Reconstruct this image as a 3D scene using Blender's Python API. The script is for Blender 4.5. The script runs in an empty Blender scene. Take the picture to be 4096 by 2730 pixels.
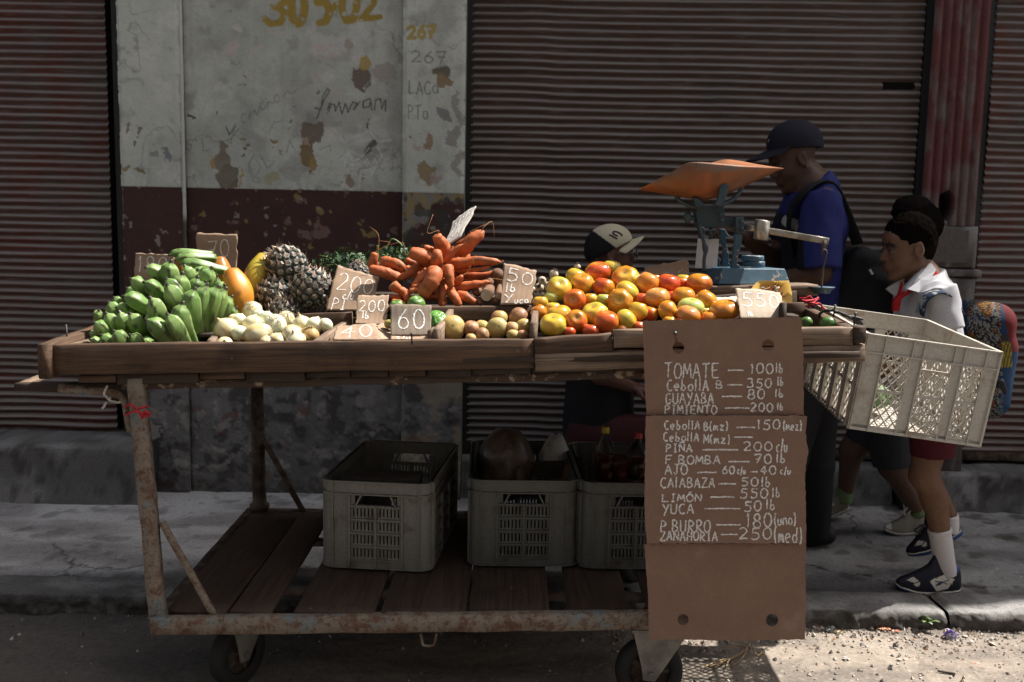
import bpy, math, random
import numpy as np
from math import sin, cos, pi, radians, sqrt, atan2
from itertools import product
from mathutils import Vector, Matrix

sc = bpy.context.scene
random.seed(11)
rng = np.random.default_rng(11)
C = bpy.context.collection

# ------------------------------------------------------------------ camera, light, exposure
CAM = np.array([0.0, 0.0, 1.37]); TILT = radians(6.87); ROLL = radians(1.1); FPX = 3743.0
_F = np.array([0, cos(TILT), -sin(TILT)]); _r = np.array([1.0, 0, 0]); _u = np.array([0, sin(TILT), cos(TILT)])
_R = cos(ROLL) * _r + sin(ROLL) * _u; _U = cos(ROLL) * _u - sin(ROLL) * _r
cd = bpy.data.cameras.new('camera'); cam = bpy.data.objects.new('camera', cd); C.objects.link(cam)
cam.matrix_world = Matrix([[_R[i], _U[i], -_F[i], CAM[i]] for i in range(3)] + [[0, 0, 0, 1]])
cd.sensor_width = 36.0; cd.lens = 36.0 * FPX / 4096.0; cd.clip_start = 0.05; cd.clip_end = 300
cd.dof.use_dof = True; cd.dof.focus_distance = 2.75; cd.dof.aperture_fstop = 5.0
sc.camera = cam

SUNV = np.array([0.62, 0.22, 1.0]); SUNV = SUNV / np.linalg.norm(SUNV)
wd = bpy.data.worlds.new('World'); sc.world = wd; wd.use_nodes = True
_n = wd.node_tree.nodes; _bg = _n['Background']; _sky = _n.new('ShaderNodeTexSky')
_sky.sky_type = 'NISHITA'; _sky.sun_disc = False
_sky.sun_elevation = math.asin(SUNV[2]); _sky.sun_rotation = atan2(SUNV[0], SUNV[1])
_sky.dust_density = 5.0; _sky.ozone_density = 0.6
_hs = _n.new('ShaderNodeHueSaturation'); _hs.inputs['Saturation'].default_value = 0.5
wd.node_tree.links.new(_sky.outputs[0], _hs.inputs['Color']); wd.node_tree.links.new(_hs.outputs[0], _bg.inputs[0]); _bg.inputs[1].default_value = 0.072
ld = bpy.data.lights.new('sun', 'SUN'); ld.energy = 5.0; ld.angle = radians(0.53); ld.color = (1.0, 0.95, 0.88)
lo = bpy.data.objects.new('sun', ld); C.objects.link(lo)
lo.rotation_euler = Vector(-SUNV).to_track_quat('-Z', 'Y').to_euler(); lo.location = (6, 0, 9)
sc.view_settings.view_transform = 'Standard'; sc.view_settings.look = 'None'
sc.view_settings.exposure = 1.08; sc.view_settings.gamma = 1.0

# ------------------------------------------------------------------ where the photograph's points lie in the street
def ray(sx, sy): return _F + (sx - 2048) / FPX * _R - (sy - 1365) / FPX * _U
def atY(sx, sy, Y):
    d = ray(sx, sy); return CAM + d * (Y / d[1])
def atZ(sx, sy, z):
    d = ray(sx, sy); return CAM + d * ((z - CAM[2]) / d[2])
def ppm(Y, z=1.0): return FPX / (Y * cos(TILT) + (CAM[2] - z) * sin(TILT))
def zoom(x0, y0, k): return lambda x, y: (x0 + x * k, y0 + y * k)
D = zoom(0, 0, 1.7408)
R1 = zoom(100, 780, .523); R2 = zoom(900, 780, .5525); R3 = zoom(2000, 900, .4675); R4 = zoom(2450, 450, .574)
R5 = zoom(3100, 800, .6698); R6 = zoom(3100, 1700, .657); R7 = zoom(2500, 1250, .861); R8 = zoom(400, 0, .6375)
R9 = zoom(3450, 780, .4591); R10 = zoom(3250, 1800, .3507); R11 = zoom(2900, 450, .4464); R12 = zoom(2200, 850, .3189)
RL = zoom(0, 1250, .425); RS = zoom(2500, 600, .3955); RC = zoom(1150, 900, .3825); RU = zoom(1200, 1650, .6887)
RB = zoom(3600, 1000, .4783); RSH = zoom(3500, 2050, .2551)

# ------------------------------------------------------------------ mesh helpers
A = lambda *v: np.array(v, float)
def nrm(v):
    v = np.asarray(v, float); return v / (np.linalg.norm(v, axis=-1, keepdims=True) + 1e-12)
LOC = {}
def empty(name, loc, label, cat, group=None):
    o = bpy.data.objects.new(name, None); C.objects.link(o); o.location = loc; o.empty_display_size = .05
    LOC[o.name] = np.array(loc, float); o['label'] = label; o['category'] = cat
    if group: o['group'] = group
    return o
def tag(o, label, cat, group=None):
    o['label'] = label; o['category'] = cat
    if group: o['group'] = group
    return o
def struct(o, kind='structure'): o['kind'] = kind; return o
def mk(name, V, F, m, parent=None, col=None, smooth=True, att=None, at=None):
    """one mesh object; V in world metres, its origin at the base of the shape"""
    V = np.asarray(V, np.float64).reshape(-1, 3)
    me = bpy.data.meshes.new(name)
    if at is not None: base = np.array(at, float)
    elif parent is not None: base = LOC[parent.name]
    else: base = A((V[:, 0].min() + V[:, 0].max()) / 2, (V[:, 1].min() + V[:, 1].max()) / 2, V[:, 2].min())
    L = V - base
    if isinstance(F, np.ndarray):
        nf, k = F.shape
        me.vertices.add(len(L)); me.vertices.foreach_set('co', L.astype(np.float32).ravel())
        me.loops.add(nf * k); me.loops.foreach_set('vertex_index', F.astype(np.int32).ravel())
        me.polygons.add(nf); me.polygons.foreach_set('loop_start', np.arange(0, nf * k, k, dtype=np.int32))
        try: me.polygons.foreach_set('loop_total', np.full(nf, k, np.int32))
        except Exception: pass
        me.update(calc_edges=True); me.validate()
    else:
        me.from_pydata(L.tolist(), [], [list(map(int, f)) for f in F])
    if col is not None:
        c = np.ones((len(L), 4), np.float32); c[:, :3] = col
        ca = me.color_attributes.new('Col', 'FLOAT_COLOR', 'POINT'); ca.data.foreach_set('color', c.ravel())
    if att is not None:
        a = me.attributes.new('gc', 'FLOAT_VECTOR', 'POINT'); a.data.foreach_set('vector', np.asarray(att, np.float32).ravel())
    if smooth: me.polygons.foreach_set('use_smooth', np.ones(len(me.polygons), bool))
    ms = m if isinstance(m, (list, tuple)) else [m]
    for x in ms: me.materials.append(x)
    o = bpy.data.objects.new(name, me); C.objects.link(o)
    if parent is not None:
        o.parent = parent; o.location = base - LOC[parent.name]
    else: o.location = base
    LOC[o.name] = base
    return o
class MB:
    """collects shapes into one mesh"""
    def __init__(s): s.V = []; s.F = []; s.C = []; s.G = []; s.n = 0
    def add(s, V, F, col=None, gc=None):
        V = np.asarray(V, float); s.V.append(V)
        s.F += [[int(i) + s.n for i in f] for f in F]; s.n += len(V)
        s.C.append(np.broadcast_to(A(1, 1, 1) if col is None else np.asarray(col, float), V.shape))
        s.G.append(V * 1.0 if gc is None else gc); return s
    def out(s, name, m, parent=None, smooth=True, at=None):
        return mk(name, np.vstack(s.V), s.F, m, parent, np.vstack(s.C), smooth, np.vstack(s.G), at)
BOXF = [[0, 2, 3, 1], [4, 5, 7, 6], [0, 1, 5, 4], [2, 6, 7, 3], [0, 4, 6, 2], [1, 3, 7, 5]]
def box(lo, hi):
    return [(x, y, z) for z in (lo[2], hi[2]) for y in (lo[1], hi[1]) for x in (lo[0], hi[0])], BOXF
def frame_along(P, up=(0, 0, 1)):
    P = np.asarray(P, float); n = len(P); T = np.zeros_like(P)
    T[1:-1] = P[2:] - P[:-2]; T[0] = P[1] - P[0]; T[-1] = P[-1] - P[-2]; T = nrm(T)
    u = np.asarray(up, float)
    if abs(T[0] @ nrm(u)) > .95: u = A(1, 0, 0) if abs(T[0][0]) < .8 else A(0, 1, 0)
    X = nrm(np.cross(u, T[0])); Xs = [X]
    for i in range(1, n):
        X = X - T[i] * (X @ T[i]); X = nrm(X); Xs.append(X)
    Xs = np.array(Xs); return T, Xs, np.cross(T, Xs)
def tube(P, r, n=10, prof=None, up=(0, 0, 1), caps=True, ry=None):
    P = np.asarray(P, float); m = len(P); T, X, Y = frame_along(P, up)
    r = np.broadcast_to(np.asarray(r, float), (m,)); ry = r if ry is None else np.broadcast_to(np.asarray(ry, float), (m,))
    a = np.linspace(0, 2 * pi, n, endpoint=False); pr = np.ones(n) if prof is None else prof
    V = P[:, None, :] + (r[:, None] * cos_(a) * pr)[..., None] * X[:, None, :] + (ry[:, None] * sin_(a) * pr)[..., None] * Y[:, None, :]
    F = [[i * n + j, i * n + (j + 1) % n, (i + 1) * n + (j + 1) % n, (i + 1) * n + j] for i in range(m - 1) for j in range(n)]
    if caps: F += [list(range(n - 1, -1, -1)), [(m - 1) * n + j for j in range(n)]]
    return V.reshape(-1, 3), F
cos_ = np.cos; sin_ = np.sin
def spline(P, n=16):
    P = np.asarray(P, float); k = len(P)
    if k < 3: return P[0] + (P[-1] - P[0]) * np.linspace(0, 1, n)[:, None]
    Q = np.vstack([2 * P[0] - P[1], P, 2 * P[-1] - P[-2]]); out = []
    for t in np.linspace(0, k - 1 - 1e-9, n):
        i = int(t); f = t - i; a, b, c, d = Q[i], Q[i + 1], Q[i + 2], Q[i + 3]
        out.append(.5 * (2 * b + (c - a) * f + (2 * a - 5 * b + 4 * c - d) * f * f + (3 * b - a - 3 * c + d) * f ** 3))
    return np.array(out)
def axes(z, x=None):
    z = nrm(z); h = A(1, 0, 0) if abs(z[0]) < .8 else A(0, 1, 0)
    h = h if x is None else np.asarray(x, float); x = nrm(h - z * (h @ z)); return x, np.cross(z, x), z
def lathe(prof, n=24, mod=None):
    """prof [(r,z)]; mod(theta array, i)-> radius factor"""
    a = np.linspace(0, 2 * pi, n, endpoint=False); V = []
    for i, (r, z) in enumerate(prof):
        k = 1 if mod is None else mod(a, i); V.append(np.stack([r * k * cos_(a), r * k * sin_(a), np.full(n, z)], 1))
    m = len(prof)
    F = [[i * n + j, i * n + (j + 1) % n, (i + 1) * n + (j + 1) % n, (i + 1) * n + j] for i in range(m - 1) for j in range(n)]
    return np.vstack(V), F
def place(V, c, z=(0, 0, 1), x=None):
    X, Y, Z = axes(z, x); V = np.asarray(V, float); return np.asarray(c, float) + V[:, :1] * X + V[:, 1:2] * Y + V[:, 2:] * Z
def grid_faces(nu, nv):
    i = np.arange(nu - 1)[:, None]; j = np.arange(nv - 1)[None, :]; a = (i * nv + j).ravel()
    return np.stack([a, a + nv, a + nv + 1, a + 1], 1)
# value noise
def _hash(ix, iy, iz):
    h = (ix * 374761393 + iy * 668265263 + iz * 2147483647 % 1274126177) & 0xffffffff
    h = ((h ^ (h >> 13)) * 1274126177) & 0xffffffff
    return ((h ^ (h >> 16)) & 0xffff) / 65535.0
def vnoise(P, seed=0):
    P = np.asarray(P, float) + seed * 17.31 + 1000; i = np.floor(P).astype(np.int64); f = P - i; f = f * f * (3 - 2 * f); r = 0
    for a, b, c in product((0, 1), repeat=3):
        w = (f[..., 0] if a else 1 - f[..., 0]) * (f[..., 1] if b else 1 - f[..., 1]) * (f[..., 2] if c else 1 - f[..., 2])
        r = r + w * _hash(i[..., 0] + a, i[..., 1] + b, i[..., 2] * 7919 + c * 7919)
    return r
def fbm(P, oct=4, seed=0, gain=.5):
    s = 0; a = 1; t = 0; P = np.asarray(P, float)
    for k in range(oct): s = s + a * vnoise(P * 2 ** k, seed + k); t += a; a *= gain
    return s / t
def sstep(a, b, x): t = np.clip((x - a) / (b - a), 0, 1); return t * t * (3 - 2 * t)
def mixc(a, b, t): t = np.asarray(t)[..., None]; return np.asarray(a, float) * (1 - t) + np.asarray(b, float) * t
def plank(a, b, w, h, up=(0, 0, 1), jit=.0015, seg=.04, ch=.003, rseed=None):
    """worn board from a to b: w across, h along 'up'; returns V,F,gc"""
    a = np.asarray(a, float); b = np.asarray(b, float); L = np.linalg.norm(b - a); n = max(3, int(L / seg) + 1)
    T = (b - a) / L; U = np.asarray(up, float); U = nrm(U - T * (U @ T)); W = np.cross(T, U)
    cs = [(-w / 2 + ch, -h / 2), (w / 2 - ch, -h / 2), (w / 2, -h / 2 + ch), (w / 2, h / 2 - ch), (w / 2 - ch, h / 2), (-w / 2 + ch, h / 2), (-w / 2, h / 2 - ch), (-w / 2, -h / 2 + ch)]
    s0 = random.random() * 50; V = []; G = []
    for i in range(n):
        t = i / (n - 1)
        for (p, q) in cs:
            V.append(a + T * (L * t) + W * p + U * q); G.append((L * t + s0, p + s0 * 3, q + s0 * 1.7))
    V = np.array(V); nz = np.stack([vnoise(V * 13, s) - .5 for s in (1, 2, 3)], 1) + .6 * np.stack([vnoise(V * 60, s) - .5 for s in (4, 5, 6)], 1)
    V = V + nz * jit * 2
    F = [[i * 8 + j, i * 8 + (j + 1) % 8, (i + 1) * 8 + (j + 1) % 8, (i + 1) * 8 + j] for i in range(n - 1) for j in range(8)]
    F += [list(range(7, -1, -1)), [(n - 1) * 8 + j for j in range(8)]]
    return V, F, np.array(G)

# ------------------------------------------------------------------ signed-distance bodies -> one smooth mesh
def snets(f, o, h):
    nx, ny, nz = f.shape; off = list(product((0, 1), repeat=3))
    c = {q: f[q[0]:nx - 1 + q[0], q[1]:ny - 1 + q[1], q[2]:nz - 1 + q[2]] for q in off}
    cnt = sum((c[q] < 0).astype(np.int8) for q in off); mask = (cnt > 0) & (cnt < 8)
    I = np.argwhere(mask); idx = -np.ones(mask.shape, np.int64); idx[mask] = np.arange(len(I))
    P = np.zeros((len(I), 3)); W = np.zeros(len(I))
    cv = {q: c[q][mask] for q in off}
    for q in off:
        for ax in range(3):
            if q[ax]: continue
            r = list(q); r[ax] = 1; r = tuple(r); a, b = cv[q], cv[r]; s = (a < 0) != (b < 0)
            t = np.where(s, a / np.where(s, a - b, 1), 0); e = np.tile(np.array(q, float), (len(I), 1)); e[:, ax] += t
            P += e * s[:, None]; W += s
    V = o + h * (I + P / W[:, None]); Fs = []
    for ax in range(3):
        u, v = [(1, 2), (2, 0), (0, 1)][ax]; sl0 = [slice(None)] * 3; sl1 = [slice(None)] * 3
        sl0[ax] = slice(0, -1); sl1[ax] = slice(1, None); A0 = f[tuple(sl0)] < 0; A1 = f[tuple(sl1)] < 0
        E = np.argwhere(A0 != A1); flip = A0[tuple(E.T)]
        ok = (E[:, u] > 0) & (E[:, v] > 0) & (E[:, u] < f.shape[u] - 1) & (E[:, v] < f.shape[v] - 1); E = E[ok]; flip = flip[ok]
        q = []
        for du, dv in ((-1, -1), (0, -1), (0, 0), (-1, 0)):
            e = E.copy(); e[:, u] += du; e[:, v] += dv; q.append(idx[tuple(e.T)])
        q = np.stack(q, 1); q[~flip] = q[~flip][:, ::-1]; Fs.append(q)
    return V, np.vstack(Fs)
def cone(a, b, ra, rb=None, k=.015, col=None, flat=False, op='+', sq=None):
    return dict(t='c', a=A(*a), b=A(*b), ra=ra, rb=ra if rb is None else rb, k=k, col=col, flat=flat, op=op, sq=sq)
def ell(c, r, k=.015, col=None, op='+', M=None): return dict(t='e', c=A(*c), r=A(*np.broadcast_to(r, 3)), k=k, col=col, op=op, M=M)
def half(c, n): return dict(t='p', c=A(*c), n=nrm(n), op='&', k=0, col=None)
def rbox(c, r, rd, k=.01, col=None, M=None, op='+'): return dict(t='b', c=A(*c), r=A(*r), rd=rd, k=k, col=col, op=op, M=M)
def xform(prims, M, t, s=1.0):
    out = []
    for p in prims:
        p = dict(p)
        for q in ('a', 'b', 'c'):
            if q in p: p[q] = M @ (p[q] * s) + t
        for q in ('ra', 'rb', 'r', 'rd'):
            if q in p: p[q] = p[q] * s
        p['k'] = p['k'] * s
        if 'n' in p: p['n'] = M @ p['n']
        if p.get('sq'): p['sq'] = (M @ np.asarray(p['sq'][0], float), p['sq'][1])
        if p['t'] in 'eb': p['M'] = M if p.get('M') is None else M @ p['M']
        out.append(p)
    return out
def pdist(p, P):
    if p['t'] == 'c':
        a, b = p['a'], p['b']; Q = P - a; ab = b - a
        if p['sq']:
            ax, s = p['sq']; ax = nrm(ax); Q = Q + ((Q @ ax) * (1 / s - 1))[..., None] * ax; ab = ab + (ab @ ax) * (1 / s - 1) * ax
        L2 = ab @ ab; t = (Q @ ab) / L2; tc = np.clip(t, 0, 1)
        d = np.linalg.norm(Q - tc[..., None] * ab, axis=-1) - (p['ra'] + (p['rb'] - p['ra']) * tc)
        if p['flat']:
            tt = t; d2 = np.linalg.norm(Q - tt[..., None] * ab, axis=-1) - (p['ra'] + (p['rb'] - p['ra']) * tc); L = sqrt(L2)
            d = np.maximum(d2, np.maximum(-t * L, (t - 1) * L))
        return d
    if p['t'] == 'e':
        Q = P - p['c']
        if p['M'] is not None: Q = Q @ p['M']
        q = Q / p['r']; l = np.linalg.norm(q, axis=-1); g = np.linalg.norm(Q / p['r'] ** 2, axis=-1)
        return l * (l - 1) / (g + 1e-9)
    if p['t'] == 'b':
        Q = P - p['c']
        if p['M'] is not None: Q = Q @ p['M']
        q = np.abs(Q) - (p['r'] - p['rd']); return np.linalg.norm(np.maximum(q, 0), axis=-1) + np.minimum(q.max(-1), 0) - p['rd']
    return (P - p['c']) @ p['n']
def pbounds(p):
    if p['t'] == 'c':
        r = max(p['ra'], p['rb']) * (max(1, p['sq'][1]) if p['sq'] else 1); return np.minimum(p['a'], p['b']) - r, np.maximum(p['a'], p['b']) + r
    r = np.linalg.norm(p['r']) if (p['t'] == 'b' or p['M'] is not None) else p['r']; return p['c'] - r, p['c'] + r
def smesh(prims, h=.005, disp=None, pad=.012, smooth_n=0):
    bs = [pbounds(p) for p in prims if p['op'] == '+' and p['t'] != 'p']; lo = np.min([b[0] for b in bs], 0) - pad - 2 * h; hi = np.max([b[1] for b in bs], 0) + pad + 2 * h
    n = np.ceil((hi - lo) / h).astype(int) + 1; f = np.full(n, .2, np.float32); best = np.full(n, 9.0, np.float32); ci = np.zeros(n, np.int16)
    ax = [lo[i] + h * np.arange(n[i]) for i in range(3)]
    for pi_, p in enumerate(prims):
        if p['t'] == 'p': s = tuple(slice(0, n[i]) for i in range(3))
        else:
            b0, b1 = pbounds(p); m = p['k'] * 1.5 + 3 * h + (.02 if p['op'] == '-' else .012)
            i0 = np.clip(np.floor((b0 - m - lo) / h).astype(int), 0, n - 1); i1 = np.clip(np.ceil((b1 + m - lo) / h).astype(int) + 1, 1, n)
            s = tuple(slice(i0[i], i1[i]) for i in range(3))
        P = np.stack(np.meshgrid(*[ax[i][s[i]] for i in range(3)], indexing='ij'), -1); d = pdist(p, P).astype(np.float32); g = f[s]; k = max(p['k'], 1e-5)
        if p['op'] == '+':
            hh = np.clip(.5 + .5 * (g - d) / k, 0, 1); f[s] = g * (1 - hh) + d * hh - k * hh * (1 - hh)
            w = d < best[s]; best[s][w] = d[w]; ci[s][w] = pi_
        elif p['op'] == '-':
            hh = np.clip(.5 - .5 * (g + d) / k, 0, 1); f[s] = g * (1 - hh) - d * hh + k * hh * (1 - hh)
        elif p['op'] == '&': f[s] = np.maximum(g, d)
        elif p['op'] == 'paint':
            w = d < 0; best[s][w] = -9; ci[s][w] = pi_
    if disp is not None:
        P = np.stack(np.meshgrid(*ax, indexing='ij'), -1); near = np.abs(f) < .03; f[near] += disp(P[near]).astype(np.float32)
    f[0] = f[-1] = .2; f[:, 0] = f[:, -1] = .2; f[:, :, 0] = f[:, :, -1] = .2
    V, F = snets(f, lo, h)
    q = np.clip(np.round((V - lo) / h).astype(int), 0, n - 1); k = ci[q[:, 0], q[:, 1], q[:, 2]]
    cols = np.array([p['col'] if p['col'] is not None else (1, 1, 1) for p in prims], float)[k]
    return V, F, cols

# ------------------------------------------------------------------ materials
class NT:
    def __init__(s, name):
        s.m = bpy.data.materials.new(name); s.m.use_nodes = True; s.t = s.m.node_tree; s.b = s.t.nodes['Principled BSDF']; s.out = s.t.nodes['Material Output']
        s.tc = s.t.nodes.new('ShaderNodeTexCoord'); s.obj = s.tc.outputs['Object']
    def n(s, k, **kw):
        q = s.t.nodes.new(k)
        for a, v in kw.items(): setattr(q, a, v)
        return q
    def l(s, a, b): s.t.links.new(a, b)
    def put(s, sock, v):
        if hasattr(v, 'is_linked') or isinstance(v, bpy.types.NodeSocket): s.l(v, sock)
        elif isinstance(v, (tuple, list)) and len(v) == 3 and sock.type == 'RGBA': sock.default_value = (*v, 1)
        else: sock.default_value = v
    def scale(s, v, sc_):
        q = s.n('ShaderNodeMapping'); s.l(v, q.inputs[0]); q.inputs['Scale'].default_value = sc_; return q.outputs[0]
    def attr(s, name='Col', out='Color'): q = s.n('ShaderNodeAttribute', attribute_name=name); return q.outputs[out]
    def noise(s, scale, detail=4, vec=None, rough=.6, dist=0):
        q = s.n('ShaderNodeTexNoise'); s.l(s.obj if vec is None else vec, q.inputs['Vector']); q.inputs['Scale'].default_value = scale
        q.inputs['Detail'].default_value = detail; q.inputs['Roughness'].default_value = rough; q.inputs['Distortion'].default_value = dist; return q.outputs['Fac']
    def voro(s, scale, vec=None, feat='F1'):
        q = s.n('ShaderNodeTexVoronoi', feature=feat); s.l(s.obj if vec is None else vec, q.inputs['Vector']); q.inputs['Scale'].default_value = scale; return q.outputs['Distance']
    def ramp(s, fac, a, b, lo=0.0, hi=1.0):
        q = s.n('ShaderNodeMapRange', interpolation_type='SMOOTHSTEP'); s.l(fac, q.inputs[0]); q.inputs[1].default_value = a; q.inputs[2].default_value = b
        q.inputs[3].default_value = lo; q.inputs[4].default_value = hi; return q.outputs[0]
    def mix(s, fac, a, b, mode='MIX'):
        q = s.n('ShaderNodeMix', data_type='RGBA', blend_type=mode); s.put(q.inputs[0], fac); s.put(q.inputs[6], a); s.put(q.inputs[7], b); return q.outputs[2]
    def math(s, op, a, b=0.0): q = s.n('ShaderNodeMath', operation=op); s.put(q.inputs[0], a); s.put(q.inputs[1], b); return q.outputs[0]
    def bump(s, h, strength=.5, dist=.002):
        q = s.n('ShaderNodeBump'); s.put(q.inputs['Height'], h); q.inputs['Strength'].default_value = strength; q.inputs['Distance'].default_value = dist; s.l(q.outputs[0], s.b.inputs['Normal'])
    def done(s, col, rough=.6, metal=0.0, coat=0.0, spec=.5, sss=0.0):
        s.put(s.b.inputs['Base Color'], col); s.put(s.b.inputs['Roughness'], rough); s.put(s.b.inputs['Metallic'], metal)
        s.b.inputs['Coat Weight'].default_value = coat; s.b.inputs['Coat Roughness'].default_value = .15; s.b.inputs['Specular IOR Level'].default_value = spec
        if sss:
            s.b.inputs['Subsurface Weight'].default_value = sss; s.b.inputs['Subsurface Radius'].default_value = (.01, .005, .003); s.b.inputs['Subsurface Scale'].default_value = .5
        return s.m
def m_attr(name, rough=.5, amp=.25, nscale=40, bumps=(60, .15, .001), coat=0, spec=.5, sss=0, metal=0, rvar=.15):
    q = NT(name); n = q.noise(nscale, 5); c = q.mix(q.ramp(n, .2, .8, 1 - amp, 1 + amp * .6), (0, 0, 0), q.attr(), 'MIX')
    if bumps: q.bump(q.noise(bumps[0], 5), bumps[1], bumps[2])
    r = q.ramp(q.noise(nscale * 1.7, 3), .3, .7, rough - rvar / 2, rough + rvar / 2); return q.done(c, r, metal, coat, spec, sss)
def m_two(name, a, b, nscale=12, lo=.45, hi=.6, rough=.6, bumps=(80, .2, .001), metal=0, spec=.5, coat=0, detail=8, fine=.2):
    q = NT(name); t = q.ramp(q.noise(nscale, detail), lo, hi); c = q.mix(t, a, b); c = q.mix(q.ramp(q.noise(nscale * 9, 4), .3, .7, 0, fine), c, (0, 0, 0))
    if bumps: q.bump(q.noise(bumps[0], 6), bumps[1], bumps[2])
    return q.done(c, rough, metal, coat, spec)
def m_wood(name, a, b, dark=(.02, .013, .009), rough=.75, stain=.5):
    q = NT(name); g = q.attr('gc', 'Vector'); v = q.scale(g, (2.2, 55, 55)); n = q.noise(1.0, 6, v, .65, .6); c = q.mix(q.ramp(n, .3, .7), a, b)
    f = q.noise(1.0, 4, q.scale(g, (6, 260, 260)), .7); c = q.mix(q.ramp(f, .3, .62, .6, 0), c, dark)
    st = q.noise(5, 5, g); c = q.mix(q.ramp(st, .52, .72, 0, stain), c, dark); sp = q.noise(38, 3, g); c = q.mix(q.ramp(sp, .68, .74, 0, .5), c, (.22, .17, .13))
    q.bump(q.math('ADD', q.math('MULTIPLY', f, .6), n), .5, .0015); return q.done(c, q.ramp(n, .3, .7, rough - .1, rough + .12), 0, 0, .3)
WOOD = m_wood('worn wood', (.06, .034, .021), (.135, .078, .046), stain=.6)
WOOD_LT = m_wood('pale worn wood', (.17, .115, .078), (.26, .185, .13), stain=.35)
WOOD_DK = m_wood('dark oily wood', (.035, .023, .016), (.07, .045, .03))
DECK = m_wood('deck boards', (.052, .033, .023), (.085, .053, .037), stain=.5)
def _rusty():
    q = NT('rusty painted steel'); n = q.noise(26, 9, None, .75, .6); c = q.mix(q.ramp(n, .38, .56), (.12, .06, .036), (.215, .175, .135))
    c = q.mix(q.ramp(q.noise(9, 6), .55, .64, 0, .75), c, (.15, .19, .20)); c = q.mix(q.ramp(q.noise(90, 6, None, .7), .52, .66, 0, .8), c, (.05, .028, .02))
    q.bump(q.noise(50, 6), .5, .002); return q.done(c, .72, 0, 0, .35)
STEEL = _rusty()
STEEL_DK = m_two('dark rusty steel', (.05, .03, .022), (.11, .085, .065), 18, .4, .62, .8, (60, .4, .002), spec=.3)
RAIL = m_two('flaking rusty rail', (.06, .035, .022), (.36, .27, .19), 22, .56, .66, .7, (40, .8, .004), spec=.4)
def _card(name, a, b):
    q = NT(name); g = q.attr('gc', 'Vector'); w = q.n('ShaderNodeTexWave', wave_type='BANDS', bands_direction='X'); q.l(g, w.inputs['Vector']); w.inputs['Scale'].default_value = 60; w.inputs['Distortion'].default_value = .6
    n = q.noise(7, 6); c = q.mix(q.ramp(n, .3, .7), a, b); c = q.mix(q.ramp(q.noise(160, 4), .3, .8, 0, .22), c, (.09, .06, .04)); c = q.mix(q.ramp(q.noise(3.5, 4), .54, .72, 0, .3), c, (.1, .07, .05)); c = q.mix(q.ramp(q.noise(9, 5), .56, .74, 0, .16), c, (.5, .42, .36))
    q.bump(q.math('ADD', q.math('MULTIPLY', w.outputs['Fac'], .22), q.noise(25, 5)), .3, .0015); return q.done(c, .85, 0, 0, .2)
CARD = _card('brown cardboard', (.30, .205, .14), (.36, .26, .185)); BOARD = _card('red brown cardboard', (.225, .135, .097), (.26, .16, .115))
def _chalk(name, col, thr=.40):
    q = NT(name); t = q.n('ShaderNodeBsdfTransparent'); mx = q.n('ShaderNodeMixShader'); f = q.ramp(q.noise(420, 3), thr - .06, thr + .1)
    q.l(f, mx.inputs[0]); q.l(t.outputs[0], mx.inputs[1]); q.l(q.b.outputs[0], mx.inputs[2]); q.l(mx.outputs[0], q.out.inputs[0]); return q.done(col, .9, 0, 0, .1)
CHALK = _chalk('white chalk', (.78, .76, .72)); CHALK_F = _chalk('faint chalk', (.6, .58, .55), .52)
RED_STR = m_two('red string', (.5, .02, .03), (.3, .01, .02), 90, rough=.8); WHITE_STR = m_two('white tape', (.6, .57, .5), (.45, .42, .36), 60, rough=.8); BLACK = m_two('black cord', (.012, .012, .013), (.03, .03, .03), 60, rough=.6)
def pl(name, c, rough=.5, metal=0, amp=.25, ns=30, **k): c = np.array(c); return m_two(name, tuple(c), tuple(c * (1 - amp)), ns, .4, .65, rough, metal=metal, **k)

# ------------------------------------------------------------------ ground: road, kerb, pavement
def axis(lo, hi, fine, far, nfar=14):
    k = np.geomspace(1, far + 1, nfar)[1:] - 1
    return np.concatenate([(lo - k)[::-1], np.arange(lo, hi + fine / 2, fine), hi + k])
def sheet(name, xs, ys, zf, m, colf=None):
    X, Y = np.meshgrid(xs, ys, indexing='ij'); P = np.stack([X.ravel(), Y.ravel(), np.zeros(X.size)], 1); P[:, 2] = zf(P)
    c = None if colf is None else colf(P); return mk(name, P, grid_faces(len(xs), len(ys)), m, None, c, True)
ASPH = m_attr('dusty road', .9, .3, 90, (220, .7, .004), spec=.2)
def road_z(P): return (fbm(P * 6, 3, 3) - .5) * .016 + (fbm(P * 45, 3, 9) - .5) * .008
def road_c(P):
    n = fbm(P * (3, 6, 1), 5, 1); c = mixc((.17, .146, .124), (.285, .24, .198), sstep(.35, .62, n)); g = vnoise(P * 170, 4)
    c = mixc(c, (.42, .36, .3), sstep(.72, .95, g) * .7); c = mixc(c, (.07, .062, .055), sstep(.78, .97, vnoise(P * 120, 8)) * .8)
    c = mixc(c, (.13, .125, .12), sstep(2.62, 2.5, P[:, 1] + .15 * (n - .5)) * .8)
    c = mixc(c, (.085, .08, .075), sstep(-.2, -.9, P[:, 0] + .4 * (n - .5)) * .65); return mixc(c, (.1, .09, .08), sstep(3.06, 3.13, P[:, 1]) * .5)  # left side of the road darkened in colour, as shade under the cart
ys = np.concatenate([[-30, -12, -5, -2, 0, 1, 1.8], np.arange(2.3, 3.185, .008)])
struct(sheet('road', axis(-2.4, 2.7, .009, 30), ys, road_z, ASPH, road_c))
WALK = m_attr('worn concrete', .9, .38, 130, (170, .9, .004), spec=.25)
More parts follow.
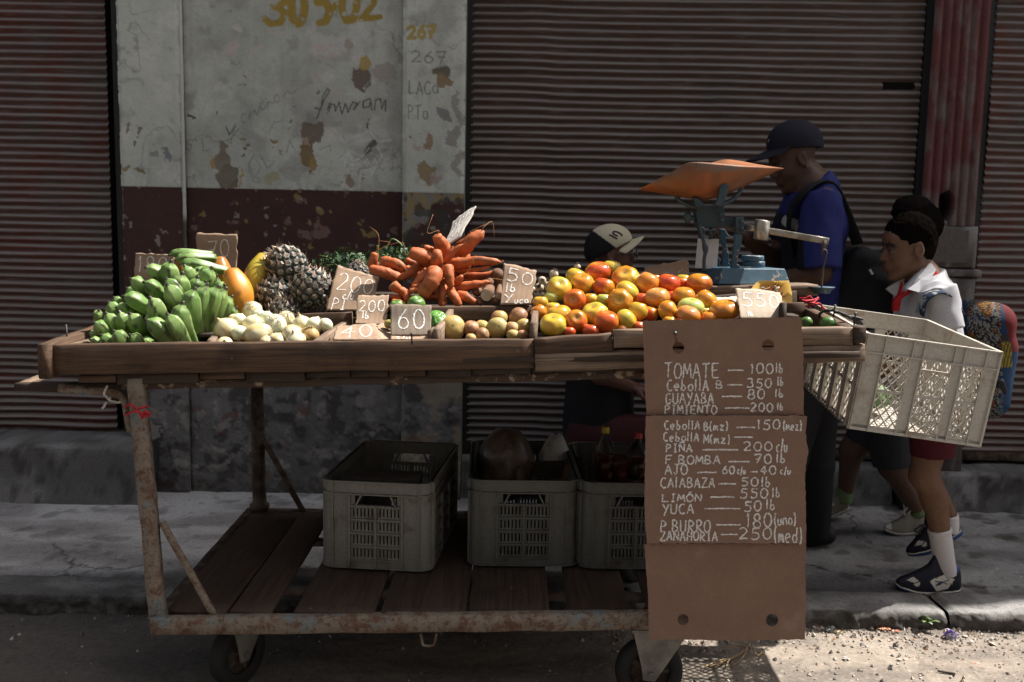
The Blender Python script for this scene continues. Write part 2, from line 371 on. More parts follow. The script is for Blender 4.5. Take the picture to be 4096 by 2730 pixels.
def cracks(P, pts, w=.006, seed=1):
    d = np.full(len(P), 9.0); J = P[:, :2] + (np.stack([fbm(P * 9, 3, seed), fbm(P * 9, 3, seed + 5)], 1) - .5) * .12
    for a, b in zip(pts[:-1], pts[1:]):
        a = np.array(a); b = np.array(b); ab = b - a; t = np.clip(((J - a) @ ab) / (ab @ ab), 0, 1); d = np.minimum(d, np.linalg.norm(J - a - t[:, None] * ab, axis=1))
    return sstep(w, w * .25, d)
_pts = lambda L: [atZ(*D(*q), .06)[:2] for q in L]
CR = [_pts([(120, 1250), (160, 1290), (250, 1310), (340, 1300)]), _pts([(0, 1335), (90, 1325), (180, 1318), (260, 1345)]), _pts([(160, 1290), (190, 1345), (120, 1372)]), _pts([(1880, 1130), (1960, 1190), (1990, 1250)]), _pts([(1860, 1300), (1990, 1318), (2050, 1340), (2300, 1350)])]
def walk_c(P):
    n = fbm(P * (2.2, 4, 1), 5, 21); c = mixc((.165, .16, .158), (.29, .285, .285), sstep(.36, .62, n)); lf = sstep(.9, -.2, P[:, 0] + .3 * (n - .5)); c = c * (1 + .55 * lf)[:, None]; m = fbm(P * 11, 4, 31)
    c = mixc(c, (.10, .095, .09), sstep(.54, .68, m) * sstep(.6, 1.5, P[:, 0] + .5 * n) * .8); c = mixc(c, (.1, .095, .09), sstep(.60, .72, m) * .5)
    c = mixc(c, (.045, .042, .04), sstep(.75, .9, vnoise(P * 55, 2)) * .4); c = mixc(c, (.5, .48, .45), sstep(.93, .98, vnoise(P * 60, 5)) * .5)
    for i, k in enumerate(CR): c = mixc(c, (.03, .028, .026), cracks(P, k, .008, i + 1) * .85)
    for (a, b, r) in ((1.47, 4.02, .09), (2.2, 4.0, .07), (2.45, 4.05, .05)):
        d = np.hypot(P[:, 0] - a, (P[:, 1] - b) * 1.7) + .05 * (m - .5); c = mixc(c, (.06, .045, .035), sstep(r, r * .6, d) * .7)
    return mixc(c, (.06, .055, .05), sstep(3.43, 3.34, P[:, 1] + .06 * (m - .5)) * .45)
def walk_z(P):
    rough = .4 + 1.0 * sstep(.9, 1.8, P[:, 0]); z = .058 + (fbm(P * 5, 3, 13) - .5) * .012 + (fbm(P * 32, 3, 19) - .5) * .008 * rough
    for i, k in enumerate(CR): z = z - cracks(P, k, .012, i + 1) * .006
    return z
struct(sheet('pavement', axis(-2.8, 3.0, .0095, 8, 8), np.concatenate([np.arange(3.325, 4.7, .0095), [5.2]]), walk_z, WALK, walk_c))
# kerb stones with worn edges
kb = MB(); prof0 = [(3.335, -.05), (3.333, .05), (3.325, .062), (3.26, .063), (3.19, .0625), (3.165, .061), (3.149, .056), (3.142, .044), (3.14, .01), (3.138, -.05)]
_pa = np.array(prof0); _pd = np.r_[0, np.cumsum(np.linalg.norm(np.diff(_pa, axis=0), axis=1))]; _pt = np.linspace(0, _pd[-1], 46); prof = list(zip(np.interp(_pt, _pd, _pa[:, 0]), np.interp(_pt, _pd, _pa[:, 1])))
for x0, x1 in ((-9, -3.2), (-3.2, -1.9), (-1.895, -.62), (-.615, .42), (.426, 1.548), (1.562, 2.75), (2.756, 9)):
    n = max(8, int((x1 - x0) / .009)) if abs(x0 + x1) < 6.5 else 12; xs = np.linspace(x0, x1, n); V = np.array([(x, y, z) for x in xs for (y, z) in prof])
    nz = fbm(V * (14, 25, 25), 4, 41) - .5; top = sstep(-.02, .03, V[:, 2]); fr = sstep(3.2, 3.14, V[:, 1])
    V[:, 1] += nz * (.010 + .018 * fr) * top - .003 * fr + (fbm(V * 55, 3, 45) - .5) * .022 * fr * top - .012 * fr * sstep(.55, .75, fbm(V * 28, 3, 48)); V[:, 2] += (fbm(V * 30, 3, 44) - .5) * .006 * top + (fbm(V * 90, 2, 49) - .5) * .004 * top - .010 * sstep(3.17, 3.145, V[:, 1]) * sstep(.45, .75, fbm(V * (9, 3, 3), 3, 47)) * top
    e = sstep(.03, 0, np.minimum(V[:, 0] - x0, x1 - V[:, 0])); V[:, 2] -= e * .012 * top; V[:, 1] += e * fr * .02
    g = fbm(V * (8, 8, 20), 4, 51); col = mixc((.15, .145, .14), (.27, .262, .255), sstep(.35, .65, g)); col = mixc(col, (.09, .085, .08), sstep(.6, .75, fbm(V * 45, 3, 53)) * .6); col = mixc(col, (.10, .095, .09), sstep(3.25, 3.33, V[:, 1]) * .45); col = mixc(col, (.055, .05, .045), sstep(3.16, 3.15, V[:, 1]) * (.55 + .4 * sstep(.3, .55, fbm(V * 34, 4, 52))))  # front face and back band darkened in colour to stand for shade
    kb.add(V, grid_faces(n, len(prof)).tolist(), col)
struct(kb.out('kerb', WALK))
# gravel in the gutter and loose over the road
gb = MB(); O8 = A((1, 0, 0), (-1, 0, 0), (0, 1, 0), (0, -1, 0), (0, 0, 1), (0, 0, -1)); OF = [[0, 2, 4], [2, 1, 4], [1, 3, 4], [3, 0, 4], [2, 0, 5], [1, 2, 5], [3, 1, 5], [0, 3, 5]]
for i in range(2600):
    x = random.uniform(-1.9, 2.3) if i % 6 == 0 else random.uniform(.35, 2.1); y = 3.14 - abs(random.gauss(0, .09)) if i % 5 < 3 else random.uniform(2.35, 3.1)
    r = random.choice((.0018, .0025, .003, .004, .0055)) * random.uniform(.8, 1.5) * (1.5 if i % 40 == 0 else 1); V = O8 * np.array([random.uniform(.7, 1.4) for _ in range(3)]) * r; V = V + rng.uniform(-.25, .25, V.shape) * r
    p = A(x, y, 0); p[2] = road_z(p[None])[0] + r * .3; k = random.random(); col = (.42, .36, .3) if k < .5 else ((.16, .15, .14) if k < .8 else ((.55, .5, .45) if k < .93 else (.33, .2, .12)))
    gb.add(place(V, p, (random.uniform(-.4, .4), random.uniform(-.4, .4), 1), (random.uniform(-1, 1), random.uniform(-1, 1), .1)), OF, col)
o = gb.out('gravel', m_attr('gravel stone', .85, .2, 200, None), smooth=False); o['kind'] = 'stuff'

# ------------------------------------------------------------------ the plastered wall between the shutters
def strokes_mask(S, lines, w):
    d = np.full(len(S), 1e9)
    for L in lines:
        for a, b in zip(L[:-1], L[1:]):
            a = np.array(a, float); b = np.array(b, float); lo = np.minimum(a, b) - w * 2; hi = np.maximum(a, b) + w * 2
            k = np.where((S[:, 0] > lo[0]) & (S[:, 0] < hi[0]) & (S[:, 1] > lo[1]) & (S[:, 1] < hi[1]))[0]
            if not len(k): continue
            ab = b - a; t = np.clip(((S[k] - a) @ ab) / (ab @ ab + 1e-9), 0, 1); d[k] = np.minimum(d[k], np.linalg.norm(S[k] - a - t[:, None] * ab, axis=1))
    return d
def arc(cx, cy, rx, ry, a0, a1, n=10): return [(cx + rx * cos(radians(a0 + (a1 - a0) * i / n)), cy + ry * sin(radians(a0 + (a1 - a0) * i / n))) for i in range(n + 1)]
GL = {
 '0': [arc(.5, .5, .42, .5, 80, 440, 16)], '1': [[(.3, .75), (.55, 1), (.5, 0)]], '2': [arc(.45, .72, .38, .28, 160, -30, 8) + [(.08, .02), (.95, .06)]],
 '3': [arc(.4, .75, .38, .25, 150, -80, 8) + arc(.42, .27, .45, .27, 80, -150, 9)], '4': [[(.62, 0), (.7, 1), (.05, .35), (.98, .4)]], '5': [[(.92, .98), (.25, .96), (.2, .58)] + arc(.42, .32, .45, .31, 100, -140, 9)],
 '6': [[(.75, 1), (.25, .6)] + arc(.5, .3, .38, .3, 160, 520, 14)], '7': [[(.05, .92), (.92, .98), (.4, 0)], [(.25, .45), (.8, .52)]], '8': [arc(.5, .75, .33, .25, -90, 270, 12), arc(.5, .25, .42, .25, 90, 450, 12)],
 '9': [arc(.5, .72, .36, .27, 0, 360, 12) + [(.8, .5), (.6, 0)]],
 'A': [[(0, 0), (.48, 1), (.95, 0)], [(.2, .38), (.8, .38)]], 'B': [[(.1, 0), (.12, 1)], arc(.15, .75, .6, .25, 90, -90, 8) + arc(.15, .25, .75, .25, 90, -90, 8)], 'C': [arc(.55, .5, .5, .5, 55, 310, 12)],
 'E': [[(.95, .98), (.12, .96), (.1, .04), (.95, .02)], [(.1, .52), (.75, .52)]], 'F': [[(.95, .98), (.12, .96), (.1, 0)], [(.1, .52), (.75, .52)]], 'G': [arc(.5, .5, .46, .5, 50, 320, 12) + [(.9, .42), (.55, .42)]],
 'H': [[(.1, 0), (.12, 1)], [(.88, 0), (.9, 1)], [(.1, .5), (.9, .5)]], 'I': [[(.5, 0), (.5, 1)], [(.2, 0), (.8, 0)], [(.2, 1), (.8, 1)]], 'J': [[(.2, 1), (.95, 1)], [(.65, 1), (.62, .15), (.4, 0), (.1, .2)]],
 'L': [[(.12, 1), (.1, .02), (.95, .06)]], 'M': [[(0, 0), (.12, 1), (.5, .3), (.88, 1), (1, 0)]], 'N': [[(.05, 0), (.1, 1), (.88, .05), (.92, 1)]], 'O': [arc(.5, .5, .46, .5, 90, 450, 14)],
 'P': [[(.12, 0), (.15, 1)], arc(.15, .74, .7, .26, 90, -90, 8)], 'R': [[(.1, 0), (.13, 1)], arc(.13, .74, .7, .26, 90, -90, 8) + [(.92, 0)]], 'S': [arc(.5, .75, .4, .25, 20, 270, 8) + arc(.5, .25, .42, .25, 90, -150, 8)], 'T': [[(0, .95), (1, 1)], [(.5, .97), (.48, 0)]],
 'U': [[(.08, 1), (.1, .25)] + arc(.48, .25, .38, .25, 180, 360, 8) + [(.9, 1)]], 'Y': [[(.05, 1), (.5, .5)], [(.95, 1), (.3, -.2)]], 'Z': [[(.05, .97), (.92, .97), (.05, .03), (1, .05)]],
 'l': [[(.4, 1.1), (.3, 0)]], 'b': [[(.2, 1.1), (.12, .02)], arc(.42, .26, .36, .26, 150, -180, 10)], 'e': [[(.1, .3), (.8, .34)] + arc(.45, .3, .38, .3, 5, 310, 10)], 'd': [arc(.45, .28, .36, .28, 0, 360, 10), [(.85, 1), (.82, 0)]],
 'z': [[(.1, .6), (.85, .6), (.1, .02), (.95, .04)]], 'o': [arc(.5, .3, .4, .3, 90, 450, 12)], 'n': [[(.1, 0), (.12, .6)], arc(.48, .35, .36, .25, 180, 0, 6) + [(.86, 0)]], 'u': [[(.1, .6), (.12, .2)] + arc(.45, .2, .34, .2, 180, 360, 6) + [(.82, .6)]],
 'c': [arc(.5, .3, .42, .3, 50, 310, 10)], 'i': [[(.5, .6), (.48, 0)]], 'r': [[(.2, .6), (.22, 0)], arc(.6, .25, .4, .35, 170, 60, 5)], 'a': [arc(.45, .3, .38, .3, 20, 380, 10) + [(.9, 0)]], 's': [arc(.5, .45, .36, .15, 20, 250, 6) + arc(.5, .15, .38, .15, 90, -150, 6)], 'm': [[(.05, 0), (.08, .6), (.3, .55), (.45, .1), (.5, .5), (.75, .58), (.92, 0)]],
 '/': [[(.9, 1.1), (.1, -.15)]], '(': [arc(.9, .5, .7, .62, 110, 250, 8)], ')': [arc(.1, .5, .7, .62, 70, -70, 8)], '.': [[(.45, .02), (.55, .06)]], '-': [[(.05, .5), (.5, .53), (.95, .5)]], "'": [[(.3, 1.1), (.75, 1.3)]], '~': [[(.05, 1.12), (.35, 1.22), (.6, 1.12), (.95, 1.24)]],
}
NARROW = {'1': .55, 'l': .5, '.': .35, '(': .55, ')': .55, 'I': .8, 'i': .4, '/': .7, 'J': .8, "'": 0, '~': 0}
def text_lines(s, x0, y0, x1, y1, jit=.03, slant=0.0):
    """polylines of a hand-lettered word filling the box, y up"""
    w = [NARROW.get(ch, 1) for ch in s]; tot = sum(w) + .22 * max(0, len([q for q in w if q]) - 1); x = 0; out = []; last = 0
    for ch, k in zip(s, w):
        if ch == ' ': x += .8; continue
        ox = x if k else last; kk = k if k else 1; j = random.uniform(-jit, jit) * 2
        for L in GL[ch]:
            out.append([(x0 + (x1 - x0) * (ox + (px + slant * py) * kk) / tot, y0 + (y1 - y0) * (py + j)) for px, py in L])
        if k: last = x; x += k + .22
    return out
YP, YS, YR = 4.475, 4.44, 4.405           # recessed panel, left strip, right strip
xw = [atY(*D(273, 300), YS)[0], atY(*D(415, 250), YS)[0], atY(*D(929, 250), YP)[0], atY(*D(1069, 250), YR)[0]]
def wall_paint(P, part):
    dx = P - CAM; zc = dx @ _F; S = np.stack([2048 + FPX * (dx @ _R) / zc, 1365 - FPX * (dx @ _U) / zc], 1)
    Z = P[:, 2]; n1 = fbm(P * 3.1, 5, 61); n2 = fbm(P * 9, 5, 62); n3 = fbm(P * 34, 4, 63); J = S + (np.stack([fbm(P * 17, 5, 64, .62), fbm(P * 17, 5, 65, .62)], 1) - .5) * 85
    c = mixc((.40, .425, .388), (.50, .525, .48), sstep(.35, .65, n1)); c = mixc(c, (.27, .275, .26), sstep(.52, .72, n2) * .6); c = mixc(c, (.2, .2, .185), sstep(.62, .75, n3) * .3 * sstep(.4, .6, n1))
    streak = fbm(P * (26, 1, 1.6), 4, 66); c = mixc(c, (.22, .215, .19), sstep(.55, .8, streak) * .15)
    if part == 'panel': c = mixc(c, (.33, .31, .29), sstep(.58, .75, fbm(P * 2.4, 3, 69)) * .3); c = mixc(c, (.30, .30, .27), sstep(.5, .7, fbm(P * 5.5, 5, 68)) * .35)
    sp = vnoise(P * 95, 84); c = mixc(c, (.12, .115, .10), sstep(.9, .97, sp) * .6 * sstep(.45, .6, n2)); c = mixc(c, (.60, .60, .57), sstep(.66, .74, fbm(P * 6, 5, 85)) * .45); c = mixc(c, (.14, .135, .12), sstep(.012, .004, np.abs(fbm(P * 3.3, 5, 86, .6) - .5)) * .4 * sstep(.5, .6, fbm(P * 2, 2, 87)))
    H8 = lambda L: [[R8(*q) for q in l] for l in L]
    def blot(x, y, rx, ry, col, k=1.0, f=R8, soft=.10):
        px, py = f(x, y); d = np.hypot((J[:, 0] - px) / (rx * .6375), (J[:, 1] - py) / (ry * .6375)); nonlocal c; c = mixc(c, col, sstep(1, 1 - soft, d) * k)
    if part == 'panel':
        for q in ((820, 310, 45, 40, (.50, .42, .42)), (860, 190, 18, 40, (.55, .5, .5)), (720, 340, 14, 45, (.5, .42, .42)), (1400, 290, 85, 9, (.5, .4, .4)), (1545, 275, 22, 45, (.36, .27, .25)), (1010, 300, 60, 14, (.5, .44, .43)),
                  (1130, 218, 70, 7, (.52, .42, .42)), (1400, 345, 120, 10, (.48, .4, .4)), (1780, 470, 60, 60, (.33, .29, .27)), (1480, 590, 80, 20, (.44, .4, .38)), (1360, 480, 26, 34, (.46, .36, .35)), (1480, 830, 70, 9, (.5, .4, .4))): blot(*q, .75)
        for q in ((690, 45, 26, 26, (.26, .26, .25)), (1205, 270, 62, 62, (.24, .24, .23)), (800, 85, 34, 14, (.2, .2, .19)), (640, 190, 90, 40, (.26, .26, .25)), (830, 385, 26, 14, (.2, .2, .19)), (570, 640, 42, 120, (.22, .215, .2)), (990, 265, 30, 18, (.25, .25, .24)), (1320, 740, 60, 50, (.2, .2, .19)), (1840, 640, 60, 420, (.32, .33, .31))): blot(*q, .55, soft=.7)
        for q in ((1640, 480, 66, 70, (.16, .125, .10)), (1665, 390, 40, 46, (.40, .30, .11)), (1620, 360, 22, 26, (.55, .5, .47)), (1340, 850, 66, 84, (.17, .13, .105)), (1300, 960, 52, 88, (.20, .145, .07)), (1300, 890, 26, 34, (.34, .27, .23)), (1335, 1030, 28, 44, (.30, .215, .09)), (1305, 1075, 14, 26, (.15, .11, .08)),
                  (760, 1020, 46, 70, (.21, .19, .15)), (790, 1120, 62, 84, (.17, .145, .11)), (705, 1010, 16, 50, (.36, .26, .10)), (770, 950, 22, 60, (.2, .17, .13)), (840, 1170, 24, 40, (.16, .13, .1)), (1705, 920, 34, 44, (.13, .115, .1)), (895, 862, 20, 9, (.25, .19, .08)), (920, 918, 24, 18, (.16, .14, .11)), (1080, 875, 22, 15, (.25, .2, .1)), (1085, 935, 16, 13, (.3, .24, .15)), (905, 990, 14, 9, (.1, .09, .08)),
                  (1200, 765, 10, 8, (.08, .08, .08)), (1345, 585, 12, 18, (.25, .2, .14)), (1190, 815, 16, 12, (.33, .28, .18)), (1150, 965, 16, 12, (.32, .26, .16)), (1580, 1125, 34, 34, (.27, .23, .17)), (880, 1120, 9, 60, (.35, .26, .1)), (1655, 1135, 20, 14, (.25, .2, .12)), (930, 480, 9, 9, (.2, .16, .1)), (890, 525, 8, 8, (.1, .09, .08)), (855, 520, 10, 10, (.3, .25, .15)), (1800, 600, 10, 10, (.55, .53, .5)), (515, 640, 9, 16, (.03, .03, .03)), (580, 735, 14, 12, (.1, .1, .09)), (755, 715, 5, 14, (.08, .08, .08)), (1060, 1130, 50, 34, (.36, .35, .24)), (1690, 770, 8, 30, (.14, .12, .1))): blot(*q, .95)
        blot(1630, 860, 110, 40, (.62, .62, .61), .45, soft=.8)
        yel = H8([[(1030, 120), (1070, 150), (1130, 140), (1160, 90), (1120, 50), (1075, 48)], [(1120, 45), (1165, 5), (1130, -60), (1060, -60)], arc(1240, 40, 42, 110, 0, 360, 16), [(1440, -60), (1370, -55), (1365, 15), (1410, 10), (1440, 60), (1415, 135), (1380, 145)], [(1475, 40), (1500, 42)], [(1520, -60), (1518, 60), (1545, 130), (1590, 120), (1610, 50), (1608, -60)], [(1650, -60), (1725, -40), (1715, 30), (1640, 120), (1755, 108)]])
        d = strokes_mask(S + (J - S) * .12, yel, 20); wv = 15 + 9 * (vnoise(P * 8, 7) - .3); c = mixc(c, (.33, .235, .055), sstep(wv, wv * .7, d) * sstep(.74, .6, n3))
        cur = H8([[(1360, 745), (1400, 640), (1440, 570), (1425, 560), (1395, 610), (1385, 690), (1350, 680)], [(1425, 690), (1440, 650), (1435, 700), (1450, 660), (1470, 655), (1475, 700), (1500, 640), (1515, 720), (1540, 650), (1555, 710), (1585, 640), (1610, 650), (1590, 690), (1630, 640)], [(1690, 620), (1650, 640), (1650, 680), (1690, 670), (1695, 625), (1705, 690)], [(1720, 690), (1730, 630), (1760, 620), (1768, 690), (1785, 640), (1795, 630), (1790, 700)]])
        cur += H8([[(795, 800), (810, 850), (850, 790)], [(850, 780), (820, 905), (800, 890), (870, 810)], arc(905, 745, 18, 28, 60, 300, 6), [(930, 740), (950, 700), (935, 750)], [(965, 720), (970, 690), (985, 730), (1000, 680)], arc(1022, 665, 18, 25, 0, 300, 8), [(1050, 680), (1055, 640), (1090, 650)], arc(1110, 620, 16, 24, 0, 330, 8), [(1150, 610), (1170, 570), (1200, 590), (1240, 560)], [(1060, 830), (1090, 770), (1150, 760)], [(640, 870), (650, 950), (690, 940)], [(1010, 980), (1050, 1060), (1100, 1010)], [(1170, 960), (1190, 880), (1215, 930)], [(1380, 940), (1440, 915), (1450, 950)], [(940, 1090), (930, 1030), (970, 970)]])
        d = strokes_mask(J * .08 + S * .92, cur[:5], 6); c = mixc(c, (.07, .07, .07), sstep(3.6, 1.4, d) * .85); d = strokes_mask(S, cur[5:], 6); c = mixc(c, (.12, .12, .12), sstep(3.2, 1.4, d) * .5)
        ck = H8([[(1505, 850), (1530, 900), (1590, 860), (1640, 850), (1690, 820), (1740, 890), (1830, 880)], [(1510, 1000), (1575, 950), (1640, 985), (1690, 930)], [(1530, 1040), (1560, 950), (1590, 1040), (1535, 1010)], arc(1620, 1015, 16, 18, 0, 320, 8)]) + [[(R8(1650 + 180 * (q[0]), 0)[0], R8(0, 1035 - 40 * q[1])[1]) for q in L] for L in text_lines('AMO', 0, 0, 1, 1)] + H8([[(1500, 1100), (1560, 1180), (1620, 1225), (1640, 1070)], [(1560, 1060), (1510, 1210)], [(1640, 1080), (1730, 1050), (1690, 1120), (1650, 1110)], [(1740, 920), (1770, 980), (1700, 1090)]])
        d = strokes_mask(S, ck, 6); c = mixc(c, (.68, .68, .66), sstep(4, 1.4, d) * (.35 + .4 * n3))
    if part == 'right':
        d = strokes_mask(S, [[R8(1930 + 175 * q[0], 240 - 75 * q[1]) for q in L] for L in text_lines('267', 0, 0, 1, 1)], 14); c = mixc(c, (.36, .27, .075), sstep(9, 6, d) * .9)
        pc = [[R8(1950 + 225 * q[0], 395 - 70 * q[1]) for q in L] for L in text_lines('267', 0, 0, 1, 1)] + [[R8(1935 + 190 * q[0], 590 - 80 * q[1]) for q in L] for L in text_lines('LACa', 0, 0, 1, 1)] + [[R8(1930 + 130 * q[0], 750 - 85 * q[1]) for q in L] for L in text_lines('PTo', 0, 0, 1, 1)]
        d = strokes_mask(S, pc, 6); c = mixc(c, (.10, .11, .11), sstep(4, 1.5, d) * .7)
        for q in ((2150, 455, 62, 52, (.12, .10, .075)), (2160, 515, 52, 36, (.24, .17, .085)), (2215, 860, 40, 70, (.27, .265, .24)), (2060, 890, 40, 50, (.28, .2, .12)), (2040, 1090, 62, 66, (.26, .20, .10)), (1985, 930, 26, 30, (.42, .33, .31)), (2150, 710, 55, 45, (.2, .2, .19)), (2245, 700, 18, 140, (.28, .27, .25)), (1950, 855, 12, 12, (.08, .08, .08)), (2110, 1120, 60, 30, (.36, .28, .26)), (2250, 1020, 30, 90, (.3, .29, .27))): blot(*q, .9)
    if part == 'left':
        for q in ((175, 808, 16, 14, (.2, .16, .1)), (260, 825, 24, 20, (.22, .17, .1)), (230, 890, 18, 18, (.17, .14, .1)), (160, 1065, 26, 16, (.26, .2, .08)), (245, 1075, 30, 20, (.2, .16, .08)), (420, 960, 18, 44, (.2, .19, .22)), (340, 970, 34, 20, (.26, .26, .25)), (200, 500, 90, 20, (.38, .385, .36))): blot(*q, .9)
    # maroon dado and the bare cement under it
    yb = S[:, 1] - (D(0, 428)[1] + (S[:, 0] - D(283, 0)[0]) * .022) + (n3 - .5) * 8
    mar = mixc((.045, .022, .02), (.07, .033, .028), n2); mar = mixc(mar, (.23, .15, .125), sstep(.66, .70, fbm(P * 9, 5, 71, .6)) * .6); mar = mixc(mar, (.30, .27, .24), sstep(.72, .75, fbm(P * 24, 4, 72)) * .7); mar = mixc(mar, (.28, .2, .08), sstep(.73, .76, fbm(P * 20, 4, 79)) * .7)
    if part == 'right': mar = mixc(mar, mixc((.26, .2, .1), (.2, .2, .185), sstep(.4, .6, n3)), sstep(.46, .54, fbm(P * (10, 1, 8), 5, 73))); mar = mixc(mar, (.05, .045, .04), sstep(.55, .6, fbm(P * 16, 4, 74)) * .8)
    c = mixc(c, mar, sstep(-1.5, 1.5, yb))
    cem = mixc((.10, .096, .095), (.17, .165, .165), n1); cem = mixc(cem, (.035, .032, .032), sstep(.48, .6, fbm(P * 13, 5, 75, .6)) * .75); cem = mixc(cem, (.25, .232, .21), sstep(.56, .66, fbm(P * 17, 5, 76, .65)) * .7); cem = mixc(cem, (.13, .05, .045), sstep(.66, .7, fbm(P * 9, 4, 77)) * .6)
    if part == 'right': cem = mixc(cem, (.25, .21, .15), sstep(.5, .58, fbm(P * 6, 4, 78)) * .7)
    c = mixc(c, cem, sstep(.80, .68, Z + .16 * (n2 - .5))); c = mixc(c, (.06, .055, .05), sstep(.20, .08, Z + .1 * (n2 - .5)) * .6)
    return c
PLAS = m_attr('old painted plaster', .8, .16, 130, (70, .4, .002), spec=.3)
wallE = empty('plaster_wall', A((xw[0] + xw[3]) / 2, YS, .06), 'pale grey green plaster wall with maroon dado and painted yellow numbers, between two shutters', 'wall')
def wallpart(name, x0, x1, Y, part, dent=.006):
    xs = np.arange(x0, x1, .0045); xs[-1] = x1; zs = np.concatenate([np.arange(.03, 2.62, .0045), [2.8, 3.05]]); X, Z = np.meshgrid(xs, zs, indexing='ij'); P = np.stack([X.ravel(), np.full(X.size, Y), Z.ravel()], 1)
    c = wall_paint(P, part); k = (fbm(P * 5, 4, 81) - .5) * dent * 2 + (fbm(P * 30, 3, 82) - .5) * .003; e = sstep(.02, 0, np.minimum(X.ravel() - x0, x1 - X.ravel())); lum = c.mean(1)
    low = sstep(.7, .3, P[:, 2]); P[:, 1] += k * (1 + 3 * low) + e * .006 * (1 + (fbm(P * 25, 3, 83) > .5)) + sstep(.3, .1, lum) * .003
    return mk(name, P, grid_faces(len(xs), len(zs))[:, ::-1], PLAS, wallE, c)
wallpart('corner_pier', xw[0], xw[1], YS, 'left'); wallpart('wall_panel', xw[1] - .01, xw[2] + .01, YP, 'panel'); wallpart('edge_pier', xw[2], xw[3], YR, 'right')
b = MB()
for (x0, x1, y) in ((xw[0] - .003, xw[1], YS), (xw[2], xw[3] + .003, YR)): b.add(*box((x0 + .006, y + .012, 0), (x1 - .006, 4.8, 3.04)), col=(.2, .19, .18))
b.add(*box((-9, 4.802, 0), (16, 9, 5.4)), col=(.05, .048, .045)); b.out('wall_core', PLAS, wallE, smooth=False)  # core coloured near black so the shutter's slot hole looks unlit
b = MB(); xb = xw[1] + .004; zz = np.linspace(.85, 3.04, 200); b.add(*tube([(xb, YS + .012, z) for z in zz], (.0085 + .002 * (vnoise(np.stack([zz * 0, zz * 0, zz * 20], 1), 3) - .5)), 8), col=mixc((.5, .5, .47), (.1, .08, .07), np.repeat(sstep(1.42, 1.36, zz) * sstep(.25, .4, vnoise(np.stack([zz * 0, zz * 0, zz * 30], 1), 5)), 8))); b.out('corner_bead', PLAS, wallE)
b = MB()
for x0, x1, h in ((-9, 4.6, 6.1), (4.6, 5.2, 5.7), (5.2, 16, 5.45)): b.add(*box((x0 + .002, 4.442, 3.05), (x1 - .002, 4.80, h)), col=(.4, .38, .35))
b.out('shade_parapet', PLAS, wallE, smooth=False)  # unseen wall top, added with heights stepped to throw the street's shade

# ------------------------------------------------------------------ roller shutters
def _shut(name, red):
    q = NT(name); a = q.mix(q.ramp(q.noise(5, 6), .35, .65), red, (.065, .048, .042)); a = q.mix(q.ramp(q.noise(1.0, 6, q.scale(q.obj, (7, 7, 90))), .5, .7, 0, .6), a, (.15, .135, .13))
    g = q.n('ShaderNodeNewGeometry'); s = q.n('ShaderNodeSeparateXYZ'); q.l(g.outputs['Normal'], s.inputs[0]); dust_light = q.math('MULTIPLY', q.ramp(s.outputs[2], .12, .62), q.ramp(q.noise(1.0, 5, q.scale(q.obj, (4, 4, 60))), .2, .6, .5, 1.0))
    c = q.mix(dust_light, a, (.205, .183, .167)); q.bump(q.noise(60, 5), .25, .001); return q.done(c, .6, 0, 0, .4)  # slat tops painted paler, for dust and the sky light they catch
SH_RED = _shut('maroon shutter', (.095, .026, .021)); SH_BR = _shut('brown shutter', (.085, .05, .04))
GAP = pl('dark steel', (.02, .019, .018), .7)
def shutter(name, x0, x1, z0, z1, Y, m, label, holes=(), sag=0.0):
    e = empty(name, A((x0 + x1) / 2, Y, z0), label, 'shutter'); per = .0366; zs = np.arange(z0, z1, per / 8); xs = np.arange(x0, x1 + .01, .03); X, Z = np.meshgrid(xs, zs, indexing='ij')
    P = np.stack([X.ravel(), np.zeros(X.size), Z.ravel()], 1); w = (fbm(P * (1.1, 1, 9), 3, 91) - .5); ph = P[:, 2] / per * 2 * pi + w * 2.6 + .5 * (P[:, 0] > .16); P[:, 1] = Y + (.0078 + .007 * (fbm(P * (1.6, 1, 26), 2, 94) - .5)) * np.sin(ph) - .010 * sstep(.66, .8, fbm(P * (2.2, 1, 2.2), 3, 90)) + (fbm(P * (1.2, 1, .8), 3, 92) - .5) * .02
    P[:, 2] += (fbm(P * (2.5, 0, 3), 2, 93) - .5) * .006 + sag * (P[:, 0] - x0); F = grid_faces(len(xs), len(zs))[:, ::-1]
    for (hx0, hx1, hz0, hz1) in holes:
        c = P[F].mean(1); F = F[~((c[:, 0] > hx0) & (c[:, 0] < hx1) & (c[:, 2] > hz0) & (c[:, 2] < hz1))]
    mk('slat_curtain', P, F, m, e)
    for x in (x0 - .012, x1 + .012): mk('guide_rail', *box((x - (.022 if x1 > 0 else .006), Y + (.0 if x1 > 0 else .012), z0 - .1), (x + .022, Y + .10, z1)), GAP, e, smooth=False)
    V, Fp, G = plank((x0 + .012, Y + .012, z0 - .022), (x1 - .012, Y + .012, z0 - .022), .03, .05, jit=.002); mk('bottom_bar', V, Fp, STEEL_DK, e); return e
YSH = 4.56
xl1 = atY(*D(272, 600), YSH)[0] - .01; xc0 = atY(*D(1082, 300), YSH)[0]; xc1 = atY(*D(2116, 300), YSH)[0]; xr0 = atY(*D(2262, 400), YSH)[0]
zl = atY(*D(100, 985), YSH)[2]; zc_ = atY(*D(1950, 1035), YSH)[2]
h0 = atY(*D(2032, 207), YSH); h1 = atY(*D(2098, 190), YSH)
shutter('roller_shutter', -4.2, xl1, zl, 3.06, YSH, SH_RED, 'maroon corrugated roller shutter left of the plaster wall, torn at its lower corner', [(-1.93, xl1 + .1, zl - .01, zl + .2)])
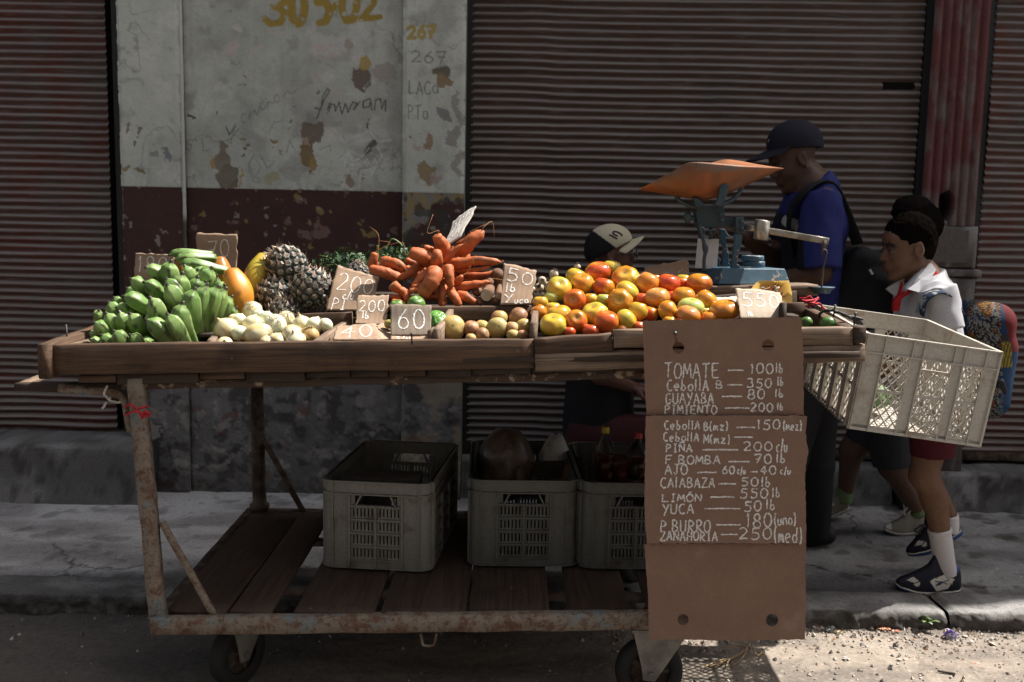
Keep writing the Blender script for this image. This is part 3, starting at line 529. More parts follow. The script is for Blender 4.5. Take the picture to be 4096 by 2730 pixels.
shutter('roller_shutter', xc0, xc1, zc_, 3.06, YSH, SH_BR, 'wide brown corrugated roller shutter behind the tomatoes and the scale, with a slot hole', [(h0[0], h1[0], h0[2], h1[2])])
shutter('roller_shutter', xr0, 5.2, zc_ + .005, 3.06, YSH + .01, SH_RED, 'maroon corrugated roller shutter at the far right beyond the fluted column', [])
# fluted iron column with its pedestal
COLM = m_attr('worn maroon iron', .65, .3, 60, (60, .5, .003), spec=.35)
YC = 4.47; px0 = atY(*D(2121, 400), YC)[0]; px1 = atY(*D(2248, 400), YC)[0]; zsh = atY(*D(2180, 520), YC)[2]
ce = empty('fluted_column', A((px0 + px1) / 2, YC, .06), 'maroon fluted iron column on a pedestal between two shutters, rusted through low down', 'column')
us = np.linspace(0, 1, 61); zs = np.concatenate([np.arange(zsh, 2.6, .012), [2.9, 3.06]]); U_, Z_ = np.meshgrid(us, zs, indexing='ij'); P = np.stack([px0 + (px1 - px0) * U_.ravel(), np.zeros(U_.size), Z_.ravel()], 1)
P[:, 1] = YC - .016 * np.abs(np.sin(U_.ravel() * pi * 6)) ** .7 + (fbm(P * 20, 3, 95) - .5) * .006
hp = atY(*D(2172, 474), YC); q = np.hypot((P[:, 0] - hp[0]) / .034, (P[:, 2] - hp[2]) / .07) + (fbm(P * 22, 3, 96) - .5) * .5; hole = sstep(1, .8, q); P[:, 1] += hole * .10
n = fbm(P * 9, 4, 97); c = mixc((.125, .030, .030), (.075, .024, .023), n); worn = sstep(.42, .62, fbm(P * (16, 1, 7), 4, 98) + .35 * sstep(1.75, 1.3, P[:, 2]) - .12); c = mixc(c, (.125, .11, .103), worn * .65); c = mixc(c, (.008, .007, .007), hole)  # the hole is a dent, coloured near black for its unlit inside
mk('shaft', P, grid_faces(len(us), len(zs))[:, ::-1], COLM, ce, c); b = MB()
for (a, bb, z0, z1, dy) in ((-.015, .0, zsh - .20, zsh, .0), (-.04, .025, zsh - .24, zsh - .2, .02), (-.02, .005, .06, zsh - .24, .005)):
    V, F, G = plank(((px0 + a), YC + .02, (z0 + z1) / 2), (px1 + bb, YC + .02, (z0 + z1) / 2), .12 + dy * 2, z1 - z0 - .003, jit=.003, seg=.02, ch=.008); g = fbm(V * 22, 4, 99); b.add(V, F, mixc((.07, .055, .052), (.19, .18, .172), sstep(.45, .65, g)))
V, F = lathe([(.0, 0), (.05, .002), (.058, .01), (.06, .02)], 20); 
b.out('pedestal', COLM, ce); b = MB()
b.add(*box((px0 + .02, YC - .048, zsh - .17), (px1 - .045, YC - .035, zsh - .02)), col=(.09, .075, .07)); b.add(*box((px0 + .02, YC - .050, .3), (px1 - .04, YC - .036, zsh - .30)), col=(.085, .07, .066)); b.out('pedestal_panel', COLM, ce, smooth=False)
# door steps
def step(name, x0, x1, y0, y1, z0, z1, label, seed, lump=.012):
    nx = int((x1 - x0) / .016) + 2; xs = np.linspace(x0, x1, nx); prof = [(y1, z1)] + [(y0 + .03 + t * (y1 - y0 - .03), z1) for t in (.6, .2)] + [(y0 + .012, z1 - .003), (y0, z1 - .018)] + [(y0, z0 + t * (z1 - z0)) for t in (.85, .7, .55, .4, .25, .1, 0)] + [(y0, z0 - .04)]
    V = np.array([(x, y, z) for x in xs for (y, z) in prof]); nz = np.stack([fbm(V * 12, 4, seed), fbm(V * 12, 4, seed + 3)], 1) - .5; V[:, 1] += nz[:, 0] * lump * 2 - .02 * sstep(z0 + .1, z0, V[:, 2]); V[:, 2] += nz[:, 1] * lump * .8
    g = fbm(V * 6, 5, seed + 7); c = mixc((.13, .127, .125), (.21, .205, .205), sstep(.4, .62, g)); c = mixc(c, (.05, .047, .045), sstep(.55, .66, fbm(V * 17, 4, seed + 9)) * .7); F = grid_faces(nx, len(prof))[:, ::-1].tolist(); k = len(prof)
    F += [list(range(k)), [(nx - 1) * k + i for i in range(k - 1, -1, -1)]]; return tag(mk(name, V, F, WALK, None, c), label, 'step')
zst = .33
step('door_step', -5, atY(*D(328, 1090), 4.24)[0], 4.24, 4.62, .05, zst, 'low smooth concrete door step under the left shutter', 101)
step('door_step', xc0 - .02, px0 - .05, 4.46, 4.62, .05, zc_ - .055, 'long rough concrete sill under the wide brown shutter', 111, .016)
step('door_step', px0 - .03, 5.5, 4.38, 4.62, .05, zc_ - .062, 'crumbling concrete sill at the far right under the column and shutter', 121, .03)
# unseen houses across the street, added to cut sky light under the cart
ob = MB(); ob.add(*box((-16, -9, -.05), (20, -4.2, 6.4)), col=(.42, .38, .33))
for i in range(9):
    x = -14 + i * 3.6; ob.add(*box((x, -4.21, .3), (x + 1.3, -4.14, 2.7)), col=(.12, .09, .07)); ob.add(*box((x - .1, -4.2, 3.6), (x + 1.4, -4.12, 5.6)), col=(.14, .16, .16))
ob.add(*box((-16, -4.2, 3.15), (20, -3.7, 3.3)), col=(.4, .37, .33)); struct(ob.out('unseen_opposite_building', PLAS, smooth=False))

# ------------------------------------------------------------------ the cart
zt = lambda x: 1.034 + .0365 * (x + 1.245)
Yf = lambda x: 2.50 + .03 * (x + 1.25)
cart = empty('vegetable_cart', A(-.1, 2.95, 0), 'long wooden vegetable cart on a rusty steel frame with a lower plank deck', 'cart')
def board(name, p, q, top, bot, th, m=WOOD, up=(0, 0, 1), jit=.0018, seg=.035):
    """board whose top edge runs p->q, depth top-bot given in metres"""
    p = np.asarray(p, float); q = np.asarray(q, float); h = abs(top - bot); c = A(0, 0, -h / 2); V, F, G = plank(p + c, q + c, th, h, up, jit, seg); return mk(name, V, F, m, cart, None, True, G)
def fb(x0, y0, x1, y1, drop, Y0, m=WOOD, th=.03, name='front_board'):
    p = atY(*D(x0, y0), Y0); q = atY(*D(x1, y1), Y0 + .03 * (x1 - x0) * .00118); return board(name, p + A(0, th / 2, 0), q + A(0, th / 2, 0), 0, drop, th, m)
fb(113, 793, 1228, 779, .083, 2.500); fb(1229.5, 779, 1408, 766, .052, 2.534); fb(1230, 815, 1989, 792, .048, 2.531, WOOD_LT); fb(1411, 759, 1961, 752, .05, 2.537, WOOD_LT); fb(1963, 752, 1990, 751, .044, 2.552, WOOD_DK, .05, 'corner_block')
# left end board and its lower inner ledge
pL = atY(*RL(408, 300), 2.485); pLb = A(-1.30, 3.45, pL[2] + .03); board('end_board', pL, pLb, 0, .095, .034, WOOD)
p = atY(*RL(560, 330), 2.54); board('inner_ledge', p + A(.01, 0, 0), A(p[0] + .01, 2.84, p[2] + .004), 0, .05, .03, WOOD_LT)
# right end board
p = atY(*R4(1650, 1490), 2.575); board('end_board', p, A(p[0] + .02, 3.45, 1.155), 0, .07, .034, WOOD)
board('back_board', (-1.28, 3.45, 1.075), (.96, 3.45, 1.16), 0, .1, .03, WOOD_DK)
for i in range(6):                                                   # tray floor
    y = 2.61 + i * .16; board('tray_floor_plank', (-1.27, y, zt(-1.27) - .062 + (y - 2.5) * .03), (.95, y, zt(.95) - .062 + (y - 2.5) * .03), 0, .018, .152, WOOD_DK, seg=.08)
for i in range(5):  # second layer added under the gaps to block light leaking onto the deck
    y = 2.69 + i * .16; board('tray_floor_plank', (-1.27, y, zt(-1.27) - .082 + (y - 2.5) * .03), (.95, y, zt(.95) - .082 + (y - 2.5) * .03), 0, .014, .06, WOOD_DK, seg=.08)
# back tier front board, dividers
def td(p, q, drop, th, m=WOOD, name='divider'): board(name, p, q, 0, drop, th, m)
td(atY(*D(556, 727), 2.86), atY(*D(812, 716), 2.86), .085, .02, WOOD, 'tier_board'); td(atY(*D(905, 706), 2.87), atY(*D(1222, 702), 2.87), .085, .02, WOOD, 'tier_board'); td(atY(*D(812, 730), 2.875), atY(*D(906, 722), 2.875), .07, .018, WOOD_DK, 'tier_board')
td(atY(*D(1222, 705), 2.88), atY(*D(1830, 668), 3.02), .08, .02, WOOD_DK, 'tier_board'); td(atY(*D(230, 748), 2.95), atY(*D(556, 727), 2.87), .1, .02, WOOD_DK, 'tier_board')
td(atY(*D(724, 782), 2.555), atY(*D(796, 737), 2.85), .06, .02, WOOD_LT); td(atY(*D(1004, 757), 2.56), atY(*D(1036, 710), 2.86), .075, .02, WOOD_LT); td(atY(*D(1226, 742), 2.56), atY(*D(1232, 700), 2.86), .08, .02, WOOD_LT); td(atY(*D(483, 781), 2.56), atY(*D(512, 752), 2.82), .05, .02, WOOD_LT)
td(atY(*D(990, 760), 2.565), atY(*D(1000, 752), 2.62), .05, .018, WOOD_LT); td(atY(*R4(1195, 1326), 2.95), atY(*R4(1352, 1326), 2.95), .07, .02, WOOD); td(atY(*R4(1190, 1330), 2.6), atY(*R4(1185, 1320), 2.95), .07, .02, WOOD_DK)
td(atY(*R4(640, 1205), 3.08), atY(*R4(1395, 1196), 3.08), .035, .12, WOOD_LT, 'scale_shelf'); td(atY(*R4(1250, 1300), 3.1), atY(*R4(1350, 1285), 3.1), .05, .04, WOOD, 'shelf_block')
td((.45, 3.06, 1.165), (.97, 3.06, 1.165), .1, .05, WOOD_DK, 'shelf_block')
# slanted boards carrying the heaps
for (x0, x1, ya, yb, za, zb) in ((.03, .88, 2.62, 2.98, zt(.4) - .04, 1.135), (-1.2, -.62, 2.6, 2.92, zt(-.9) - .05, 1.10), (-.62, .0, 2.9, 3.4, 1.055, 1.15)):
    yy = np.linspace(ya, yb, 4)
    for k in range(3): td(((x0), (yy[k] + yy[k + 1]) / 2, za + (zb - za) * (k + .5) / 3), (x1, (yy[k] + yy[k + 1]) / 2, za + (zb - za) * (k + .5) / 3), .012, (yb - ya) / 3 - .004, WOOD_DK, 'heap_board')
# packing blocks and slats under the front board
x = -1.18
while x < .68:
    w = random.choice((.06, .1, .16, .22, .12)); b_ = zt(x) - .084 - random.uniform(0, .004); board('packing_block', (x, Yf(x) + .035, b_), (min(x + w, .7), Yf(x) + .035, b_ + w * .036), 0, random.uniform(.02, .03), .04, random.choice((WOOD_DK, WOOD_DK, WOOD)), jit=.001); x += w + .004
# steel frame
def bar(name, p, q, w, h, m=STEEL, up=(0, 0, 1), jit=.0012, n=None):
    V, F, G = plank(p, q, w, h, up, jit, .03, min(w, h) * .12); return mk(name, V, F, m, cart, None, True, G)
za = lambda x: zt(x) - .118
bar('top_rail', (-1.07, Yf(-1.07) + .045, za(-1.07) - .003), (.74, Yf(.74) + .045, za(.74) - .003), .03, .024, RAIL, jit=.0022)
for (x) in (-1.04, .72): bar('cross_rail', (x, 2.56, za(x)), (x, 3.46, za(x) + .02), .03, .026, STEEL_DK)
bar('top_rail', (-1.04, 3.46, za(-1.04) + .02), (.74, 3.46, za(.74) + .02), .03, .026, STEEL_DK)
lt = atY(*D(318, 893), 2.535); lb = atY(*D(366, 1440), 2.535); bar('leg', lb, lt + A(-.004, 0, .03), .043, .038, STEEL, up=(0, 1, 0), jit=.002)
bar('leg', (.54, 2.60, .23), (.58, 2.60, .97), .042, .038, STEEL, up=(0, 1, 0)); bar('leg', (.54, 3.47, .24), (.57, 3.47, .97), .042, .038, STEEL_DK, up=(0, 1, 0))
p0 = atY(*D(597, 1196), 3.46); p1 = atY(*D(590, 870), 3.46)
V, F = tube(np.vstack([p0 + A(0, 0, -.02), p0 + A(0, 0, .03), p0 + A(0, 0, .045), p0 + A(0, 0, .05), p0 + A(0, 0, .065), p0 + A(0, 0, .07), p1]), [.036, .031, .031, .037, .037, .026, .0225], 14); mk('leg', V, F, STEEL_DK, cart)
r0 = atY(*D(350, 1419), 2.515); bar('bottom_rail', r0 + A(.0, 0, -.022), A(.60, 2.556, .275), .036, .05, STEEL, jit=.002)
bar('bottom_rail', (-1.0, 3.46, .27), (.60, 3.475, .274), .035, .04, STEEL_DK); bar('side_rail', (r0[0] + .02, 2.53, .262), (-.985, 3.46, .27), .035, .04, STEEL_DK); bar('side_rail', (.58, 2.57, .262), (.58, 3.46, .27), .035, .04, STEEL_DK)
bar('brace', atY(*D(372, 1200), 2.54), atY(*D(494, 1416), 2.53), .018, .012, STEEL, up=(0, 1, 0)); bar('brace', atY(*D(605, 1010), 3.45), atY(*D(700, 1182), 3.45), .02, .012, STEEL_DK, up=(0, 1, 0)); bar('brace', (.55, 2.6, .50), (.40, 2.58, .285), .02, .012, STEEL_DK, up=(0, 1, 0))
lp = atY(*D(971, 1460), 2.535); V, F = tube(spline([lp + A(-.006, 0, .008), lp + A(0, 0, -.024), lp + A(.006, 0, -.03), lp + A(.028, 0, -.03), lp + A(.034, 0, -.022), lp + A(.04, 0, .008)], 24), .0042, 8); mk('towing_loop', V, F, STEEL, cart)
dk = [(-.985, -.79), (-.785, -.665), (-.605, -.375), (-.36, -.115), (-.11, .125), (.175, .36), (.41, .565)]
for i, (a, b_) in enumerate(dk):
    V, F, G = plank(((a + b_) / 2, 2.535, .274), ((a + b_) / 2 + random.uniform(-.006, .006), 3.45, .279), b_ - a - .003, .016, jit=.0015, seg=.05); mk('deck_plank', V, F, DECK, cart, None, True, G)
for y in (2.75, 3.2): bar('deck_bearer', (-.98, y, .255), (.57, y, .255), .04, .02, STEEL_DK)
# handle bar, bent pipe, ties
p = atY(*RL(155, 700), 2.62); bar('handle_bar', p, A(-.95, 2.66, p[2] + .01), .03, .022, WOOD_DK); bar('handle_bar', atY(*RL(200, 690), 2.70), atY(*RL(400, 605), 3.1), .035, .012, WOOD_LT)
P = spline([atY(*RL(*q), 2.56) for q in ((560, 712), (850, 735), (1020, 745), (1130, 780), (1185, 850), (1205, 960), (1235, 1120))], 30); V, F = tube(P, .0125, 10); mk('bent_pipe', V, F, STEEL, cart)
def string(name, pts, r, m, label, cat, f, Y, n=40, parent=None, group=None):
    b = MB()
    for i, L in enumerate(pts):
        P = spline([atY(*f(*q[:2]), Y + (q[2] if len(q) > 2 else 0)) for q in L], n); P = P + (np.stack([vnoise(P * 90, s) - .5 for s in (1, 2, 3)], 1)) * .003; b.add(*tube(P, r * (1 + .5 * (vnoise(P * 70, 9) - .5)), 6))
    o = b.out(name, m, parent); return o if parent else tag(o, label, cat, group)
string('cloth_tie', [[(1010, 690, -.02), (985, 760, -.025), (1000, 800, -.02), (1040, 835, -.02)], [(1000, 690, .01), (1030, 760, .015), (1040, 830, 0)], [(1040, 830), (1090, 848), (1150, 840)], [(1005, 840), (985, 880), (960, 905)]], .0035, WHITE_STR, 'off white cloth strip knotted round the bent pipe under the cart left end', 'tie', RL, 2.555)
string('red_string', [[(1185, 885, -.01), (1230, 870, -.03), (1290, 920, -.035), (1345, 1000, -.03)], [(1190, 965, -.02), (1260, 935, -.035), (1340, 955, -.04), (1400, 960, -.03)], [(1300, 905, -.035), (1400, 885, -.03)], [(1330, 960, -.04), (1370, 930, -.045), (1405, 955, -.045), (1370, 980, -.045), (1330, 955, -.04)], [(1185, 885, 0), (1180, 925, .04), (1190, 965, 0)]], .0034, RED_STR, 'red string binding the bent pipe to the front left cart leg', 'string', RL, 2.53)
bl = atY(*RL(640, 282), 2.62); V, F = tube([bl + A(-.004, 0, .05), bl + A(0, 0, -.02)], .0028, 8); mk('bolt', V, F, BLACK, cart); V, F = tube([bl + A(0, 0, .004), bl + A(0, 0, .011)], .008, 6); mk('brass_nut', V, F, pl('brass', (.55, .4, .15), .35, .9), cart)
def nail(q, Y, dx=.0, h=.018, r=.0022):
    p = atY(*q, Y); V, F = tube([p + A(dx, -.004, h), p + A(dx, -.002, h - .002), p + A(0, .0, h * .5), p + A(0, .004, -.012)], [.0045, .0022, r, r], 8); return mk('nail', V, F, BLACK, cart)
nail(RC(1268, 1172) if False else (1647, 1362), 2.515); nail(R4(1545, 1400), 2.66, .0, .022); nail(R4(1688, 1455), 2.575, .0, .022)
# wheels
RUB = pl('old tyre rubber', (.02, .019, .018), .85, bumps=(90, .3, .001)); GAL = m_two('dull galvanised plate', (.30, .28, .25), (.19, .17, .15), 14, .4, .65, .55, metal=.35)
def caster(c, r, yaw, wid=.05):
    """swivel wheel: thing-level part with tyre, hub and fork"""
    M = np.array([[cos(yaw), -sin(yaw), 0], [sin(yaw), cos(yaw), 0], [0, 0, 1]]); c = np.asarray(c, float); W = lambda V: np.asarray(V) @ M.T + c
    pr = [(r * .60, -wid * .3), (r * .66, -wid * .48), (r * .9, -wid * .5), (r * .97, -wid * .38), (r, -wid * .12), (r, wid * .12), (r * .97, wid * .38), (r * .9, wid * .5), (r * .66, wid * .48), (r * .60, wid * .3)]
    V, F = lathe(pr, 40); V = V[:, [0, 2, 1]]; w = mk('wheel', W(V), F, RUB, cart); b = MB(); V, F = lathe([(0, -wid * .34), (r * .2, -wid * .34), (r * .22, -wid * .2), (r * .62, -wid * .2), (r * .62, wid * .2), (r * .22, wid * .2), (r * .2, wid * .34), (0, wid * .34)], 24); b.add(W(V[:, [0, 2, 1]]), F)
    for k in range(5):
        a = k * 2 * pi / 5 + .3; V, F = box((-.006, -wid * .27, r * .2), (.006, wid * .27, r * .62)); V = np.array(V); V = np.stack([V[:, 0] * cos(a) + V[:, 2] * sin(a), V[:, 1], -V[:, 0] * sin(a) + V[:, 2] * cos(a)], 1); b.add(W(V), F)
    mk_ = b.out('hub', STEEL_DK, w); f = MB(); top = .225 - c[2]
    for s in (-1, 1):
        y0 = s * (wid * .5 + .006); out = [(-.022, -.018), (.012, -.022), (.052, .04), (.105, top), (-.055, top), (-.03, .03)]; k = len(out)
        V = [(x, y0 - .002, z) for x, z in out] + [(x, y0 + .002, z) for x, z in out]; F = [list(range(k)), list(range(2 * k - 1, k - 1, -1))] + [[i, k + i, k + (i + 1) % k, (i + 1) % k] for i in range(k)]; f.add(W(V), F)
    f.add(*(lambda B: (W(B[0]), B[1]))(box((-.06, -wid * .5 - .01, top), (.11, wid * .5 + .01, top + .008)))); V, F = tube([A(0, -wid * .5 - .014, 0), A(0, wid * .5 + .014, 0)], .009, 6); f.add(W(V), F)
    V, F = tube([A(.03, 0, top), A(.03, 0, top + .03)], .03, 12); f.add(W(V), F); f.out('caster_fork', GAL, cart, smooth=False)
caster((.418, 2.60, .099), .099, .05); caster((-.80, 2.66, .099), .099, radians(62)); caster((.48, 3.40, .158), .099, .8); caster((-.86, 3.40, .158), .099, 1.2)

# ------------------------------------------------------------------ cardboard price board and price signs
def sheet_poly(name, outline, holes, th, m, fr, parent=None, jag=.002):
    """cut cardboard: outline and holes in plane coordinates, fr maps (u,v,w) to the street"""
    cu = bpy.data.curves.new(name, 'CURVE'); cu.dimensions = '2D'; cu.fill_mode = 'BOTH'; cu.extrude = th / 2
    for L in [outline] + list(holes):
        s = cu.splines.new('POLY'); s.points.add(len(L) - 1); s.use_cyclic_u = True
        for p, q in zip(s.points, L): p.co = (q[0], q[1], 0, 1)
    t = bpy.data.objects.new('tmp', cu); C.objects.link(t); dg = bpy.context.evaluated_depsgraph_get(); me = bpy.data.meshes.new_from_object(t.evaluated_get(dg)); V = np.array([v.co[:] for v in me.vertices]); F = [list(p.vertices) for p in me.polygons]
    bpy.data.objects.remove(t); bpy.data.curves.remove(cu); bpy.data.meshes.remove(me); W = np.array([fr(*v) for v in V]); return mk(name, W, F, m, parent, None, False, V)
def rough_edge(pts, step, amp, closed=True):
    out = []; n = len(pts)
    for i in range(n):
        a = np.array(pts[i], float); b = np.array(pts[(i + 1) % n], float); k = max(1, int(np.linalg.norm(b - a) / step)); d = nrm(np.array([-(b - a)[1], (b - a)[0]]))
        for j in range(k): out.append(tuple(a + (b - a) * j / k + (d * random.uniform(-amp, amp) if j else 0)))
    return out
def ribbons(lines, w, fr, lift=.0012, seg=None):
    """chalk strokes laid on the sheet: lines in sheet coordinates"""
    b = MB()
    for L in lines:
        L = np.array(L, float); d = np.r_[0, np.cumsum(np.linalg.norm(np.diff(L, axis=0), axis=1))]
        if d[-1] < 1e-6: continue
        n = max(4, int(d[-1] / (w * .5))); t = np.linspace(0, d[-1], n); Q = np.stack([np.interp(t, d, L[:, 0]), np.interp(t, d, L[:, 1])], 1); T = nrm(np.gradient(Q, axis=0)); N = np.stack([-T[:, 1], T[:, 0]], 1)
        ww = w * (.5 + .22 * rng.standard_normal(n).clip(-1.2, 1.2))[:, None]; off = rng.normal(0, w * .06, (n, 1)); V = np.vstack([Q + N * (ww * .5 + off) + N * w * .1, Q - N * (ww * .5 - off) - N * w * .1]); F = [[i, i + 1, n + i + 1, n + i] for i in range(n - 1)]
        b.add([fr(q[0], q[1], lift) for q in V], F)
    return b
YB = 2.470
bd = empty('price_board', atY(*R7(460, 1500), YB), 'tall red brown cardboard price list chalked with Spanish prices, hung on the cart front', 'price board')
def P7(x, y, Y=YB): return atY(*R7(x, y), Y)
pan = [[(82, 40), (820, 22), (829, 180), (831, 470), (832, 478), (104, 478), (100, 470), (90, 300), (82, 60)], [(96, 490), (100, 480), (832, 480), (846, 484), (838, 560), (852, 640), (836, 750), (840, 900), (842, 1075), (100, 1073), (90, 900)], [(90, 1078), (102, 1075), (841, 1077), (842, 1095), (836, 1200), (842, 1330), (836, 1520), (500, 1526), (112, 1517), (106, 1300)]]
circ = lambda x, y, r: [(x + r * cos(a), y + r * sin(a)) for a in np.linspace(0, 2 * pi, 22, endpoint=False)]
hol = [[[(235, 145), (226, 98), (231, 92), (238, 100), (246, 140)] + [(248 + 27 * cos(a), 165 + 27 * sin(a)) for a in np.linspace(-1.2, 4.1, 18)], circ(665, 153, 28)], [], [circ(270, 1428, 26), circ(683, 1430, 29)]]
lean = [(.0, .012), (.0, -.004), (.008, .0)]
def frB(i):
    y0, y1 = [(22, 479), (479, 1074), (1074, 1522)][i]; a, c = lean[i]
    return lambda u, v, w: P7(u, v, YB + a + (c - a) * (v - y0) / (y1 - y0) + w)
for i in range(3): sheet_poly('cardboard_panel', [tuple(q) for q in rough_edge(pan[i], 16, 2.2)], hol[i], .005, BOARD, frB(i), bd)
BT = [("TOMATE", 183, 437, 235, 305), ("-", 472, 553, 252, 290), ("100", 580, 690, 238, 285), ("lb", 700, 735, 238, 280), ("CebollA", 195, 388, 315, 365), ("B", 420, 455, 318, 355), ("-", 470, 548, 322, 352), ("350", 565, 682, 308, 350), ("lb", 708, 737, 305, 342), ("GUAYABA", 188, 412, 375, 425), ("-", 442, 548, 377, 407), ("80", 567, 650, 358, 403), ("lb", 697, 737, 360, 395), ("PIMIENTO", 183, 427, 432, 472), ("-", 455, 582, 428, 460), ("200", 580, 688, 422, 462), ("lb", 706, 737, 424, 455),
      ("CebollA", 183, 347, 505, 545), ("B(mz)", 365, 478, 510, 550), ("-", 510, 608, 520, 552), ("150", 610, 722, 500, 545), ("(mez)", 735, 820, 505, 548), ("CebollA", 178, 343, 560, 600), ("M(mz)", 365, 487, 570, 610), ("-", 500, 597, 566, 596), ("PIN~A", 188, 312, 612, 650), ("-", 348, 532, 622, 656), ("200", 547, 685, 602, 643), ("c/u", 703, 755, 592, 648), ("F.BOMBA", 186, 443, 665, 705), ("-", 473, 582, 680, 710), ("70", 597, 682, 660, 703), ("lb", 703, 745, 660, 700),
      ("AJO", 185, 290, 708, 755), ("-", 328, 428, 728, 758), ("60", 450, 510, 715, 752), ("c/u", 522, 560, 718, 752), ("-", 580, 618, 730, 752), ("40", 625, 703, 715, 755), ("c/u", 720, 770, 720, 752), ("CAlABAZA", 165, 417, 768, 815), ("-", 428, 520, 782, 812), ("50", 537, 620, 768, 808), ("lb", 633, 677, 768, 810), ("LIMO'N", 170, 357, 845, 880), ("-", 388, 512, 842, 874), ("550", 533, 665, 820, 865), ("lb", 683, 722, 818, 860), ("YUCA", 172, 320, 890, 936), ("-", 358, 542, 896, 928), ("50", 552, 635, 877, 925), ("lb", 655, 698, 873, 917),
      ("P.BURRO", 163, 397, 965, 1022), ("-", 415, 540, 972, 1004), ("180", 560, 683, 935, 1000), ("(uno)", 693, 793, 936, 990), ("ZANAHORIA", 163, 430, 1018, 1062), ("-", 440, 527, 1018, 1046), ("250", 527, 683, 1002, 1055), ("(med)", 692, 822, 1002, 1072)]
for i in range(3):
    y0, y1 = [(0, 479), (479, 1073), (1073, 2000)][i]; L = []
    for (s, x0, x1, ya, yb) in BT:
        if y0 <= (ya + yb) / 2 < y1: L += text_lines(s, x0, -yb, x1, -ya, .02, .04)
    if L: f = frB(i); ribbons(L, 9.4, lambda u, v, w, f=f: f(u, -v, -.0026 - w), .0010).out('chalk_writing', CHALK, bd, smooth=False)
p = P7(230, 98, YB - .004); V, F = tube([p + A(0, -.012, .003), p + A(0, -.010, .002), p + A(0, .03, -.004)], [.005, .0025, .0022], 8); mk('nail', V, F, BLACK, bd)
def sign(label, quad, Y0, Y1, texts=(), m=CARD, chalk=CHALK, amp=.0035, bend=.004, w=.055, th=.0045, name='price_sign', tears=()):
    """price sign: corners TL TR BR BL on the photo's points, bottom edge at depth Y0, top edge at Y1"""
    TL, TR, BR, BL = [atY(*q, Y) for q, Y in zip(quad, (Y1, Y1, Y0, Y0))]; N = nrm(np.cross(TR - TL, BL - TL)); N = N if N[1] < 0 else -N; wd_ = np.linalg.norm(TR - TL); hg = np.linalg.norm(BL - TL); sd = random.random() * 9
    def fr(u, v, k): return (TL * (1 - u) + TR * u) * v + (BL * (1 - u) + BR * u) * (1 - v) + N * (k + bend * sin(u * 3 + sd) * v + .0003 * sin(u * 37 + sd) + .002 * sin(v * 7 + sd))
    nu, nv = 26, 22; us = np.linspace(0, 1, nu); vs = np.linspace(0, 1, nv); V = []; G = []
    for s in (-1, 1):
        for u in us:
            for v in vs:
                eu = u; ev = v
                if u in (0, 1): eu = u + amp / wd_ * (vnoise(A(v * 9 + sd, u, 2)[None], 3)[0] - .5) * 2
                if v == 1: ev = v + amp / hg * (vnoise(A(u * 8 + sd, 7, 2)[None], 4)[0] - .5) * 2.4
                V.append(fr(eu, ev, s * th / 2)); G.append((u * wd_ * (1) + sd, v * hg, s * .01))
    g = grid_faces(nu, nv).tolist(); n = nu * nv; F = [f[::-1] for f in g] + [[q + n for q in f] for f in g]; rim = [i * nv for i in range(nu)] + [(nu - 1) * nv + j for j in range(1, nv)] + [i * nv + nv - 1 for i in range(nu - 2, -1, -1)] + [j for j in range(nv - 2, 0, -1)]
    F += [[a, b_, b_ + n, a + n] for a, b_ in zip(rim, rim[1:] + rim[:1])]; e = empty(name, (BL + BR) / 2, label, 'price sign', 'cardboard price signs on the cart'); mk('card', V, F, m, e, None, True, G)
    L = []
    for (s, x0, x1, y0, y1) in texts:
        if isinstance(s, str): L += text_lines(s, x0, y0, x1, y1, .03)
        else: L += s
    if L:
        L = [[(x * wd_, y * hg) for x, y in q] for q in L]; ribbons(L, w * wd_, lambda a, b_, k: fr(a / wd_, b_ / hg, th / 2 + k), .001).out('chalk_writing', chalk, e, smooth=False)
    return e
sg = lambda f, *q: [f(*p) for p in q]
sign('brown cardboard sign reading 180 behind the green plantains', sg(R1, (842, 446), (1146, 462), (1140, 690), (838, 690)), 3.08, 3.10, [('180', .06, .85, .42, .93)], w=.035)
sign('tall brown cardboard sign reading 70 behind the papayas', sg(R1, (1316, 294), (1620, 300), (1618, 610), (1312, 600)), 3.24, 3.25, [('70', .28, .82, .42, .84), ('lb', .2, .4, .15, .36)], w=.035)
sign('large tilted cardboard sign reading 200 in front of the pineapples', sg(RC, (525, 420), (960, 556), (880, 900), (398, 893)), 2.90, 2.99, [('200', .1, .93, .46, .88), ('c/u', .3, .55, .26, .44), ('PI', .1, .42, .02, .28)], chalk=CHALK, w=.035)
sign('small cardboard sign reading 200 lb beside the sixty sign', sg(RC, (740, 750), (1058, 732), (1030, 1052), (708, 1040)), 2.79, 2.86, [('200', .06, .92, .46, .82), ('lb', .2, .42, .2, .42)], w=.05)
sign('cardboard flap reading 40 lying at the front right of the onions', sg(RC, (512, 1056), (935, 1052), (960, 1200), (480, 1200)), 2.545, 2.66, [('40', .14, .88, .1, .9)], w=.04)
sign('greyish cardboard sign reading 60 at the middle of the cart front', sg(RC, (1078, 850), (1498, 842), (1503, 1162), (1080, 1166)), 2.60, 2.66, [('60', .16, .86, .2, .82)], m=_card('weathered cardboard', (.2, .16, .125), (.26, .21, .165)), w=.045)
sign('low folded cardboard strip marked c/u under the sixty sign', sg(RC, (1085, 1166), (1480, 1162), (1500, 1200), (1080, 1200)), 2.56, 2.61, [('c/u', .15, .5, .2, .85)], w=.03)
sign('cardboard sign reading 50 lb beside the tomatoes and the yuca', sg(R2, (2022, 505), (2256, 552), (2215, 795), (1990, 800)), 2.86, 2.93, [('50', .1, .95, .58, .9), ('lb', .12, .45, .32, .54), ('Y', .1, .38, .08, .26), ('uca', .45, .9, .03, .2)], w=.055)
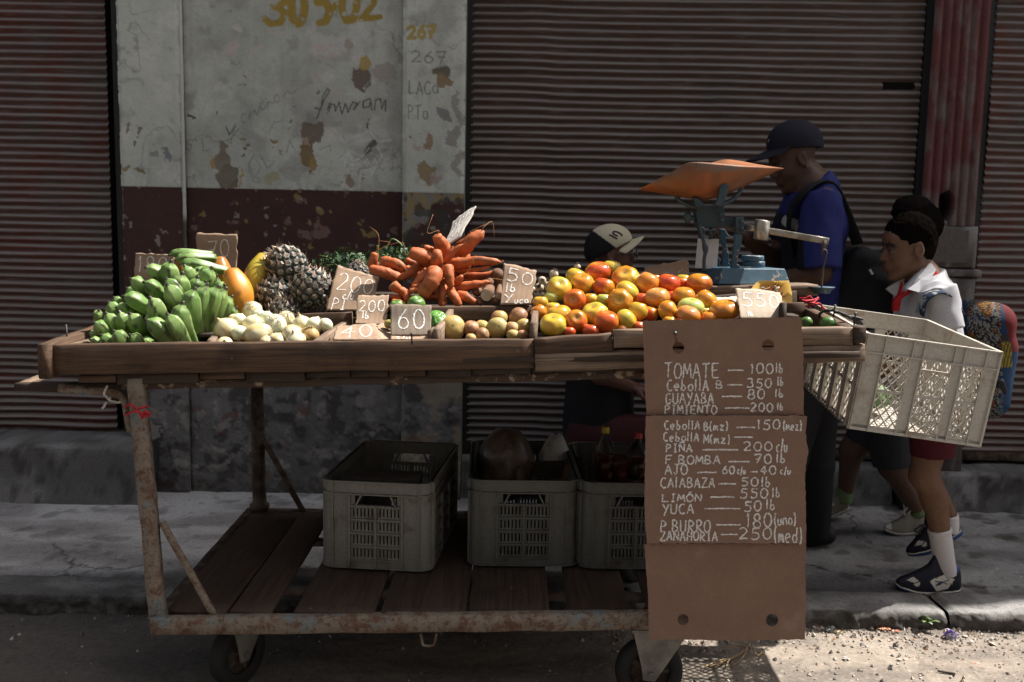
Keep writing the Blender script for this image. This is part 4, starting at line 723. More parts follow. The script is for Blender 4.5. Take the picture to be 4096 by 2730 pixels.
sign('brown cardboard sign showing the top of 100 behind the tomatoes', sg(R4, (222, 1083), (527, 1030), (540, 1210), (225, 1215)), 3.10, 3.12, [('100', .2, .98, .02, .62)], chalk=CHALK_F, w=.035)
sign('pale cardboard sign reading 550 right of the tomatoes', sg(R4, (858, 1240), (1168, 1262), (1195, 1440), (888, 1440)), 2.66, 2.76, [('550', .1, .95, .38, .86), ('lb', .18, .3, .06, .2)], m=_card('sun bleached cardboard', (.38, .31, .24), (.43, .36, .28)), w=.04)
sign('blank pale cardboard scrap tucked behind the 550 sign', sg(R4, (700, 1296), (870, 1276), (870, 1440), (660, 1440)), 2.74, 2.84, [([[(.3, .7), (.5, .95), (.9, .8)]], 0, 0, 0, 0)], m=_card('white cardboard', (.42, .37, .31), (.5, .45, .38)), w=.03)
sign('narrow grey cardboard sign leaning steeply behind the carrots', sg(R2, (1650, 208), (1818, 86), (1704, 306), (1588, 380)), 3.02, 3.12, [('250', .1, .9, .15, .85)], m=_card('grey cardboard', (.42, .39, .36), (.5, .47, .43)), w=.07)
fl = atY(*RC(960, 1160), 2.60); b = MB(); q = [atY(*RC(*z), Y) for z, Y in (((935, 1055), 2.66), ((985, 1030), 2.70), ((1075, 1035), 2.72), ((1078, 1190), 2.60), ((1010, 1195), 2.58), ((960, 1195), 2.56))]
V = q + [p + A(0, .005, 0) for p in q]; b.add(V, [[0, 1, 4, 5], [1, 2, 3, 4], [11, 10, 7, 6], [10, 9, 8, 7], [0, 6, 7, 1], [1, 7, 8, 2], [2, 8, 9, 3], [3, 9, 10, 4], [4, 10, 11, 5], [5, 11, 6, 0]]); tag(b.out('cardboard_flap', CARD, smooth=False), 'folded blank cardboard flap between the forty and the sixty signs', 'cardboard')

# ------------------------------------------------------------------ fruit and vegetables
def sphere_dirs(n, m):
    t = np.linspace(0, pi, m); a = np.linspace(0, 2 * pi, n, endpoint=False); return t, a
def ball(c, R, sq=.82, up=(0, 0, 1), ribs=0, ribd=.05, dimple=.22, bot=.05, n=36, m=22, seed=0, x=None, pear=0.0, lump=.04):
    """round fruit about its stem axis; returns world verts, faces, local unit data (theta, phi, local)"""
    t, a = sphere_dirs(n, m); T, P_ = np.meshgrid(t, a, indexing='ij'); r = np.ones_like(T)
    if ribs: r = r - ribd * np.sin(T) ** .6 * np.abs(np.sin(P_ * ribs / 2 + seed)) ** 3.0 * (.6 + .4 * np.cos(T))
    z = sq * np.cos(T) * (1 - dimple * np.exp(-(T / .38) ** 2) - bot * np.exp(-((pi - T) / .35) ** 2)); q = np.sin(T) * (1 + pear * np.cos(T))
    L = np.stack([r * q * np.cos(P_), r * q * np.sin(P_), z], -1).reshape(-1, 3); L = L * (1 + lump * (fbm(L * 1.3 + seed * 3.1, 2, 5) - .5) * 2)[:, None]
    F = [[i * n + j, (i + 1) * n + j, (i + 1) * n + (j + 1) % n, i * n + (j + 1) % n] for i in range(m - 1) for j in range(n)]
    return place(L * R, c, up, x), F, T.ravel(), P_.ravel(), L
def fruit_m(name, rough, coat=0.0, amp=.12, ns=60, bm=(140, .06, .0006), spec=.5, sss=.08): return m_attr(name, rough, amp, ns, bm, coat, spec, sss)
TOM = fruit_m('tomato skin', .22, .35); GUA = fruit_m('guava skin', .5, .0, .2, 120, (160, .15, .0008)); ONI = fruit_m('onion skin', .32, .15, .12, 80, (120, .1, .0005)); LIM = fruit_m('lime skin', .35, .1); PAP = fruit_m('papaya skin', .42, .1, .15, 30)
PLA = fruit_m('plantain skin', .43, .05, .12, 50, (90, .08, .0006)); CAR = fruit_m('carrot skin', .6, 0, .22, 90, (120, .3, .001), .35)
RED, ORG, YEL, YGR, GRN = (.50, .065, .013), (.56, .20, .014), (.58, .36, .035), (.45, .40, .05), (.40, .45, .12)
def tomato(px, r, Y, c1, c2, up, ribs, sq, seed, label):
    c = atY(*R3(*px), Y); R = 1.06 * r * .4675 / ppm(Y, 1.1); V, F, T, P_, L = ball(c, R, sq, up, ribs, .085 if ribs > 4 else .03, .26, .06, 40, 24, seed, None, 0, .05)
    n = fbm(L * 1.05 + seed * 7.7, 3, 3); col = mixc(c1, c2, sstep(.38, .60, n)); col = mixc(col, mixc(c1, ORG, .5), sstep(.55, .75, fbm(L * 2.2 + seed, 3, 6)) * .35)
    col = mixc(col, (.33, .30, .06), sstep(.5, .12, T) * .45); col = mixc(col, (.16, .10, .05), sstep(.12, .08, T)); col = mixc(col, (.13, .08, .04), sstep(.80, .83, vnoise(L * 7 + seed, 8)) * .6 * sstep(.7, .8, vnoise(L * 1.5 + seed, 9)))
    return tag(mk('tomato', V, F, TOM, None, col), label, 'tomato', 'tomatoes heaped on the cart')
ty = lambda zy: 2.625 + (905 - zy) / 565 * .40
TM = [((840, 405), 105, ORG, RED, (-.1, -.3, 1), 3, .84, 'large orange red tomato at the very top of the tomato heap'), ((955, 375), 85, YGR, YEL, (.1, -.1, 1), 0, .86, 'yellow green tomato peeping from behind the topmost red orange tomato'), ((652, 445), 86, YEL, YGR, (.3, -.1, 1), 0, .82, 'pale yellow tomato at the back left, just under the white bulb'),
 ((505, 545), 104, YGR, YEL, (.1, -.75, .7), 4, .86, 'big green yellow tomato at the left shoulder of the heap'), ((703, 503), 97, ORG, YEL, (-.1, -.5, .9), 4, .88, 'round dark orange tomato between the green yellow shoulder one and the topmost'), ((888, 532), 93, RED, ORG, (.2, 0, 1), 3, .86, 'bright red tomato directly under the topmost tomato'),
 ((1075, 468), 122, ORG, YEL, (-.2, -.7, .75), 9, .80, 'deeply ribbed orange tomato with its stem scar showing, upper middle'), ((1262, 508), 100, (.56, .22, .07), ORG, (.3, -.1, .9), 3, 1.02, 'tall peach orange tomato beside the ribbed one'), ((1322, 472), 62, YEL, ORG, (0, 0, 1), 0, .85, 'small yellow sliver of tomato behind the tall peach orange one'), ((1440, 500), 99, RED, RED, (.1, -.1, 1), 5, .80, 'reddest shiny tomato in the right half of the heap'),
 ((1558, 500), 58, ORG, RED, (0, 0, 1), 0, .85, 'orange tomato half hidden right of the reddest one'), ((1568, 478), 66, YEL, YGR, (0, .1, 1), 0, .85, 'yellow tomato behind the gap between the reddest and the brownish one'), ((1705, 497), 109, ORG, (.42, .10, .012), (.0, -.15, 1), 6, .74, 'flattened brownish orange tomato at the upper right against the scale'), ((1090, 570), 100, YGR, YEL, (.5, -.3, .8), 3, .78, 'yellow green tomato just below the deeply ribbed one'),
 ((638, 645), 93, (.55, .10, .015), ORG, (-.2, -.85, .2), 4, .9, 'orange red tomato with a tiny star scar, left middle'), ((775, 640), 62, ORG, YEL, (0, 0, 1), 0, .9, 'shaded orange tomato deep behind the star scarred one'), ((886, 645), 66, GRN, YGR, (0, 0, 1), 0, .85, 'small green tomato wedged in the centre of the heap'), ((1022, 657), 108, (.56, .26, .02), ORG, (-.1, -.95, .35), 7, .84, 'yellow orange ribbed tomato facing out with a dark stem scar, centre'),
 ((1342, 622), 107, ORG, (.52, .24, .06), (-.1, -.1, 1), 5, .78, 'broad orange tomato under the tall peach orange one'), ((1575, 607), 93, YGR, ORG, (.1, -.2, 1), 3, .8, 'yellow green tomato under the reddest tomato'), ((1765, 648), 91, ORG, YEL, (.5, -.2, .8), 0, .9, 'smooth orange tomato under the flattened brownish one'), ((1632, 705), 111, GRN, GRN, (0, -.2, 1), 3, .72, 'palest green tomato on the right side of the heap'), ((1180, 742), 80, ORG, YEL, (.2, 0, 1), 0, 1.05, 'upright orange yellow tomato half in shadow at the centre right'),
 ((345, 662), 64, ORG, YEL, (0, 0, 1), 0, .8, 'orange tomato at the left edge beneath the white bulbs'), ((332, 752), 70, (.45, .14, .012), ORG, (-.5, 0, .8), 0, .98, 'dark orange tomato on the left edge beside the guavas'), ((455, 716), 68, YGR, YEL, (0, 0, 1), 0, .8, 'shadowed yellow green tomato behind the left front ones'), ((505, 768), 104, (.55, .24, .03), YEL, (-.2, -.1, 1), 4, .76, 'yellow orange tomato above the green yellow front one'), ((812, 768), 116, YEL, YGR, (-.3, -.5, .9), 5, .84, 'large pale yellow tomato with a dark stem slit, middle front'),
 ((455, 857), 112, YGR, YEL, (-.1, -.45, .9), 6, .8, 'shiny green and yellow tomato at the front left corner of the heap'), ((650, 825), 97, ORG, (.55, .11, .015), (0, -.9, .45), 4, .95, 'orange red tomato second along the front row from the left'), ((905, 830), 109, ORG, (.54, .09, .012), (.1, -.2, 1), 4, .9, 'big orange red tomato in the middle of the front row'), ((1078, 812), 92, YGR, YEL, (.7, -.2, .7), 3, .88, 'green yellow tomato right of the big front row one'), ((1285, 762), 68, RED, ORG, (.2, -.1, 1), 0, .9, 'small plain red tomato above the price board left corner'),
 ((1438, 737), 87, ORG, YEL, (.8, -.3, .4), 0, .92, 'orange tomato with a brown dent above the price board'), ((1612, 772), 102, ORG, (.55, .2, .06), (.2, -.2, 1), 4, .76, 'orange tomato below the palest green one, behind the board top'), ((1790, 800), 76, (.55, .11, .015), ORG, (0, 0, 1), 0, .8, 'low orange red tomato just showing over the price board'), ((1925, 732), 131, ORG, (.45, .16, .015), (-.1, -.2, 1), 8, .66, 'widest flattened orange tomato at the right end beside the 550 sign'), ((1180, 872), 58, (.53, .08, .012), RED, (0, 0, 1), 0, .85, 'low red orange tomato at the board upper left corner'),
 ((1040, 890), 52, RED, ORG, (0, 0, 1), 0, .8, 'red tomato low behind the short wooden block'), ((775, 905), 76, RED, RED, (0, 0, 1), 0, .75, 'shadowed red tomato low between the two big front ones'), ((590, 915), 58, RED, RED, (0, 0, 1), 0, .8, 'dark red tomato low behind the front left tomatoes'), ((1450, 828), 62, ORG, YEL, (0, 0, 1), 0, .8, 'top of an orange yellow tomato over the board edge'), ((1545, 838), 60, ORG, RED, (0, 0, 1), 0, .8, 'orange tomato buried low under the right front row'), ((440, 622), 62, GRN, YGR, (0, 0, 1), 0, .8, 'green tomato in shade under the left shoulder one'), ((1210, 640), 70, RED, RED, (0, 0, 1), 0, .85, 'deep red tomato buried in the shadow left of the broad orange one'), ((1480, 620), 66, RED, RED, (0, 0, 1), 0, .85, 'red tomato buried between the broad orange and yellow green ones'), ((1755, 748), 50, YGR, YEL, (0, 0, 1), 0, .85, 'small yellow tomato showing beside the widest one')]
for i, (px, r, c1, c2, up, ribs, sq, lab) in enumerate(TM):
    deep = .035 if r < 78 else 0; tomato(px, r, ty(px[1]) + deep, c1, c2, up, ribs, sq, i * 1.37 + 1, lab)
# guavas
GY, GB, GP = (.46, .33, .10), (.33, .16, .075), (.42, .21, .10)
GV = [((1645, 967), 97, GY, (.44, .28, .11), (.1, -.9, .3), 'largest yellow speckled guava at the left front of the guava box'), ((1785, 968), 62, GP, GB, (.2, -.3, .9), 'small pinkish brown guava right of the largest one'), ((1860, 955), 54, (.48, .40, .08), GY, (0, 0, 1), 'yellow green guava behind between the two big guavas'), ((1972, 962), 77, GY, (.42, .33, .12), (.15, -.95, .25), 'round yellow guava with its blossom end facing out'), ((1985, 893), 62, GP, GY, (0, 0, 1), 'tan guava behind the one with the blossom end'), ((2125, 888), 74, GB, (.28, .13, .07), (-.8, -.3, .4), 'brownest shiny guava at the back right of the box'), ((2162, 957), 62, (.42, .26, .10), GY, (.3, -.8, -.3), 'tan guava at the right wall of the box'), ((2078, 967), 53, (.45, .31, .12), GP, (0, 0, 1), 'pale yellow guava squeezed between blossom end one and right one'), ((2085, 1018), 48, GY, GY, (0, 0, 1), 'low yellow guava at the front right of the box'), ((2155, 1020), 48, GB, GP, (0, 0, 1), 'low reddish brown guava in the front right corner'), ((1865, 1012), 52, (.33, .18, .08), GB, (.6, -.5, .3), 'shadowed brown guava low at the middle of the box'), ((1780, 1040), 40, GY, GP, (0, 0, 1), 'low guava just showing beside the largest one')]
for i, (px, r, c1, c2, up, lab) in enumerate(GV):
    Y = 2.60 + (1040 - px[1]) / 150 * .17; c = atY(*R2(*px), Y); V, F, T, P_, L = ball(c, r * .5525 / ppm(Y, 1.1), .93, up, 0, 0, .06, .08, 30, 20, i * 2.1, None, 0, .06); n = fbm(L * 1.4 + i * 5, 3, 3); col = mixc(c1, c2, sstep(.4, .65, n)); col = mixc(col, (.09, .05, .025), sstep(.80, .86, vnoise(L * 15 + i, 4)) * .7); col = mixc(col, (.04, .03, .02), sstep(.17, .12, T))
    col = mixc(col, (.12, .06, .03), sstep(.68, .8, fbm(L * 2.4 + i * 3, 3, 7)) * .6); tag(mk('guava', V, F, GUA, None, col), lab, 'guava', 'guavas in the front box')
# onions with dry necks and root beards
ROOT = pl('dry roots', (.36, .26, .15), .9)
def onion(c, R, up, el, neck, seed, label, roots=True, c1=(.60, .52, .30), c2=(.52, .38, .15)):
    pr = [(0.02, -1), (.2, -.99), (.5, -.88), (.82, -.55), (.98, -.12), (.98, .22), (.82, .58), (.52, .86), (.27, 1.0 + neck * .1), (.15, 1.1 + neck * .35), (.10, 1.15 + neck * .8), (.08, 1.2 + neck), (.01, 1.22 + neck)]
    pz = np.array(pr); P = spline(np.c_[pz, pz[:, 0] * 0], 30)[:, :2]; V, F = lathe([(max(.005, a), b_ * el) for a, b_ in P], 30); V = V * (1 + .05 * (fbm(V * 1.1 + seed * 3, 2, 2) - .5) * 2)[:, None]; a = np.arctan2(V[:, 1], V[:, 0]); n = vnoise(np.stack([np.cos(a) * 3.2, np.sin(a) * 3.2, V[:, 2] * .35 + seed * 9], 1), 3); n2 = vnoise(np.stack([np.cos(a) * 11, np.sin(a) * 11, V[:, 2] * .2 + seed], 1), 6)
    col = mixc(c1, c2, sstep(.45, .85, n)); col = mixc(col, np.array(c2) * .75, sstep(.6, .8, n2) * .4); col = mixc(col, (.33, .22, .09), sstep(.82, 1.1, V[:, 2]) * .8); W = place(V * R, c, up); o = mk('onion', W, F, ONI, None, col); tag(o, label, 'onion', 'onions in the front box')
    if roots:
        b = MB(); X, Yx, Z = axes(up)
        for k in range(16):
            a = random.uniform(0, 6.28); s = random.uniform(.35, .8); p0 = c - Z * R * .97 * el + (X * cos(a) + Yx * sin(a)) * R * .12; p1 = p0 + (X * cos(a) + Yx * sin(a)) * R * s * .6 - Z * R * .15; p2 = p1 + (X * cos(a + .6) + Yx * sin(a + .6)) * R * s * .5 + Z * R * random.uniform(-.1, .3); b.add(*tube(spline([p0, p1, p2], 6), .0006, 4))
        b.out('roots', ROOT, o)
WG = ((.64, .66, .50), (.52, .55, .35))
ON = [(R1, (1540, 1030), 88, (-.5, -.3, .75), .9, .1, None, 'big round onion at the left front of the onion box'), (R1, (1740, 888), 70, (.3, .7, -.6), .95, .1, None, 'topmost onion with a beard of roots toward the left'), (R1, (1748, 995), 80, (.1, .4, .85), .85, .0, None, 'broad onion directly under the topmost one'), (R1, (1778, 1066), 76, (-.96, -.1, -.22), 1.35, .45, None, 'long onion lying on its side with its neck to the left'), (R1, (1848, 945), 54, (.2, .5, .8), .9, 0, WG, 'pale onion behind the topmost one to its right'), (R1, (1910, 1003), 86, (-.3, .75, -.6), .95, .1, WG, 'whitish green onion with its root beard upward at the centre'),
 (R2, (440, 903), 60, (-.2, .7, -.6), .9, 0, None, 'onion behind the whitish green one with dark roots'), (R2, (558, 940), 64, (-.25, -.2, .95), .95, .25, None, 'golden onion with a short upright neck near the right divider'), (R2, (650, 945), 60, (.3, .3, .9), .9, 0, WG, 'plump pale onion next to the golden necked one'), (R2, (728, 942), 46, (.6, .6, -.4), 1.1, .1, WG, 'narrow pale onion against the tier board at the right'), (R2, (488, 1018), 76, (.88, -.1, .45), .9, .8, None, 'onion with a long dry neck pointing right'), (R2, (622, 1017), 56, (.2, -.3, .9), .92, .1, ((.50, .33, .14), (.42, .24, .08)), 'browner small onion beside the right divider'),
 (R2, (375, 1052), 54, (.4, .2, .85), .85, 0, None, 'low onion in front of the whitish green one'), (R2, (515, 1055), 68, (-.2, -.35, .9), .8, .3, None, 'front onion with a short tip pointing up at the right'), (R2, (105, 1002), 56, (-.3, .2, .9), .9, 0, WG, 'pale onion wedged behind the long lying one'), (R2, (72, 912), 50, (.2, .6, .7), .9, 0, None, 'onion half hidden behind the big round left one'), (R1, (1530, 1140), 56, (.2, -.7, .6), .7, .1, None, 'small onion top just showing at the front left edge'), (R1, (1640, 965), 56, (.2, .5, .8), .9, 0, WG, 'onion tucked between the big left one and the broad one'), (R2, (250, 880), 48, (0, .5, .8), .9, 0, WG, 'onion buried at the back of the box'), (R2, (300, 1062), 46, (0, 0, 1), .8, 0, None, 'low onion in shadow at the front centre')]
for i, (f, px, r, up, el, nk, cc, lab) in enumerate(ON):
    s = f(*px); Y = 2.60 + (1375 - s[1]) / 140 * .20; c = atY(*s, Y); k = .523 if f is R1 else .5525; c1, c2 = cc if cc else ((.66, .60, .40), (.56, .43, .19)); onion(c, 1.09 * r * k / ppm(Y, 1.1), up, el, nk, i * 1.7, lab, i in (0, 1, 3, 5, 6, 9, 12), c1, c2)
# white bulbs behind the tomatoes
BL = [((460, 425), 42, (.25, -.35, .8), 'tallest white bulb standing between the 50 sign and the tomatoes'), ((360, 478), 38, (.1, -.9, .3), 'white bulb with dark roots left of the tallest one'), ((337, 538), 42, (-.2, -.9, .3), 'white bulb in the middle of the bulb cluster'), ((282, 552), 25, (-.6, -.6, .2), 'smallest white bulb at the left of the cluster'), ((412, 520), 36, (.3, -.5, .7), 'white bulb half behind the left shoulder tomato'), ((662, 362), 30, (.0, -.3, .95), 'white bulb tip showing over the back left tomato'), ((352, 602), 34, (-.2, -.5, .8), 'low white bulb above the left edge orange tomato'), ((310, 600), 22, (-.1, -.2, .95), 'thin white stalk end at the lower left of the bulbs')]
for i, (px, r, up, lab) in enumerate(BL):
    Y = 2.98 + (i % 3) * .02; c = atY(*R3(*px), Y); R = r * .4675 / ppm(Y, 1.1); V, F = lathe([(.25, -1.6), (.3, -1), (.6, -.6), (.95, -.1), (.95, .25), (.7, .65), (.35, .9), (.30, 1.0), (.02, 1.02)], 16); col = mixc((.62, .56, .44), (.5, .40, .26), vnoise(V * 3 + i, 2)); col = mixc(col, (.06, .05, .04), sstep(.96, 1.0, V[:, 2])); o = tag(mk('white_bulb', place(V * R, c, up), F, ONI, None, col), lab, 'bulb', 'white bulbs behind the tomatoes'); b = MB()
    X, Yx, Z = axes(up)
    for k in range(9): a = k * .7; p = c + Z * R + (X * cos(a) + Yx * sin(a)) * R * .2; b.add(*tube([p, p + Z * R * .25 + (X * cos(a) + Yx * sin(a)) * R * .3], .0008, 4))
    b.out('root_tuft', pl('dark roots', (.08, .06, .045), .9) if i == 0 else bpy.data.materials['dark roots'], o)
# plantains: hands of fingers
def finger(parent, p0, p1, w, Y0, Y1, seed, arch=.12, f=R1, k=.523, tone=0.0):
    a = atY(*f(*p0), Y0); b_ = atY(*f(*p1), Y1); r = 1.28 * w * k / ppm((Y0 + Y1) / 2, 1.1) / 2; L = np.linalg.norm(b_ - a); side = nrm(np.cross(b_ - a, A(0, 1, 0))); side = side if side[2] > 0 else -side
    P = spline([a - (b_ - a) * .38 + A(0, .02, 0), a + (b_ - a) * .3 + (side * .7 - A(0, .6, 0)) * L * arch * .8, a + (b_ - a) * .72 + (side * .7 - A(0, .6, 0)) * L * arch * .8, b_], 20); t = np.linspace(0, 1, 20); R = r * np.where(t < .45, .78 + .24 * np.sin(np.clip(t / .45, 0, 1) * pi / 2), .30 + .72 * np.sin(np.clip(.5 + (t - .45) * .86, 0, 1) * pi) ** .8); R[-4:] = r * np.array([.60, .46, .33, .22]); d = nrm(P[-1] - P[-2]); P = np.vstack([P, P[-1] + d * r * .22, P[-1] + d * r * .30]); R = np.r_[R, r * .17, r * .05]
    n = 30; ang = np.linspace(0, 2 * pi, n, endpoint=False); prof = .35 + .65 * .93 / np.cos((ang % (2 * pi / 5)) - pi / 5) * .98; V, F = tube(P, R, n, prof); tt = np.repeat(np.r_[t, 1.02, 1.05], n)
    nz = fbm(V * 26 + seed, 3, 3); col = mixc((.115, .215, .05), (.215, .315, .10), sstep(.35, .7, nz + tone)); rdg = np.tile(np.cos(5 * ang), len(P)); col = mixc(col, (.36, .42, .19), sstep(.8, 1, rdg) * .45); dk = fbm(V * 55 + seed, 3, 7); col = mixc(col, (.035, .028, .018), sstep(.55, .66, dk) * sstep(.5, .7, rdg * .5 + vnoise(V * 30, 5)) * .9); col = mixc(col, (.03, .022, .015), sstep(.955, 1.0, tt)); mk('plantain', V, F, PLA, parent, col)
def hand(loc, label, items):
    e = empty('plantain_bunch', loc, label, 'plantains', 'bunches of green plantains')
    for i, (a, b_, w, Y0, Y1) in enumerate(items): finger(e, a, b_, w, Y0, Y1, random.uniform(0, 6), .13)
hand(atY(*R1(1230, 1120), 2.66), 'front bunch of green plantains fanned out above the board, right of the leaning ones', [((1120, 1130), (930, 960), 112, 2.63, 2.60), ((1190, 1125), (1092, 918), 112, 2.64, 2.60), ((1248, 1075), (1208, 832), 116, 2.67, 2.63), ((1045, 985), (958, 790), 108, 2.70, 2.65), ((1300, 990), (1298, 722), 116, 2.71, 2.68), ((1365, 985), (1392, 690), 108, 2.74, 2.71), ((1420, 980), (1480, 705), 108, 2.76, 2.73), ((1470, 985), (1535, 720), 104, 2.79, 2.76), ((1530, 975), (1580, 780), 90, 2.81, 2.79), ((1580, 960), (1615, 865), 74, 2.82, 2.80), ((1180, 890), (1092, 690), 112, 2.73, 2.69)])
hand(atY(*R1(1230, 800), 2.82), 'middle bunch of green plantains pointing up behind the front fan', [((1190, 830), (1082, 645), 104, 2.80, 2.76), ((1235, 800), (1205, 605), 108, 2.82, 2.78), ((1150, 700), (1118, 512), 108, 2.86, 2.82), ((1080, 650), (925, 560), 84, 2.86, 2.82), ((1345, 800), (1322, 635), 94, 2.84, 2.81), ((1375, 810), (1380, 665), 80, 2.83, 2.80), ((1260, 680), (1222, 545), 82, 2.88, 2.85), ((1385, 720), (1425, 562), 104, 2.88, 2.85), ((1310, 680), (1320, 575), 84, 2.9, 2.87), ((1055, 640), (1065, 545), 70, 2.9, 2.88), ((1470, 760), (1525, 690), 80, 2.86, 2.83), ((1440, 720), (1465, 620), 80, 2.9, 2.87)])
hand(atY(*R1(1300, 560), 2.97), 'topmost bunch of pale green plantains lying on their sides', [((1360, 490), (1150, 500), 62, 2.98, 2.95), ((1445, 575), (1185, 530), 66, 2.95, 2.92), ((1330, 460), (1100, 462), 50, 3.02, 3.0), ((1400, 600), (1290, 590), 60, 2.93, 2.91)])
hand(atY(*R1(900, 900), 2.76), 'bunch of green plantains pointing left above the left end heap', [((950, 770), (808, 645), 92, 2.84, 2.79), ((1055, 790), (912, 672), 94, 2.82, 2.77), ((945, 880), (755, 778), 100, 2.78, 2.73), ((830, 905), (700, 862), 70, 2.77, 2.74), ((850, 790), (780, 715), 74, 2.86, 2.83), ((730, 860), (680, 785), 62, 2.82, 2.79), ((985, 1010), (938, 900), 76, 2.72, 2.69), ((700, 930), (640, 825), 86, 2.78, 2.75)])
hand(atY(*R1(700, 1080), 2.64), 'lowest bunch of small green plantains at the left end of the cart', [((695, 1060), (622, 908), 92, 2.70, 2.66), ((775, 1070), (722, 898), 92, 2.70, 2.66), ((885, 1060), (805, 912), 96, 2.69, 2.65), ((625, 1065), (530, 980), 84, 2.67, 2.63), ((590, 970), (565, 885), 62, 2.76, 2.73), ((565, 1085), (492, 1062), 52, 2.67, 2.65), ((580, 1160), (498, 1105), 62, 2.62, 2.59), ((655, 1165), (585, 1075), 86, 2.62, 2.585), ((765, 1175), (682, 1045), 100, 2.62, 2.58), ((880, 1165), (806, 1072), 88, 2.62, 2.59), ((960, 1150), (890, 1110), 70, 2.66, 2.64)])
# papayas
def papaya(p0, p1, w, Y0, Y1, c1, c2, seed, label):
    a = atY(*R1(*p0), Y0); b_ = atY(*R1(*p1), Y1); r = w * .523 / ppm(Y0, 1.1) / 2; t = np.linspace(0, 1, 24); P = a + (b_ - a) * t[:, None]; R = r * np.sin(pi * (.09 + .86 * t ** 1.08)) ** .72; R[0] = r * .12; R[1] = max(R[1], r * .26); R[-1] = r * .04; ang = np.linspace(0, 2 * pi, 24, endpoint=False); V, F = tube(P, R, 24, 1 + .03 * np.cos(5 * ang)); n = fbm(V * 11 + seed, 4, 3)
    col = mixc(c1, c2, sstep(.38, .66, n)); col = mixc(col, (.10, .045, .015), sstep(.62, .72, fbm(V * 34 + seed, 4, 8)) * .75); col = mixc(col, (.12, .06, .03), np.repeat(sstep(.05, .02, t), 24)); tag(mk('papaya', V, F, PAP, None, col), label, 'papaya', 'papayas behind the plantains')
papaya((1570, 562), (1690, 930), 225, 2.93, 2.90, (.52, .17, .012), (.50, .23, .02), 1, 'big orange papaya standing in front with a bruised tip'); papaya((1488, 470), (1520, 760), 160, 3.06, 3.04, (.40, .13, .02), (.44, .17, .02), 2, 'brownish orange papaya under the 70 sign'); papaya((1838, 448), (1700, 800), 185, 3.08, 3.02, (.55, .30, .02), (.42, .34, .03), 3, 'yellow papaya tilted right beside the pineapples'); papaya((1180, 415), (1190, 620), 90, 3.12, 3.1, (.36, .13, .03), (.3, .12, .03), 4, 'papaya whose brown tip shows above the topmost plantains')
# pineapples
PIN = m_attr('pineapple skin', .5, .2, 120, (120, .2, .001), spec=.4)
def pineapple(px, r, Y, up, seed, label, n=84, el=1.02, tuft=True):
    c = atY(*R2(*px), Y); R = r * .5525 / ppm(Y, 1.15); b = MB(); V, F, T, P_, L = ball(c, R * .95, el, up, 0, 0, .02, .02, 24, 16, seed, None, 0, .03); b.add(V, F, (.045, .042, .035)); X, Yx, Z = axes(up); rr = random.Random(seed)
    for i in range(n):
        z = 1 - 2 * (i + .5) / n; z *= .97; ph = i * 2.399963; s = sqrt(1 - z * z); d = X * s * cos(ph) + Yx * s * sin(ph) + Z * z; q = c + (X * s * cos(ph) + Yx * s * sin(ph) + Z * z * el) * R * .965; nn = nrm(X * s * cos(ph) + Yx * s * sin(ph) + Z * z / el); tz = nrm(Z - nn * (Z @ nn)); tx = np.cross(tz, nn); e = R * .205
        hx = [(cos(a), sin(a)) for a in np.arange(6) * pi / 3 + pi / 6]; ring = [q + (tx * x * .95 + tz * y * .9) * e for x, y in hx]; r2 = [q + (tx * x * .62 + tz * y * .58) * e + nn * e * .34 for x, y in hx]; r3 = [q + (tx * x * .25 + tz * y * .22) * e + nn * e * .26 for x, y in hx]
        VV = np.array(ring + r2 + r3 + [q + nn * e * .22]); FF = [[j, (j + 1) % 6, 6 + (j + 1) % 6, 6 + j] for j in range(6)] + [[6 + j, 6 + (j + 1) % 6, 12 + (j + 1) % 6, 12 + j] for j in range(6)] + [[12 + j, 12 + (j + 1) % 6, 18] for j in range(6)]; g = rr.random(); base = np.array([.10, .105, .088]) * (.45 + 1.1 * g); cc = np.vstack([np.tile(base * .5, (6, 1)), np.tile(base * 1.5, (6, 1)), np.tile(base * .75, (6, 1)), [[.10, .07, .05]]]); b.add(VV, FF, cc)
        m0 = q + nn * e * .30 - tz * e * .1; sp = tz * e * rr.uniform(.8, 1.5) + nn * e * rr.uniform(.3, 1.1) + tx * e * rr.uniform(-.4, .4); VV = np.array([m0 - tx * e * .5, m0 + tx * e * .5, m0 + sp * .55 + tx * e * .2, m0 + sp * .55 - tx * e * .2, m0 + sp]); k = rr.uniform(.85, 1.6); b.add(VV, [[0, 1, 2, 3], [3, 2, 4]], np.array([(.28, .18, .14), (.28, .18, .14), (.46, .33, .26), (.46, .33, .26), (.55, .44, .37)]) * k)
    o = tag(b.out('pineapple', PIN, smooth=False), label, 'pineapple', 'pineapples on the cart')
    if tuft:
        t = MB()
        for k in range(26):
            a = k * 2.4; s = .12 + .25 * rr.random(); p = c + Z * R * el * .93 + (X * cos(a) + Yx * sin(a)) * R * s; d = (X * cos(a) + Yx * sin(a)) * R * rr.uniform(.2, .6) + Z * R * rr.uniform(.1, .35); w = np.cross(nrm(d), Z) * R * .05; t.add([p - w, p + w, p + d * .6 + w * .6, p + d * .6 - w * .6, p + d + Z * R * .02], [[0, 1, 2, 3], [3, 2, 4]], np.array((.36, .28, .2)) * rr.uniform(.5, 1))
        t.out('dry_tuft', PIN, o, smooth=False)
